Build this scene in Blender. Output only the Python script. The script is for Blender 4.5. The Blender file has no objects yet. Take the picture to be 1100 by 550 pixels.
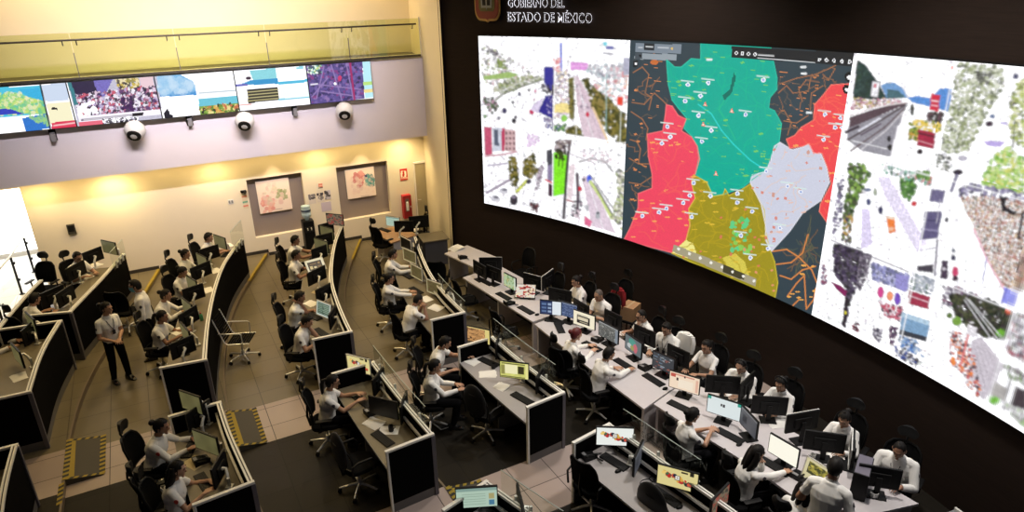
import bpy, bmesh, math, random
import numpy as np
from mathutils import Vector, Matrix, Euler

SC = bpy.context.scene
COL = SC.collection
PI = math.pi
random.seed(7)

# ------------------------------------------------------------------ camera
# world axes: X along the back wall, Y towards the back wall, Z up (metres)
FPX = 724.935
PITCH, ROLL, AZ = math.radians(21.894202), math.radians(-1.215655), math.radians(61.827947)
_Fu = np.array([math.cos(AZ), math.sin(AZ), 0.0])
_Ru = np.array([math.sin(AZ), -math.cos(AZ), 0.0])
_Z = np.array([0.0, 0.0, 1.0])
CF = _Fu*math.cos(PITCH) - _Z*math.sin(PITCH)
_U0 = _Fu*math.sin(PITCH) + _Z*math.cos(PITCH)
CR = _Ru*math.cos(ROLL) + _U0*math.sin(ROLL)
CU = -_Ru*math.sin(ROLL) + _U0*math.cos(ROLL)
EYE = np.array([0.0, 0.0, 7.0])

def ray(px, py):
    return CR*(px-550)/FPX - CU*(py-275)/FPX + CF
def P(px, py, z):
    """plan position of a photo point known to lie at height z"""
    d = ray(px, py)
    q = EYE + d*((z-EYE[2])/d[2])
    return (float(q[0]), float(q[1]), float(z))
def proj(q):
    c = np.asarray(q, float) - EYE
    w = c@CF
    return 550 + FPX*(c@CR)/w, 275 - FPX*(c@CU)/w

cam_data = bpy.data.cameras.new('camera')
cam_data.sensor_width = 36.0
cam_data.lens = 36.0*FPX/1100.0
cam_data.clip_start = 0.05
cam_data.clip_end = 200
cam = bpy.data.objects.new('camera', cam_data)
COL.objects.link(cam)
m3 = Matrix((CR, CU, -CF)).transposed()
cam.matrix_world = Matrix.Translation(EYE.tolist()) @ m3.to_4x4()
SC.camera = cam

# ------------------------------------------------------------------ materials
MATS = {}
def mat(name, col, rough=0.5, metal=0.0, vary=0.0, scale=8.0, spec=0.5, emit=None, es=0.0, bump=0.0):
    """principled material with a procedural noise tint"""
    if name in MATS: return MATS[name]
    m = bpy.data.materials.new(name); m.use_nodes = True
    nt = m.node_tree; b = nt.nodes['Principled BSDF']
    b.inputs['Roughness'].default_value = rough
    b.inputs['Metallic'].default_value = metal
    b.inputs['Specular IOR Level'].default_value = spec
    tc = nt.nodes.new('ShaderNodeTexCoord')
    nz = nt.nodes.new('ShaderNodeTexNoise'); nz.inputs['Scale'].default_value = scale
    nz.inputs['Detail'].default_value = 4
    nt.links.new(tc.outputs['Object'], nz.inputs['Vector'])
    mx = nt.nodes.new('ShaderNodeMix'); mx.data_type = 'RGBA'
    c = np.array(col[:3], float)
    mx.inputs[6].default_value = (*np.clip(c*(1-vary), 0, 1), 1)
    mx.inputs[7].default_value = (*np.clip(c*(1+vary), 0, 1), 1)
    nt.links.new(nz.outputs['Fac'], mx.inputs[0])
    nt.links.new(mx.outputs[2], b.inputs['Base Color'])
    if bump:
        bp = nt.nodes.new('ShaderNodeBump'); bp.inputs['Strength'].default_value = bump
        nt.links.new(nz.outputs['Fac'], bp.inputs['Height']); nt.links.new(bp.outputs['Normal'], b.inputs['Normal'])
    if emit is not None:
        b.inputs['Emission Color'].default_value = (*emit, 1)
        b.inputs['Emission Strength'].default_value = es
    MATS[name] = m
    return m

def mat_screen(name, attr='picture', strength=1.0):
    """a lit display showing the picture stored on its own surface"""
    if name in MATS: return MATS[name]
    m = bpy.data.materials.new(name); m.use_nodes = True
    nt = m.node_tree; b = nt.nodes['Principled BSDF']
    b.inputs['Base Color'].default_value = (0.01, 0.01, 0.012, 1)
    b.inputs['Roughness'].default_value = 0.35
    at = nt.nodes.new('ShaderNodeAttribute'); at.attribute_name = attr
    nt.links.new(at.outputs['Color'], b.inputs['Emission Color'])
    b.inputs['Emission Strength'].default_value = strength
    MATS[name] = m
    return m

def mat_glass(name, tint=(0.9, 0.97, 0.93), mixv=0.12, rough=0.02, ior=1.5):
    """thin sheet of glass: mostly clear, with real mirror reflections"""
    if name in MATS: return MATS[name]
    m = bpy.data.materials.new(name); m.use_nodes = True
    nt = m.node_tree
    for n in list(nt.nodes): nt.nodes.remove(n)
    out = nt.nodes.new('ShaderNodeOutputMaterial')
    tr = nt.nodes.new('ShaderNodeBsdfTransparent'); tr.inputs['Color'].default_value = (*tint, 1)
    gl = nt.nodes.new('ShaderNodeBsdfGlossy'); gl.inputs['Roughness'].default_value = rough
    gl.inputs['Color'].default_value = (1, 1, 1, 1)
    fr = nt.nodes.new('ShaderNodeFresnel'); fr.inputs['IOR'].default_value = ior
    ad = nt.nodes.new('ShaderNodeMath'); ad.operation = 'ADD'; ad.inputs[1].default_value = mixv
    mx = nt.nodes.new('ShaderNodeMixShader')
    nt.links.new(fr.outputs[0], ad.inputs[0])
    ge = nt.nodes.new('ShaderNodeNewGeometry'); iv = nt.nodes.new('ShaderNodeMath'); iv.operation = 'SUBTRACT'; iv.inputs[0].default_value = 1.0
    nt.links.new(ge.outputs['Backfacing'], iv.inputs[1])
    mu = nt.nodes.new('ShaderNodeMath'); mu.operation = 'MULTIPLY'; nt.links.new(ad.outputs[0], mu.inputs[0]); nt.links.new(iv.outputs[0], mu.inputs[1])
    nt.links.new(mu.outputs[0], mx.inputs[0])
    nt.links.new(tr.outputs[0], mx.inputs[1]); nt.links.new(gl.outputs[0], mx.inputs[2])
    nt.links.new(mx.outputs[0], out.inputs['Surface'])
    MATS[name] = m
    return m

def mat_frost(name, col, alpha):
    """frosted film / translucent sheet"""
    if name in MATS: return MATS[name]
    m = bpy.data.materials.new(name); m.use_nodes = True
    nt = m.node_tree; b = nt.nodes['Principled BSDF']
    b.inputs['Roughness'].default_value = 0.4
    tc = nt.nodes.new('ShaderNodeTexCoord'); nz = nt.nodes.new('ShaderNodeTexNoise'); nz.inputs['Scale'].default_value = 30
    nt.links.new(tc.outputs['Object'], nz.inputs['Vector'])
    mx = nt.nodes.new('ShaderNodeMix'); mx.data_type = 'RGBA'
    mx.inputs[6].default_value = (*[c*0.94 for c in col], 1); mx.inputs[7].default_value = (*col, 1)
    nt.links.new(nz.outputs['Fac'], mx.inputs[0]); nt.links.new(mx.outputs[2], b.inputs['Base Color'])
    b.inputs['Alpha'].default_value = alpha
    MATS[name] = m
    return m

# ------------------------------------------------------------------ mesh building
def frame_from(d):
    d = Vector(d).normalized()
    a = Vector((0, 0, 1)) if abs(d.z) < 0.95 else Vector((1, 0, 0))
    s = d.cross(a).normalized(); t = s.cross(d).normalized()
    return d, s, t

class MB:
    """collects shapes and links them as one mesh object"""
    def __init__(self): self.v = []; self.f = []; self.mi = []; self.cur = 0
    def mat(self, i): self.cur = i; return self
    def _add(self, vs, fs):
        o = len(self.v); self.v += [tuple(map(float, q)) for q in vs]
        self.f += [tuple(i+o for i in f) for f in fs]; self.mi += [self.cur]*len(fs); return self
    def box(self, c, s, rz=0.0, b=0.0, M=None):
        """box with centre c and size s; b chamfers every edge"""
        hx, hy, hz = s[0]/2, s[1]/2, s[2]/2
        bm = bmesh.new(); bmesh.ops.create_cube(bm, size=1.0)
        for v in bm.verts: v.co = Vector((v.co.x*2*hx, v.co.y*2*hy, v.co.z*2*hz))
        if b: bmesh.ops.bevel(bm, geom=bm.edges[:]+bm.verts[:], offset=min(b, .45*min(s)), segments=2, profile=0.6, affect='EDGES')
        T = Matrix.Translation(c) @ (M if M is not None else Matrix.Rotation(rz, 4, 'Z'))
        bm.verts.index_update()
        self._add([T @ v.co for v in bm.verts], [[v.index for v in f.verts] for f in bm.faces]); bm.free(); return self
    def rings(self, rs, cap=True, closed=True):
        """loft a list of vertex rings"""
        n = len(rs[0]); vs = [q for r in rs for q in r]; fs = []
        for k in range(len(rs)-1):
            for i in range(n if closed else n-1):
                j = (i+1) % n
                fs.append((k*n+i, k*n+j, (k+1)*n+j, (k+1)*n+i))
        if cap:
            fs.append(tuple(range(n-1, -1, -1))); fs.append(tuple((len(rs)-1)*n+i for i in range(n)))
        return self._add(vs, fs)
    def cyl(self, p0, p1, r0, r1=None, n=12, cap=True):
        r1 = r0 if r1 is None else r1
        p0, p1 = Vector(p0), Vector(p1); d, s, t = frame_from(p1-p0)
        R = lambda c, r: [c + (s*math.cos(2*PI*i/n) + t*math.sin(2*PI*i/n))*r for i in range(n)]
        return self.rings([R(p0, r0), R(p1, r1)], cap)
    def cap_(self, p0, p1, r0, r1=None, n=12, m=4):
        """capsule with tapered radius"""
        r1 = r0 if r1 is None else r1
        p0, p1 = Vector(p0), Vector(p1); d, s, t = frame_from(p1-p0)
        R = lambda c, r: [c + (s*math.cos(2*PI*i/n) + t*math.sin(2*PI*i/n))*r for i in range(n)]
        rs = [R(p0 - d*r0*math.cos(a), max(r0*math.sin(a), 1e-4)) for a in [PI/2*k/m for k in range(m+1)]]
        rs += [R(p1 + d*r1*math.sin(a), max(r1*math.cos(a), 1e-4)) for a in [PI/2*k/m for k in range(m+1)]]
        return self.rings(rs)
    def tube(self, pts, r, n=8, cap=True, flat=None):
        pts = [Vector(q) for q in pts]; rs = []
        rr = r if hasattr(r, '__len__') else [r]*len(pts)
        ref = None
        for k, q in enumerate(pts):
            d = (pts[min(k+1, len(pts)-1)] - pts[max(k-1, 0)]).normalized()
            if ref is None: _, s, t = frame_from(d)
            else:
                s = (ref - d*ref.dot(d)).normalized(); t = s.cross(d).normalized()
            ref = s
            fx = flat if flat else 1.0
            rs.append([q + (s*math.cos(2*PI*i/n) + t*math.sin(2*PI*i/n)*fx)*rr[k] for i in range(n)])
        return self.rings(rs, cap)
    def sphere(self, c, r, n=12, m=8, M=None):
        r = r if hasattr(r, '__len__') else (r, r, r)
        rs = []
        for k in range(m+1):
            a = PI*k/m
            ring = []
            for i in range(n):
                q = Vector((r[0]*max(math.sin(a), 1e-3)*math.cos(2*PI*i/n), r[1]*max(math.sin(a), 1e-3)*math.sin(2*PI*i/n), -r[2]*math.cos(a)))
                if M is not None: q = M @ q
                ring.append(Vector(c)+q)
            rs.append(ring)
        return self.rings(rs)
    def prism(self, poly, z0, z1):
        n = len(poly)
        return self._add([(x, y, z0) for x, y in poly]+[(x, y, z1) for x, y in poly],
            [tuple(range(n-1, -1, -1)), tuple(range(n, 2*n))]+[(i, (i+1) % n, n+(i+1) % n, n+i) for i in range(n)])
    def quad(self, a, b, c, d): return self._add([a, b, c, d], [(0, 1, 2, 3)])
    def strip(self, L, R):
        """quads between two equally long polylines"""
        n = len(L)
        return self._add(list(L)+list(R), [(i, n+i, n+i+1, i+1) for i in range(n-1)])
    def mesh(self, name, mats, smooth=False):
        me = bpy.data.meshes.new(name); me.from_pydata(self.v, [], self.f)
        for m in (mats if isinstance(mats, (list, tuple)) else [mats]): me.materials.append(m)
        if any(self.mi): me.polygons.foreach_set('material_index', self.mi)
        if smooth:
            me.polygons.foreach_set('use_smooth', [True]*len(me.polygons))
            try: me.set_sharp_from_angle(angle=math.radians(40))
            except Exception: pass
        me.validate(); me.update()
        return me
    def build(self, name, mats, parent=None, smooth=False, loc=None, rz=0.0):
        return put(self.mesh(name, mats, smooth), name, parent, loc, rz)

def put(me, name, parent=None, loc=None, rz=0.0, rot=None):
    o = bpy.data.objects.new(name, me); COL.objects.link(o)
    if parent is not None: o.parent = parent
    if loc is not None: o.location = loc
    if rot is not None: o.rotation_euler = rot
    elif rz: o.rotation_euler = (0, 0, rz)
    return o

def tag(o, label=None, cat=None, group=None, kind=None):
    if label: o['label'] = label
    if cat: o['category'] = cat
    if group: o['group'] = group
    if kind: o['kind'] = kind
    return o
def thing(name, label, cat, loc=(0, 0, 0), rz=0.0, group=None):
    o = bpy.data.objects.new(name, None); COL.objects.link(o)
    o.empty_display_size = 0.1
    o.location = loc; o.rotation_euler = (0, 0, rz)
    return tag(o, label, cat, group)
def struct(o): o['kind'] = 'structure'; return o
def copy_tree(o, parent=None):
    c = o.copy(); COL.objects.link(c)
    if parent is not None: c.parent = parent
    for ch in list(o.children): copy_tree(ch, c)
    return c
VOXEL = 0.0065; DECI = 0.30
# ------------------------------------------------------------------ shared materials
M_WALL = mat('cream_plaster', (0.80, 0.765, 0.71), 0.9, vary=.03, scale=3)
M_WALLB = mat('cream_paint_lamp_tint', (0.80, 0.72, 0.56), 0.9, vary=.03, scale=3)  # cream paint with the warm lamp glow mixed into its colour
M_FASCIA = mat('white_paint_screen_tint', (0.80, 0.745, 0.775), 0.9, vary=.02, scale=3)  # white paint; the lilac cast of the screen light is put into it
M_NICHE = mat('taupe_niche_paint', (0.27, 0.22, 0.19), 0.9, vary=.04, scale=3)
M_BASE = mat('dark_baseboard', (0.035, 0.03, 0.025), 0.5, vary=.1)
M_ALU = mat('brushed_aluminium', (0.66, 0.66, 0.63), 0.4, metal=.25, vary=.06, scale=30)
M_RAIL = mat('pale_grey_trim', (0.80, 0.79, 0.74), 0.45, vary=.05, scale=20)
M_POST = mat('blue_grey_post', (0.10, 0.095, 0.115), 0.5, vary=.08)
M_FABRIC = mat('black_partition_fabric', (0.0028, 0.0028, 0.003), 0.95, vary=.2, scale=90, spec=.05)
M_KICK = mat('grey_kick_plate', (0.11, 0.105, 0.105), 0.5, vary=.08)
M_TOP = mat('pale_grey_worktop', (0.36, 0.34, 0.345), 0.45, vary=.05, scale=10)
M_TOPW = mat('white_console_worktop', (0.56, 0.53, 0.55), 0.45, vary=.05, scale=10)
M_TOPB = mat('beige_worktop', (0.165, 0.14, 0.095), 0.45, vary=.06, scale=10)
M_CHROME = mat('chrome', (0.80, 0.80, 0.79), 0.28, metal=.55, vary=.04)
M_BLACK = mat('black_plastic', (0.005, 0.005, 0.0055), 0.5, vary=.15, spec=.25)
M_DKGREY = mat('dark_grey_plastic', (0.016, 0.016, 0.018), 0.5, vary=.12, spec=.25)
M_GREY = mat('mid_grey_plastic', (0.22, 0.22, 0.23), 0.5, vary=.08)
M_WHITE = mat('white_plastic', (0.75, 0.75, 0.73), 0.45, vary=.04)
M_PAPER = mat('white_paper', (0.82, 0.81, 0.78), 0.9, vary=.03, scale=12)
M_MESH = mat('black_chair_mesh', (0.0045, 0.0045, 0.005), 0.95, vary=.3, scale=120, spec=.08)
M_RED = mat('signal_red', (0.50, 0.02, 0.025), 0.45, vary=.08)
M_REDCLOTH = mat('red_cloth', (0.22, 0.005, 0.010), 0.9, vary=.15, scale=30)
M_CARD = mat('brown_cardboard', (0.42, 0.24, 0.12), 0.9, vary=.08, scale=15)
M_YELLOW = mat('yellow_floor_tape', (0.30, 0.215, 0.015), 0.7, vary=.12, scale=30)
M_BLKTAPE = mat('black_floor_tape', (0.015, 0.015, 0.012), 0.7, vary=.2)
M_RAMP = mat('grey_ramp_rubber', (0.075, 0.068, 0.056), 0.9, vary=.1, scale=40)
M_GLASSB = mat_glass('balcony_glass', (0.86, 0.89, 0.70), .03, 0.01)
M_GLASS = mat_glass('desk_glass', (0.93, 0.95, 0.92), .0, .04, 1.16)

def mat_tiles(name, c0, c1, sx, sy, ox, oy, grout, rough, gw=.012, rvary=.1, spec=.35):
    m = bpy.data.materials.new(name); m.use_nodes = True; nt = m.node_tree; b = nt.nodes['Principled BSDF']
    L = nt.links; N = nt.nodes.new
    tc = N('ShaderNodeTexCoord'); sp = N('ShaderNodeSeparateXYZ'); L.new(tc.outputs['Object'], sp.inputs[0])
    def mth(op, a, bb=None):
        n = N('ShaderNodeMath'); n.operation = op
        for i, v in enumerate((a, bb)):
            if v is None: continue
            if isinstance(v, (int, float)): n.inputs[i].default_value = v
            else: L.new(v, n.inputs[i])
        return n.outputs[0]
    def cell(o, s, off):
        u = mth('DIVIDE', mth('SUBTRACT', o, off), s)
        fl = mth('FLOOR', u); fr = mth('SUBTRACT', u, fl)
        d = mth('MINIMUM', fr, mth('SUBTRACT', 1.0, fr))
        return fl, mth('LESS_THAN', d, gw/s/2)
    fx, gx = cell(sp.outputs[0], sx, ox); fy, gy = cell(sp.outputs[1], sy, oy)
    g = mth('MAXIMUM', gx, gy)
    cb = N('ShaderNodeCombineXYZ'); L.new(fx, cb.inputs[0]); L.new(fy, cb.inputs[1])
    wn = N('ShaderNodeTexWhiteNoise'); L.new(cb.outputs[0], wn.inputs['Vector'])
    nz = N('ShaderNodeTexNoise'); nz.inputs['Scale'].default_value = 2.2; nz.inputs['Detail'].default_value = 6; L.new(tc.outputs['Object'], nz.inputs['Vector'])
    f = mth('ADD', mth('MULTIPLY', wn.outputs['Value'], .45), mth('MULTIPLY', nz.outputs['Fac'], .55))
    mx = N('ShaderNodeMix'); mx.data_type = 'RGBA'; mx.inputs[6].default_value = (*c0, 1); mx.inputs[7].default_value = (*c1, 1); L.new(f, mx.inputs[0])
    m2 = N('ShaderNodeMix'); m2.data_type = 'RGBA'; L.new(mx.outputs[2], m2.inputs[6]); m2.inputs[7].default_value = (*grout, 1); L.new(g, m2.inputs[0])
    L.new(m2.outputs[2], b.inputs['Base Color'])
    b.inputs['Specular IOR Level'].default_value = spec
    rr = mth('ADD', rough, mth('MULTIPLY', nz.outputs['Fac'], rvary)); L.new(rr, b.inputs['Roughness'])
    bp = N('ShaderNodeBump'); bp.inputs['Strength'].default_value = .25; bp.inputs['Distance'].default_value = .004
    L.new(mth('SUBTRACT', 1.0, g), bp.inputs['Height']); L.new(bp.outputs['Normal'], b.inputs['Normal'])
    return m
M_TBEIGE = mat_tiles('beige_stone_tiles', (0.128, 0.106, 0.064), (0.172, 0.144, 0.090), .60, .58, .28, .02, (0.06, 0.05, 0.035), .28)
M_TPINK = mat_tiles('pale_pinkish_tiles', (0.33, 0.26, 0.225), (0.41, 0.33, 0.29), .60, .58, .28, .02, (0.05, 0.04, 0.04), .25)
M_TPINK2 = mat_tiles('pale_pinkish_tiles_front', (0.36, 0.29, 0.26), (0.45, 0.36, 0.33), .60, .575, .28, .13, (0.05, 0.04, 0.04), .25)
M_TDARK = mat_tiles('dark_granite_tiles', (0.012, 0.0105, 0.008), (0.020, 0.017, 0.0135), .60, .58, .28, .02, (0.008, 0.007, 0.006), .45, spec=.12)
M_TWHITE = mat_tiles('white_corridor_tiles', (0.72, 0.72, 0.70), (0.80, 0.80, 0.78), .60, .60, .1, .1, (0.35, 0.35, 0.33), .25)
M_STEP = mat('tan_step_stone', (0.16, 0.12, 0.08), 0.5, vary=.12, scale=4)

# ------------------------------------------------------------------ floor: four terraces stepping down towards the video wall
LV = 0.1
def smooth_edge(pts):
    ys = np.array([q[0] for q in pts][::-1]); xs = np.array([q[1] for q in pts][::-1])
    Y = np.linspace(ys[0]-2, ys[-1]+2, 400); X = np.interp(Y, ys, xs)
    s0 = (xs[1]-xs[0])/(ys[1]-ys[0]); s1 = (xs[-1]-xs[-2])/(ys[-1]-ys[-2])
    X = np.where(Y < ys[0], xs[0]+(Y-ys[0])*s0, X); X = np.where(Y > ys[-1], xs[-1]+(Y-ys[-1])*s1, X)
    k = np.ones(41)/41; Xs = np.convolve(np.pad(X, 20, mode='edge'), k, 'valid')
    return lambda y: float(np.interp(y, Y, Xs))
EDGE1 = smooth_edge([(18.8, -.40), (16.6, -.97), (14, -1.77), (12.2, -2.06), (11.2, -2.08), (8, -2.1), (3, -2.0)])
EDGE2 = smooth_edge([(18.8, 2.33), (16.94, 1.52), (15, .82), (13.13, .46), (11.7, .30), (10, .28), (7.6, .42), (5, .8), (3, 1.2)])
EDGE3 = smooth_edge([(18.8, 5.0), (16.75, 4.04), (15.08, 3.42), (13.58, 3.06), (12, 2.82), (11, 2.74), (10, 2.72), (7.5, 2.84), (6.2, 3.06), (5, 3.4), (3, 4.0)])
def level_at(x, y):
    if x < EDGE1(y): return 3*LV
    if x < EDGE2(y): return 2*LV
    if x < EDGE3(y): return LV
    return 0.0
WC = (-8.585, 7.052); WR = 17.797                                    # plan circle of the video wall
def wall_pt(deg, off=0.0):
    a = math.radians(deg); return (WC[0]+(WR-off)*math.cos(a), WC[1]+(WR-off)*math.sin(a))
def wall_x(y): 
    return WC[0]+math.sqrt(max(WR**2-(y-WC[1])**2, 0))
BANDS = [(3.0, 6.45, 3), (6.45, 7.60, 2), (7.60, 10.02, 3), (10.02, 11.18, 1), (11.18, 18.75, 0)]
def floor_piece(name, xl, xr, z, riser):
    mb = MB()
    for y0, y1, mi in BANDS:
        mb.mat(mi); n = max(2, int((y1-y0)/.25)); ys = [y0+(y1-y0)*k/n for k in range(n+1)]
        mb.strip([(xl(y), y, z) for y in ys], [(xr(y), y, z) for y in ys])
        if riser:
            mb.mat(4)
            mb.strip([(xr(y)-.03, y, z+.004) for y in ys], [(xr(y), y, z+.004) for y in ys])
            mb.strip([(xr(y), y, z+.004) for y in ys], [(xr(y), y, z-LV) for y in ys])
    o = mb.build(name, [M_TBEIGE, M_TPINK, M_TPINK2, M_TDARK, M_STEP]); struct(o); return o
floor_piece('floor_terrace_lowest', EDGE3, lambda y: wall_x(y)+.3, 0.0, False)
floor_piece('floor_terrace_low', EDGE2, EDGE3, LV, True)
floor_piece('floor_terrace_middle', EDGE1, EDGE2, 2*LV, True)
floor_piece('floor_terrace_top', lambda y: -7.5, EDGE1, 3*LV, True)
# low stone plinth under the curved partitions, between panel foot and step edge
def yellow_nosing(name, E, y0, y1, z, label):
    mb = MB(); ys = [y0+(y1-y0)*k/12 for k in range(13)]
    mb.strip([(E(y)-.055, y, z+.009) for y in ys], [(E(y)+.012, y, z+.009) for y in ys])
    mb.strip([(E(y)+.012, y, z+.009) for y in ys], [(E(y)+.012, y, z-.045) for y in ys])
    tag(mb.build(name, M_YELLOW), label, 'tape')
yellow_nosing('step_tape', EDGE1, 17.2, 18.7, .3, 'yellow tape on the step edge at far end of the left-most tall desk')
yellow_nosing('step_tape', EDGE2, 16.9, 18.6, .2, 'yellow tape on the step edge below the curved desk beside the first niche')
yellow_nosing('step_tape', EDGE3, 17.2, 18.65, .1, 'yellow tape on the step edge below the second niche')

# ------------------------------------------------------------------ back wall with two niches and the corridor opening
WY = 18.74
def wall_panel(mb, xs, zs, holes, y):
    """wall face in the plane y cut by rectangular holes"""
    xs = sorted(set(xs)); zs = sorted(set(zs))
    for a, b in zip(xs, xs[1:]):
        for c, d in zip(zs, zs[1:]):
            mx, mz = (a+b)/2, (c+d)/2
            if any(h[0] < mx < h[1] and h[2] < mz < h[3] for h in holes): continue
            mb.quad((a, y, c), (b, y, c), (b, y, d), (a, y, d))
N1 = (2.05, 3.50, .66, 2.31); N2 = (4.46, 5.96, .72, 2.31)
OPEN = (-7.5, -2.86, -.1, 2.86)
mb = MB(); holes = [N1, N2, OPEN]
wall_panel(mb, [-7.5, -2.86, 2.05, 3.50, 4.46, 5.96, 7.14], [-.1, .66, .72, 2.31, 2.86, 3.1], holes, WY)
for n in (N1, N2):
    x0, x1, z0, z1 = n; d = .16
    mb.mat(1).quad((x0, WY+d, z0), (x1, WY+d, z0), (x1, WY+d, z1), (x0, WY+d, z1))
    mb.mat(0)
    mb.quad((x0, WY, z0), (x0, WY+d, z0), (x0, WY+d, z1), (x0, WY, z1))
    mb.quad((x1, WY, z0), (x1, WY+d, z0), (x1, WY+d, z1), (x1, WY, z1))
    mb.quad((x0, WY, z0), (x1, WY, z0), (x1, WY+d, z0), (x0, WY+d, z0))
    mb.quad((x0, WY, z1), (x1, WY, z1), (x1, WY+d, z1), (x0, WY+d, z1))
mb.quad((-2.86, WY, -.1), (-2.86, WY+.25, -.1), (-2.86, WY+.25, 2.86), (-2.86, WY, 2.86))
mb.quad((-7.5, WY, 2.86), (-2.86, WY, 2.86), (-2.86, WY+.25, 2.86), (-7.5, WY+.25, 2.86))
struct(mb.build('wall_back', [M_WALLB, M_NICHE]))
# soffit and fascia of the gallery, then its floor and rear wall
FY = 18.1; FZ0, FZ1 = 3.03, 5.25
mb = MB()
mb.quad((-9, FY, FZ0), (7.02, FY, FZ0), (7.02, FY, FZ1), (-9, FY, FZ1))
mb.quad((-9, FY, FZ0), (7.02, FY, FZ0), (7.14, WY+.1, FZ0), (-9, WY+.1, FZ0))
struct(mb.build('wall_gallery_front', M_FASCIA))
mb = MB(); mb.box((-.9, FY+.06, FZ1+.01), (16.0, .16, .05)); struct(mb.build('trim_gallery_edge', M_WALL))
mb = MB(); mb.quad((-9, FY, 5.22), (7.1, FY, 5.22), (7.3, 20.6, 5.22), (-9, 20.6, 5.22))
struct(mb.build('floor_gallery', mat('dark_gallery_floor', (.05, .042, .03), .4, vary=.1)))
M_GALW = mat('gallery_paint_lamp_tint', (0.78, 0.68, 0.44), .9, vary=.03, scale=3)  # yellow of the gallery lamps is put into this wall's colour
mb = MB(); mb.quad((-9, 19.75, 5.2), (7.35, 19.75, 5.2), (7.35, 19.75, 9.2), (-9, 19.75, 9.2)); struct(mb.build('wall_gallery_back', M_GALW))
# white return wall between the gallery and the dark video wall
mb = MB()
SW0, SW1 = (6.72, 15.95), (7.14, WY+.1)
mb.quad((*SW0, -.1), (*SW1, -.1), (*SW1, FZ0), (*SW0, FZ0))
mb.quad((*SW0, FZ0), (7.02, FY, FZ0), (7.02, FY, 9.2), (*SW0, 9.2))
mb.quad((7.02, FY, 5.2), (7.35, 19.76, 5.2), (7.35, 19.76, 9.2), (7.02, FY, 9.2))
struct(mb.build('wall_right_return', M_WALLB))
# dark baseboard along the back wall, following the terraces
mb = MB(); 
for (x0, x1, z) in ((-2.86, -.42, .3), (-.42, 2.32, .2), (2.32, 4.98, .1), (4.98, 6.78, 0)):
    mb.box(((x0+x1)/2, WY-.012, z+.04), (x1-x0, .024, .09))
struct(mb.build('baseboard_back', M_BASE))
# door in the corner
mb = MB(); mb.box((6.95, WY-.02, 1.05), (.34, .03, 2.1)); d = struct(mb.build('door_1', mat('olive_beige_door', (.42, .36, .22), .6, vary=.04)))
mb = MB(); mb.box((6.765, WY-.03, 1.06), (.04, .06, 2.14)); mb.box((6.95, WY-.03, 2.13), (.4, .06, .05)); mb.build('door_frame', M_WALL, d)
mb = MB(); mb.cyl((6.82, WY-.035, 1.0), (6.82, WY-.09, 1.0), .012); mb.cyl((6.82, WY-.085, 1.0), (6.90, WY-.085, 1.0), .010); mb.build('door_handle', M_ALU, d)

# bright corridor behind the opening
mb = MB(); mb.quad((-9, 17.2, .303), (-2.9, 17.2, .303), (-2.9, 21.9, .303), (-9, 21.9, .303)); struct(mb.build('floor_corridor', M_TWHITE))
M_DAY = mat('frosted_daylight_window', (.8, .8, .8), .5, emit=(1.0, 1.0, .97), es=3.2)
mb = MB(); mb.quad((-9, 21.86, .42), (-2.4, 21.86, .42), (-2.4, 21.86, 3.3), (-9, 21.86, 3.3)); w = struct(mb.build('window_1', M_DAY))
mb = MB(); mb.box((-5.7, 21.84, .36), (6.6, .06, .12)); mb.build('window_sill', M_WALL, w)
mb = MB(); mb.quad((-2.55, WY+.24, .2), (-2.55, 21.9, .2), (-2.55, 21.9, 3.3), (-2.55, WY+.24, 3.3)); struct(mb.build('wall_corridor_side', M_WALL))
mb = MB(); mb.quad((-9, WY+.2, 3.3), (-2.5, WY+.2, 3.3), (-2.5, 21.9, 3.3), (-9, 21.9, 3.3)); struct(mb.build('ceiling_corridor', M_WALL))

# ------------------------------------------------------------------ dark video wall
def mat_wood():
    m = bpy.data.materials.new('dark_wenge_panels'); m.use_nodes = True; nt = m.node_tree; b = nt.nodes['Principled BSDF']
    tc = nt.nodes.new('ShaderNodeTexCoord'); mp = nt.nodes.new('ShaderNodeMapping'); mp.inputs['Scale'].default_value = (1.2, 1.2, 26)
    nt.links.new(tc.outputs['Object'], mp.inputs[0])
    nz = nt.nodes.new('ShaderNodeTexNoise'); nz.inputs['Scale'].default_value = 2.0; nz.inputs['Detail'].default_value = 8; nt.links.new(mp.outputs[0], nz.inputs['Vector'])
    mx = nt.nodes.new('ShaderNodeMix'); mx.data_type = 'RGBA'; mx.inputs[6].default_value = (.014, .0088, .0072, 1); mx.inputs[7].default_value = (.030, .019, .015, 1)
    nt.links.new(nz.outputs['Fac'], mx.inputs[0]); nt.links.new(mx.outputs[2], b.inputs['Base Color'])
    b.inputs['Roughness'].default_value = .75; b.inputs['Specular IOR Level'].default_value = .15
    return m
M_WENGE = mat_wood()
mb = MB(); degs = [30.6 - k*1.6 for k in range(36)]
mb.strip([(*wall_pt(d), -.1) for d in degs], [(*wall_pt(d), 9.2) for d in degs])
mb.strip([(*wall_pt(30.6), -.1), (*wall_pt(30.6, -.35), -.1)], [(*wall_pt(30.6), 9.2), (*wall_pt(30.6, -.35), 9.2)])
struct(mb.build('wall_video', M_WENGE, smooth=True))
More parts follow.
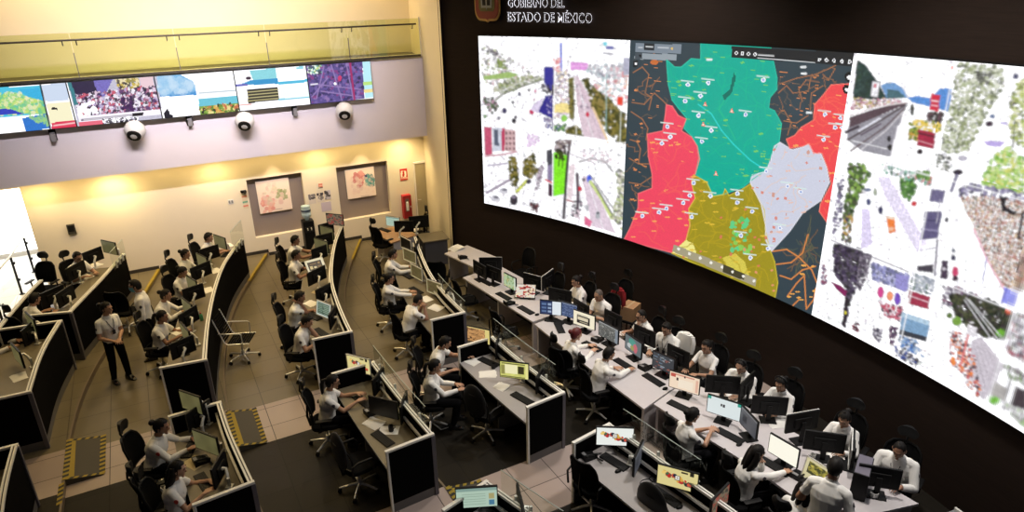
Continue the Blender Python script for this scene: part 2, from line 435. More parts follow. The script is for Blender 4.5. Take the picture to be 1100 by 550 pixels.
# ------------------------------------------------------------------ helpers for curved desks
def resample(pts, step=.22):
    p = [np.array(q, float) for q in pts]
    for _ in range(3):                                               # Chaikin rounding keeps the ends
        if len(p) < 3: break
        q = [p[0]]
        for a, b in zip(p, p[1:]): q += [a*.75+b*.25, a*.25+b*.75]
        q.append(p[-1]); p = q
    s = np.r_[0, np.cumsum([np.linalg.norm(b-a) for a, b in zip(p, p[1:])])]
    n = max(2, int(s[-1]/step)); u = np.linspace(0, s[-1], n+1); A = np.array(p)
    return np.c_[np.interp(u, s, A[:, 0]), np.interp(u, s, A[:, 1])], u
def offset(pl, d):
    t = np.gradient(pl, axis=0); t /= np.linalg.norm(t, axis=1)[:, None]
    nrm = np.c_[-t[:, 1], t[:, 0]]                                   # inner side when running towards the back wall
    return pl + nrm*d
def solid_strip(mb, A, B, z0, z1):
    n = len(A); rs = [[(A[k][0], A[k][1], z0), (B[k][0], B[k][1], z0), (B[k][0], B[k][1], z1), (A[k][0], A[k][1], z1)] for k in range(n)]
    mb.rings(rs)
M_GEDGE = mat('pale_green_edge_highlight', (.34, .40, .36), .3, vary=.05)  # highlight along the green glass edge, put into a pale strip
M_FROST = mat_frost('frosted_glass_lettering', (.75, .78, .78), .28)

def desk_row(name, label, pts, z0, h=1.06, depth=.64, near=True, far=True, glass=None, top=None, group=None, kick=M_KICK):
    """curved row desk: fabric partition along its outer side, worktop inside, end panels"""
    pl, u = resample(sorted(pts, key=lambda q: q[1]))
    o = thing(name, label, 'desk', (float(pl[0][0]), float(pl[0][1]), z0), 0, group)
    base = pl - pl[0]
    off = lambda d: offset(base, d)
    m = MB(); solid_strip(m, off(0.0), off(.05), .15, h-.035); m.build('fabric_panel', M_FABRIC, o)
    m = MB(); solid_strip(m, off(.004), off(.046), 0.0, .15); m.build('kick_plate', kick, o)
    for a, b in ((-.004, .020), (.036, .060)):
        m = MB(); solid_strip(m, off(a), off(b), h-.035, h); m.build('top_rail', M_RAIL, o)
    m = MB(); solid_strip(m, off(.020), off(.036), h-.035, h-.014); m.build('rail_channel', M_DKGREY, o)
    m = MB(); solid_strip(m, off(.065), off(.065+depth), .712, .74); m.build('worktop', top or M_TOP, o)
    m = MB(); solid_strip(m, off(.065+depth), off(.069+depth), .708, .742); m.build('edge_band', M_GREY, o)
    m = MB(); solid_strip(m, off(.075), off(.105), .86, .90); m.build('monitor_rail', M_ALU, o)
    m = MB(); solid_strip(m, off(.30), off(.32), .36, .712); m.build('modesty_panel', M_BLACK, o)
    # leg frames under the worktop
    n = len(base); t = np.gradient(base, axis=0); t /= np.linalg.norm(t, axis=1)[:, None]
    k = max(2, int(u[-1]/1.5))
    for i in range(1, k):
        j = int(i*(n-1)/k); a = off(.10)[j]; b = off(depth-.02)[j]
        m = MB(); m.box(((a[0]+b[0])/2, (a[1]+b[1])/2, .356), (float(np.linalg.norm(b-a)), .03, .71), math.atan2(b[1]-a[1], b[0]-a[0])); m.build('leg', M_GREY, o)
    for end, do in ((0, near), (-1, far)):
        if not do: continue
        a = base[end]; b = off(.065+depth)[end]; d = b-a; L = float(np.linalg.norm(d)); ang = math.atan2(d[1], d[0]); c = (a+b)/2
        M = lambda x, y, z: (c[0]+x*math.cos(ang)-y*math.sin(ang), c[1]+x*math.sin(ang)+y*math.cos(ang), z)
        m = MB(); m.box(M(0, 0, .15+(h-.19)/2), (L-.05, .036, h-.19), ang); m.build('end_panel', M_FABRIC, o)
        m = MB(); m.box(M(0, 0, .075), (L-.05, .034, .15), ang); m.build('end_kick_plate', kick, o)
        m = MB(); m.box(M(0, 0, h-.017), (L+.03, .05, .035), ang, .004); m.build('end_rail', M_RAIL, o)
        m = MB(); m.box(M(-L/2+.01, 0, h/2-.02), (.06, .06, h-.04), ang, .006); m.build('corner_post', M_POST, o)
        m = MB(); m.box(M(L/2-.008, 0, h/2-.02), (.03, .045, h-.04), ang, .004); m.build('end_post', M_RAIL, o)
    if glass:
        g0, g1, hh = glass; sel = [i for i in range(n) if g0 <= pl[i][1] <= g1]
        A = off(-.022)[sel]; B = off(-.014)[sel]
        m = MB(); solid_strip(m, A, B, h-.10, h+hh); gs = m.build('glass_screen', M_GLASS, o)
        m = MB(); solid_strip(m, off(-.023)[sel], off(-.013)[sel], h+hh, h+hh+.006); m.build('glass_edge_highlight', M_GEDGE, gs)
        for i in (sel[0]+1, sel[len(sel)//2], sel[-1]-1):
            q = off(-.018)[i]; m = MB(); m.box((q[0], q[1], h-.02), (.035, .03, .16), 0, .004); m.build('glass_clamp', M_ALU, gs)
    return o

# ------------------------------------------------------------------ office chairs
def chair_mesh_parts():
    R = {}
    R['leg'] = MB().tube([(0.02, 0, .105), (.14, 0, .10), (.30, 0, .075)], [.022, .019, .014], 8).mesh('leg', M_CHROME, True)
    R['caster'] = MB().cyl((.30, -.022, .032), (.30, -.006, .032), .031, n=14).cyl((.30, .006, .032), (.30, .022, .032), .031, n=14).cyl((.30, 0, .03), (.30, 0, .075), .010).mesh('caster', M_BLACK, True)
    R['gas_column'] = MB().cyl((0, 0, .08), (0, 0, .20), .032).cyl((0, 0, .20), (0, 0, .40), .018).cyl((0, 0, .385), (0, 0, .425), .07, .09).mesh('gas_column', M_CHROME, True)
    m = MB(); rs = []
    for z, s in ((.42, .92), (.435, 1.0), (.465, 1.0), (.485, .94)):
        rs.append([(.02+.245*s*math.copysign(abs(math.cos(a))**.55, math.cos(a)), .245*s*math.copysign(abs(math.sin(a))**.55, math.sin(a)), z-(.02 if math.cos(a) > .7 else 0)) for a in [2*PI*i/28 for i in range(28)]])
    R['seat'] = m.rings(rs).mesh('seat', M_MESH, True)
    def back(w, z0, z1, x0, lean, curve):
        m = MB(); A = []; nz, ny = 12, 12
        for side in (0, .022):
            for k in range(nz+1):
                f = k/nz; z = z0+(z1-z0)*f; ww = w*(.80+.24*math.sin(PI*min(1, f*.75+.15)))*(1-.25*max(0, f-.85)/.15)
                A.append([(x0-lean*f**1.4-.055*math.sin(PI*f*.9)*-.6-side+curve*(j/ny*2-1)**2, ww*(j/ny*2-1), z) for j in range(ny+1)])
        fr = A[:nz+1]; bk = A[nz+1:]
        for k in range(nz):
            for j in range(ny):
                m.quad(fr[k][j], fr[k][j+1], fr[k+1][j+1], fr[k+1][j]); m.quad(bk[k][j], bk[k+1][j], bk[k+1][j+1], bk[k][j+1])
        rim = [fr[0][j] for j in range(ny+1)]+[fr[k][ny] for k in range(1, nz+1)]+[fr[nz][j] for j in range(ny-1, -1, -1)]+[fr[k][0] for k in range(nz-1, -1, -1)]
        return m, rim
    m, rim = back(.225, .56, 1.03, -.22, .09, .05)
    R['backrest'] = m.mesh('backrest', M_MESH, True)
    R['back_frame'] = MB().tube(rim, .014, 6).tube([(-.02, 0, .41), (-.24, 0, .43), (-.27, 0, .60), (-.25, 0, .80)], [.022, .024, .02, .016], 8).mesh('back_frame', M_BLACK, True)
    m = MB(); rs = []
    for k in range(9):
        f = k/8; z = 1.13+.15*f; ww = .135*(math.sin(PI*(.12+.76*f)))**.5
        rs.append([(-.295+.03*math.cos(a)*(1 if math.cos(a) > 0 else .7)+.05*(math.sin(a))**2, ww*math.sin(a), z) for a in [2*PI*i/18 for i in range(18)]])
    R['headrest'] = m.rings(rs).tube([(-.29, 0, 1.0), (-.325, 0, 1.08), (-.31, 0, 1.18)], .014, 8).mesh('headrest', M_BLACK, True)
    R['armrest'] = MB().tube([(-.10, .265, .44), (-.06, .30, .47), (-.04, .30, .64)], .017, 8).box((.0, .295, .655), (.25, .075, .03), 0, .012).mesh('armrest', M_BLACK, True)
    # padded low chair without headrest
    m2, rim2 = back(.25, .52, 1.05, -.22, .07, .06)
    R['pad_back'] = MB().sphere((-.25, 0, .80), (.055, .25, .30), 20, 14).mesh('backrest', M_DKGREY, True)
    R['loop_arm'] = MB().tube([(-.20, .27, .46), (-.20, .285, .66), (-.10, .29, .69), (.10, .29, .68), (.14, .28, .62), (.12, .27, .46)], .016, 8).mesh('armrest', M_BLACK, True)
    # ribbed sling chair with chrome frame
    m = MB()
    for i in range(9): m.box((-.17+.048*i, 0, .455), (.036, .46, .018), 0, .005)
    R['sling_seat'] = m.mesh('seat', M_MESH, False)
    m = MB()
    for i in range(10): m.box((-.235-.016*i, 0, .52+.05*i), (.018, .44, .038), 0, .005)
    R['sling_back'] = m.mesh('backrest', M_MESH, False)
    m = MB()
    for s in (1, -1): m.tube([(.24, s*.235, .455), (-.17, s*.235, .45), (-.23, s*.235, .50), (-.39, s*.225, 1.02)], .013, 8)
    R['sling_frame'] = m.mesh('seat_frame', M_CHROME, True)
    R['chrome_arm'] = MB().tube([(.12, .245, .46), (.13, .27, .68), (.10, .272, .70), (-.28, .272, .71), (-.31, .245, .70)], .012, 8).mesh('armrest', M_CHROME, True)
    return R
CP = chair_mesh_parts()
N_CH = [0]
def office_chair(label, x, y, z, deg, kind='mesh', group=None, turn=None):
    o = thing('office_chair', label, 'chair', (x, y, z), math.radians(deg), group)
    N_CH[0] += 1; t0 = (turn if turn is not None else N_CH[0]*0.61)
    for k in range(5):
        lg = put(CP['leg'], 'leg', o, None, t0+2*PI*k/5); put(CP['caster'], 'caster', lg)
    put(CP['gas_column'], 'gas_column', o)
    def arm(me):
        put(me, 'armrest', o); a = put(me, 'armrest', o); a.scale = (1, -1, 1)
    if kind == 'mesh':
        for n in ('seat', 'backrest', 'back_frame', 'headrest'): put(CP[n], n, o)
        arm(CP['armrest'])
    elif kind == 'pad':
        put(CP['seat'], 'seat', o); put(CP['pad_back'], 'backrest', o); put(CP['back_frame'], 'back_frame', o).scale = (1, .9, .9); arm(CP['loop_arm'])
    elif kind == 'nohead':
        for n in ('seat', 'backrest', 'back_frame'): put(CP[n], n, o)
        arm(CP['loop_arm'])
    else:
        put(CP['sling_seat'], 'seat', o); put(CP['sling_back'], 'backrest', o); put(CP['sling_frame'], 'seat_frame', o); arm(CP['chrome_arm'])
    return o

# ------------------------------------------------------------------ desktop pictures, painted cell by cell on the display surface
def srgb(c): 
    c = np.asarray(c, float)/255.0
    return np.where(c <= .04045, c/12.92, ((c+.055)/1.055)**2.4)
def grid_picture(nx, ny, fn):
    """colour array (ny, nx, 3) from fn(u, v) with u right, v up in 0..1"""
    u, v = np.meshgrid((np.arange(nx)+.5)/nx, (np.arange(ny)+.5)/ny)
    return fn(u, v)
def noise2(u, v, f, seed):
    rs = np.random.RandomState(seed); n = int(f)+3; g = rs.rand(n, n)
    x = u*f; y = v*f; i = np.clip(x.astype(int), 0, n-2); j = np.clip(y.astype(int), 0, n-2); a = x-i; b = y-j
    a = a*a*(3-2*a); b = b*b*(3-2*b)
    return (g[j, i]*(1-a)+g[j, i+1]*a)*(1-b)+(g[j+1, i]*(1-a)+g[j+1, i+1]*a)*b
def rect(A, u, v, x0, x1, y0, y1, c):
    A[(u >= x0) & (u <= x1) & (v >= y0) & (v <= y1)] = srgb(c)
def pic(kind):
    def fn(u, v):
        A = np.zeros(u.shape+(3,))
        if kind == 'off': A[:] = 0.0006
        elif kind == 'olive':
            A[:] = srgb((96, 92, 58)); A *= (.75+.4*noise2(u, v, 5, 3))[..., None]
        elif kind == 'white':
            A[:] = srgb((247, 243, 226))*1.15; A[(np.abs(np.sin(v*40)) < .12) & (u > .15) & (u < .8)] = srgb((225, 218, 200))
        elif kind in ('map', 'mapdark', 'maptan'):
            n = noise2(u, v, 9, 5)*.6+noise2(u, v, 22, 8)*.4
            base = {'map': (170, 150, 95), 'mapdark': (92, 82, 48), 'maptan': (196, 146, 92)}[kind]
            A[:] = srgb(base); A *= (.55+.8*n)[..., None]
            A[np.abs(noise2(u, v, 7, 12)-.5) < .035] = srgb((90, 62, 40))
            if kind == 'maptan': rect(A, u, v, 0, .20, 0, 1, (226, 208, 130)); rect(A, u, v, 0, 1, .93, 1, (222, 200, 130))
            if kind == 'mapdark':
                e = .035; A[(u < e) | (u > 1-e) | (v < .06) | (v > .94)] = srgb((170, 165, 120))
        elif kind == 'greenmap':
            A[:] = srgb((176, 200, 160)); n = noise2(u, v, 8, 4); A[n > .6] = srgb((128, 160, 106)); A[noise2(u, v, 12, 9) > .74] = srgb((206, 190, 130)); rect(A, u, v, 0, .14, 0, 1, (206, 220, 200))
        elif kind == 'emblem' or kind == 'emblemy':
            A[:] = srgb((242, 246, 240) if kind == 'emblem' else (226, 212, 146))
            cols = [(196, 40, 40), (220, 170, 70), (40, 44, 66), (30, 30, 30), (214, 86, 60), (240, 205, 120), (150, 30, 44), (60, 110, 80)]
            rs = np.random.RandomState(5)
            for k in range(34):
                t = rs.uniform(-1, 1); cx = .50+.36*t; cy = .50+.20*t+rs.uniform(-.14, .14)*(1-abs(t)*.6); r = rs.uniform(.035, .062)
                A[((u-cx)**2+((v-cy)*.56)**2) < r*r*.8] = srgb(cols[k % 8])
            A[(np.abs(u-.5) < .062) & (np.abs(v-.54) < .13)] = srgb((40, 40, 44)); A[(np.abs(u-.5) < .046) & (np.abs(v-.545) < .10)] = srgb((236, 232, 222))
            A[(np.abs(u-.5) < .014) & (np.abs(v-.55) < .05)] = srgb((150, 150, 140))
            if kind == 'emblemy': rect(A, u, v, .10, .20, .80, 1, (40, 36, 24)); rect(A, u, v, .25, .42, .86, .94, (60, 50, 30))
        elif kind == 'window':
            A[:] = srgb((214, 214, 120)); A *= (.8+.3*noise2(u, v, 14, 2))[..., None]
            rect(A, u, v, .15, .36, .28, .78, (58, 54, 26)); rect(A, u, v, .12, .95, .88, .94, (88, 84, 44)); rect(A, u, v, .12, .98, .02, .10, (88, 84, 44))
            rect(A, u, v, .38, .84, .26, .84, (246, 240, 190)); rect(A, u, v, .84, .96, .2, .8, (150, 146, 80)); rect(A, u, v, 0, .10, 0, 1, (236, 230, 150))
        elif kind == 'boxdoc':
            A[:] = srgb((246, 236, 208))*1.05; rect(A, u, v, .22, .84, .18, .74, (30, 26, 22)); rect(A, u, v, .30, .80, .40, .64, (226, 214, 184)); rect(A, u, v, .32, .70, .26, .32, (190, 178, 150)); rect(A, u, v, .30, .84, .76, .80, (60, 50, 44))
        elif kind == 'list':
            A[:] = srgb((232, 240, 246)); rect(A, u, v, .42, 1, 0, 1, (40, 54, 92))
            for k in range(3):
                rect(A, u, v, .46, .64, .14+.27*k, .30+.27*k, (150, 170, 200)); rect(A, u, v, .70, .94, .14+.27*k, .30+.27*k, (96, 120, 160))
        elif kind == 'blue':
            A[:] = srgb((60, 78, 116)); n = noise2(u, v, 16, 6); A[(np.sin(v*60) > .5) & (n > .45)] = srgb((128, 146, 184)); rect(A, u, v, 0, 1, .9, 1, (120, 130, 150))
        elif kind == 'greymap':
            A[:] = srgb((92, 94, 92)); A *= (.6+.7*noise2(u, v, 12, 3))[..., None]; A[np.abs(noise2(u, v, 8, 14)-.5) < .03] = srgb((170, 172, 166)); rect(A, u, v, 0, .14, 0, 1, (130, 140, 150)); rect(A, u, v, 0, 1, .9, 1, (150, 154, 154))
        elif kind == 'statemap':
            A[:] = srgb((92, 104, 108)); n = noise2(u, v, 6, 21)
            A[((u-.55)**2/.05+(v-.66)**2/.06) < 1+.5*(n-.5)] = srgb((70, 150, 136)); A[((u-.36)**2/.02+(v-.40)**2/.08) < 1+.6*(n-.5)] = srgb((196, 96, 110)); A[((u-.72)**2/.02+(v-.36)**2/.03) < 1+.5*(n-.5)] = srgb((190, 196, 196)); A[((u-.55)**2/.014+(v-.3)**2/.03) < 1+.5*(n-.5)] = srgb((150, 150, 80))
        elif kind == 'code':
            A[:] = srgb((56, 60, 66)); rs = np.random.RandomState(4)
            for k in range(26):
                x = rs.uniform(.05, .8); y = rs.uniform(.05, .9); rect(A, u, v, x, x+rs.uniform(.05, .2), y, y+.05, [(150, 156, 160), (110, 130, 150), (150, 90, 80)][k % 3])
        elif kind == 'mail':
            A[:] = srgb((246, 222, 196))*1.02; rect(A, u, v, .16, .95, .84, .93, (214, 150, 128)); rect(A, u, v, .80, .97, .70, .90, (196, 84, 70)); rect(A, u, v, .70, .76, .52, .70, (60, 30, 28)); rect(A, u, v, .46, .52, .80, .92, (50, 30, 30)); rect(A, u, v, .04, .12, .1, .85, (232, 184, 160)); rect(A, u, v, .2, .7, .12, .66, (250, 234, 212))
        elif kind == 'teal':
            A[:] = srgb((226, 236, 236)); rect(A, u, v, 0, .1, .82, 1, (50, 160, 140)); rect(A, u, v, .9, 1, .82, 1, (50, 160, 140)); rect(A, u, v, .46, .54, .52, .72, (50, 50, 56)); rect(A, u, v, .55, .60, .56, .70, (20, 20, 24)); rect(A, u, v, .1, .9, .40, .42, (190, 204, 206)); rect(A, u, v, .3, .7, .28, .30, (180, 196, 200))
        elif kind == 'grey':
            A[:] = srgb((74, 76, 82)); rect(A, u, v, .6, .86, .3, .7, (44, 46, 52)); rect(A, u, v, 0, 1, .92, 1, (110, 112, 116))
        elif kind == 'plaza':
            A[:] = srgb((214, 204, 160)); rect(A, u, v, .10, .90, .28, .86, (64, 66, 36)); n = noise2(u, v, 9, 31)*.6+noise2(u, v, 21, 33)*.4; q = (v > .40) & (v < .84) & (u > .12) & (u < .88); A[q] = (srgb((70, 72, 38))[None]+(srgb((206, 190, 84))-srgb((70, 72, 38)))[None]*np.clip((n[q]-.35)*2.6, 0, 1)[:, None]); rect(A, u, v, .3, .66, .10, .20, (60, 56, 40))
        elif kind == 'form':
            A[:] = srgb((176, 200, 182)); rect(A, u, v, 0, 1, .84, 1, (132, 160, 150)); rect(A, u, v, .06, .2, .10, .36, (70, 120, 150)); rect(A, u, v, .06, .2, .40, .72, (170, 160, 110))
            for k in range(5): rect(A, u, v, .28, .86, .16+.13*k, .19+.13*k, (140, 164, 146))
        elif kind == 'redpic':
            A[:] = srgb((228, 220, 206)); n = noise2(u, v, 9, 41); A[n > .48] = srgb((186, 46, 40)); A[n > .72] = srgb((70, 20, 20)); A[(noise2(u, v, 10, 44) > .7)] = srgb((240, 226, 190))
        elif kind == 'photo':
            A[:] = srgb((120, 110, 90)); n = noise2(u, v, 10, 51); A[n > .6] = srgb((150, 60, 50)); A[n < .3] = srgb((60, 56, 50))
        elif kind == 'tilt':
            A[:] = srgb((236, 226, 190)); rect(A, u, v, .12, .92, .14, .84, (60, 44, 24)); rect(A, u, v, .18, .40, .22, .44, (120, 92, 50)); rect(A, u, v, .46, .62, .26, .40, (226, 206, 150)); rect(A, u, v, .22, .34, .56, .74, (150, 116, 64)); rect(A, u, v, .68, .84, .24, .50, (214, 190, 130)); rect(A, u, v, .44, .80, .60, .72, (110, 84, 46))
        elif kind == 'keys':
            A[:] = srgb((196, 206, 196)); rect(A, u, v, .10, .94, .12, .90, (74, 92, 78))
            for k in range(6): rect(A, u, v, .14, .46+.06*(k % 3), .17+.12*k, .22+.12*k, (150, 172, 150)); rect(A, u, v, .60, .90-.05*(k % 2), .17+.12*k, .22+.12*k, (130, 156, 136))
        return A
    nx, ny = (4, 3) if kind in ('off',) else (60, 34)
    return grid_picture(nx, ny, fn)
SCREEN_MESH = {}
M_DISP = mat_screen('monitor_display', strength=0.9)
def display_mesh(kind, w, h):
    key = (kind, round(w, 2), round(h, 2))
    if key in SCREEN_MESH: return SCREEN_MESH[key]
    A = pic(kind); ny, nx, _ = A.shape
    m = MB()
    # grid facing +X, u to the viewer's right (= local +Y seen from the front is to the left, so u runs to -Y)
    vs = [(0, w/2-w*i/nx, -h/2+h*j/ny) for j in range(ny+1) for i in range(nx+1)]
    fs = [(j*(nx+1)+i, (j+1)*(nx+1)+i, (j+1)*(nx+1)+i+1, j*(nx+1)+i+1) for j in range(ny) for i in range(nx)]
    me = bpy.data.meshes.new('display'); me.from_pydata(vs, [], fs); me.materials.append(M_DISP)
    at = me.color_attributes.new('picture', 'FLOAT_COLOR', 'CORNER')
    c = np.ones((nx*ny, 4, 4)); c[:, :, :3] = A.reshape(-1, 1, 3)
    at.data.foreach_set('color', c.ravel())
    me.update(); SCREEN_MESH[key] = me
    return me
HOUSING = {}
def housing_mesh(w, h):
    key = (round(w, 2), round(h, 2))
    if key not in HOUSING:
        m = MB(); m.box((-.016, 0, 0), (.030, w+.024, h+.026), 0, .005); m.box((-.036, 0, -.01), (.03, w*.55, h*.55), 0, .01)
        m.box((-.003, 0, -h/2-.006), (.012, w*.9, .008))
        HOUSING[key] = m.mesh('housing', M_BLACK)
    return HOUSING[key]
SHARE = {}
def shared(key, fn):
    if key not in SHARE: SHARE[key] = fn()
    return SHARE[key]
def monitor(label, x, y, zd, zb, deg, kind='off', w=.50, h=.29, stand='arm', tilt=0, group=None, name='monitor', rim=None):
    """x, y: centre of the panel; zd: desk height; zb: bottom of the panel"""
    o = thing(name, label, 'monitor', (x, y, zd), math.radians(deg), group)
    zc = zb-zd+h/2*math.cos(math.radians(tilt))
    R = (0, -math.radians(tilt), 0)
    hs = put(housing_mesh(w, h), 'housing', o, (0, 0, zc), rot=R)
    if rim:
        f = MB(); f.box((.002, 0, h/2+.004), (.014, w+.03, .016)); f.box((.002, 0, -h/2-.004), (.014, w+.03, .016)); f.box((.002, w/2+.006, 0), (.014, .016, h+.02)); f.box((.002, -w/2-.006, 0), (.014, .016, h+.02))
        put(shared(('rim', w, h, rim.name), lambda: f.mesh('bezel', rim)), 'bezel', o, (0, 0, zc), rot=R)
    d = put(display_mesh(kind, w, h), 'display', o, (.0025*math.cos(math.radians(tilt)), 0, zc+.0025*math.sin(math.radians(tilt))), rot=R)
    zz = round(zc, 2)
    if stand == 'arm':
        def mk():
            m = MB(); m.tube([(-.045, 0, zz-.01), (-.10, 0, zz-.01), (-.13, .06, zz-.05), (-.15, .10, max(.10, zz-.12))], [.03, .022, .022, .024], 8)
            m.cyl((-.15, .10, .0), (-.15, .10, max(.12, zz-.08)), .022, n=12); m.box((-.15, .10, .012), (.09, .09, .024), 0, .006)
            return m.mesh('arm', M_ALU, True)
        put(shared(('arm', zz), mk), 'arm', o)
    else:
        def mk():
            m = MB(); m.box((-.055, 0, zz/2+.01), (.03, .07, zz), 0, .008); return m.mesh('stand', M_BLACK)
        put(shared(('stand', zz), mk), 'stand', o)
        put(shared('foot', lambda: MB().box((-.03, 0, .009), (.19, .24, .016), 0, .007).mesh('foot', M_BLACK)), 'foot', o)
    return o
def mon_px(label, x0, y0, x1, y1, zd, zb, kind='off', front=True, **k):
    """monitor whose bottom edge runs between two photo points at height zb"""
    a, b = np.array(P(x0, y0, zb)[:2]), np.array(P(x1, y1, zb)[:2]); c = (a+b)/2; d = b-a
    n = np.array([-d[1], d[0]]); n /= np.linalg.norm(n)
    if n@(-c) < 0: n = -n
    if not front: n = -n
    w = float(np.clip(np.linalg.norm(d)-.02, .42, .52))
    return monitor(label, c[0]-n[0]*0, c[1], zd, zb, math.degrees(math.atan2(n[1], n[0])), kind, w=round(k.pop('w', w), 2), **k)
def mon_at(label, px, py, zd, zc, deg, kind='off', **k):
    """monitor whose centre is seen at a photo point at height zc"""
    x, y, _ = P(px, py, zc); h = k.get('h', .29)
    return monitor(label, x, y, zd, zc-h/2, deg, kind, **k)

# ------------------------------------------------------------------ small desk things
def keyboard_mesh():
    m = MB(); m.box((0, 0, .010), (.145, .44, .018), 0, .005)
    m.mat(1)
    for r in range(5):
        for c in range(15): m.box((-.052+.026*r, -.20+.0275*c+.003*r, .021), (.020, .022, .007))
    return m.mesh('keyboard', [M_BLACK, M_DKGREY])
def mouse_mesh():
    m = MB(); rs = []
    for z, s in ((0, .95), (.012, 1.0), (.026, .85), (.034, .5), (.036, .1)):
        rs.append([(.054*s*math.cos(a), .031*s*math.sin(a), z) for a in [2*PI*i/16 for i in range(16)]])
    return m.rings(rs).mesh('mouse', M_BLACK, True)
def keyboard(label, px, py, z, deg, group=None):
    x, y, _ = P(px, py, z+.01); return tag(put(shared('kb', keyboard_mesh), 'keyboard', None, (x, y, z), math.radians(deg)), label, 'keyboard', group)
def mouse(label, px, py, z, deg=0, group=None):
    x, y, _ = P(px, py, z+.01); return tag(put(shared('ms', mouse_mesh), 'computer_mouse', None, (x, y, z), math.radians(deg)), label, 'mouse', group)
def desk_phone(label, px, py, z, deg):
    x, y, _ = P(px, py, z+.03); o = thing('desk_phone', label, 'phone', (x, y, z), math.radians(deg))
    def body():
        m = MB(); m._add([(-.10, -.09, 0), (.10, -.09, 0), (.10, .09, 0), (-.10, .09, 0), (-.10, -.09, .025), (.10, -.09, .075), (.10, .09, .075), (-.10, .09, .025)],
            [(3, 2, 1, 0), (4, 5, 6, 7), (0, 1, 5, 4), (1, 2, 6, 5), (2, 3, 7, 6), (3, 0, 4, 7)])
        m.mat(1)
        for r in range(4):
            for c in range(3): m.box((-.06+.03*r, -.03+.03*c, .040+.0075*r), (.018, .02, .008))
        m.mat(2).box((.07, -.015, .072), (.045, .08, .01))
        return m.mesh('phone_base', [M_BLACK, M_DKGREY, M_GREY])
    put(shared('phb', body), 'phone_base', o)
    def hs():
        m = MB(); m.tube([(-.095, .075, .055), (-.06, .075, .075), (.04, .075, .095), (.085, .075, .095)], [.012, .013, .013, .012], 8)
        m.sphere((-.085, .075, .048), (.026, .024, .022)); m.sphere((.08, .075, .085), (.026, .024, .022)); return m.mesh('handset', M_BLACK, True)
    put(shared('phh', hs), 'handset', o)
    def cd():
        m = MB(); m.tube([(-.09+.012*math.cos(k*1.1), .10+.012*math.sin(k*1.1)+.002*k, .012+.0006*k) for k in range(60)], .004, 5); return m.mesh('coiled_cord', M_BLACK, True)
    put(shared('phc', cd), 'coiled_cord', o)
    return o
def paper(label, px, py, z, deg, sx=.21, sy=.297, n=1, m=None, name='paper_sheet', cat='paper'):
    x, y, _ = P(px, py, z+.004); b = MB(); rs = random.Random(int(px*7+py))
    for k in range(n):
        a = rs.uniform(-.25, .25) if k else 0
        L = MB(); 
        nx = 6
        pts = [[(sx*(i/nx-.5), sy*(j/nx-.5), .0015+.0035*k+.004*max(0, (i/nx-.6))*(1 if (i+j) % 2 else .6)) for j in range(nx+1)] for i in range(nx+1)]
        rot = lambda q: (q[0]*math.cos(a)-q[1]*math.sin(a)+.01*k, q[0]*math.sin(a)+q[1]*math.cos(a), q[2])
        for i in range(nx):
            for j in range(nx): b.quad(rot(pts[i][j]), rot(pts[i+1][j]), rot(pts[i+1][j+1]), rot(pts[i][j+1]))
    return tag(b.build(name, m or M_PAPER, None, False, (x, y, z), math.radians(deg)), label, cat)
def mug(label, px, py, z, m, r=.038, h=.10, name='mug', cat='cup'):
    x, y, _ = P(px, py, z+h/2); o = thing(name, label, cat, (x, y, z))
    b = MB(); n = 18; R = lambda q, zz: [(q*math.cos(2*PI*i/n), q*math.sin(2*PI*i/n), zz) for i in range(n)]
    b.rings([R(r*.9, 0), R(r, .01), R(r, h), R(r*.88, h), R(r*.86, .012)]); b.build('cup_body', m, o, True)
    b = MB(); b.tube([(r*.95, 0, h*.8), (r*1.55, 0, h*.75), (r*1.6, 0, h*.4), (r*.95, 0, h*.25)], .006, 8); b.build('handle', m, o, True)
    return o
def bottle(label, px, py, z, m, h=.20, r=.032, cap=None):
    x, y, _ = P(px, py, z+h/2); o = thing('bottle', label, 'bottle', (x, y, z))
    n = 16; R = lambda q, zz: [(q*math.cos(2*PI*i/n), q*math.sin(2*PI*i/n), zz) for i in range(n)]
    MB().rings([R(r*.9, 0), R(r, .008), R(r, h*.62), R(r*.8, h*.74), R(r*.38, h*.84), R(r*.38, h*.9)]).build('bottle_body', m, o, True)
    MB().cyl((0, 0, h*.88), (0, 0, h), r*.45, n=14).build('bottle_cap', cap or M_WHITE, o, True)
    return o
# ------------------------------------------------------------------ people
SKINS = [mat('skin_light', (0.52, 0.30, 0.20), 0.5, vary=.06), mat('skin_tan', (0.44, 0.245, 0.155), 0.5, vary=.06), mat('skin_brown', (0.34, 0.175, 0.11), 0.5, vary=.06)]
M_SHIRT = mat('white_uniform_cloth', (0.86, 0.85, 0.83), 0.85, vary=.05, scale=14, bump=.08)
M_TROUSERS = mat('black_trouser_cloth', (0.005, 0.005, 0.0065), 0.95, vary=.2, spec=.1)
M_SHOE = mat('black_shoe_leather', (0.01, 0.01, 0.01), 0.4, vary=.2)
M_HAIR = mat('black_hair', (0.006, 0.0045, 0.004), 0.6, vary=.4, scale=60, spec=.3)
M_HAIRRED = mat('dyed_red_hair', (0.11, 0.012, 0.014), 0.5, vary=.4, scale=60)
M_HAIRGREY = mat('short_greying_hair', (0.10, 0.085, 0.075), 0.6, vary=.4, scale=60)
M_EYE = mat('dark_eye', (0.02, 0.015, 0.012), 0.25)
M_PATCH = mat('dark_sleeve_emblem', (0.05, 0.045, 0.06), 0.8, vary=.5, scale=80)
M_PATCHRED = mat('red_sleeve_emblem', (0.45, 0.05, 0.04), 0.8, vary=.3, scale=80)
M_LANYARD = mat('black_lanyard_ribbon', (0.015, 0.015, 0.02), 0.7)
M_PLASTIC = mat('matt_black_plastic', (0.006, 0.006, 0.007), 0.45, vary=.15)
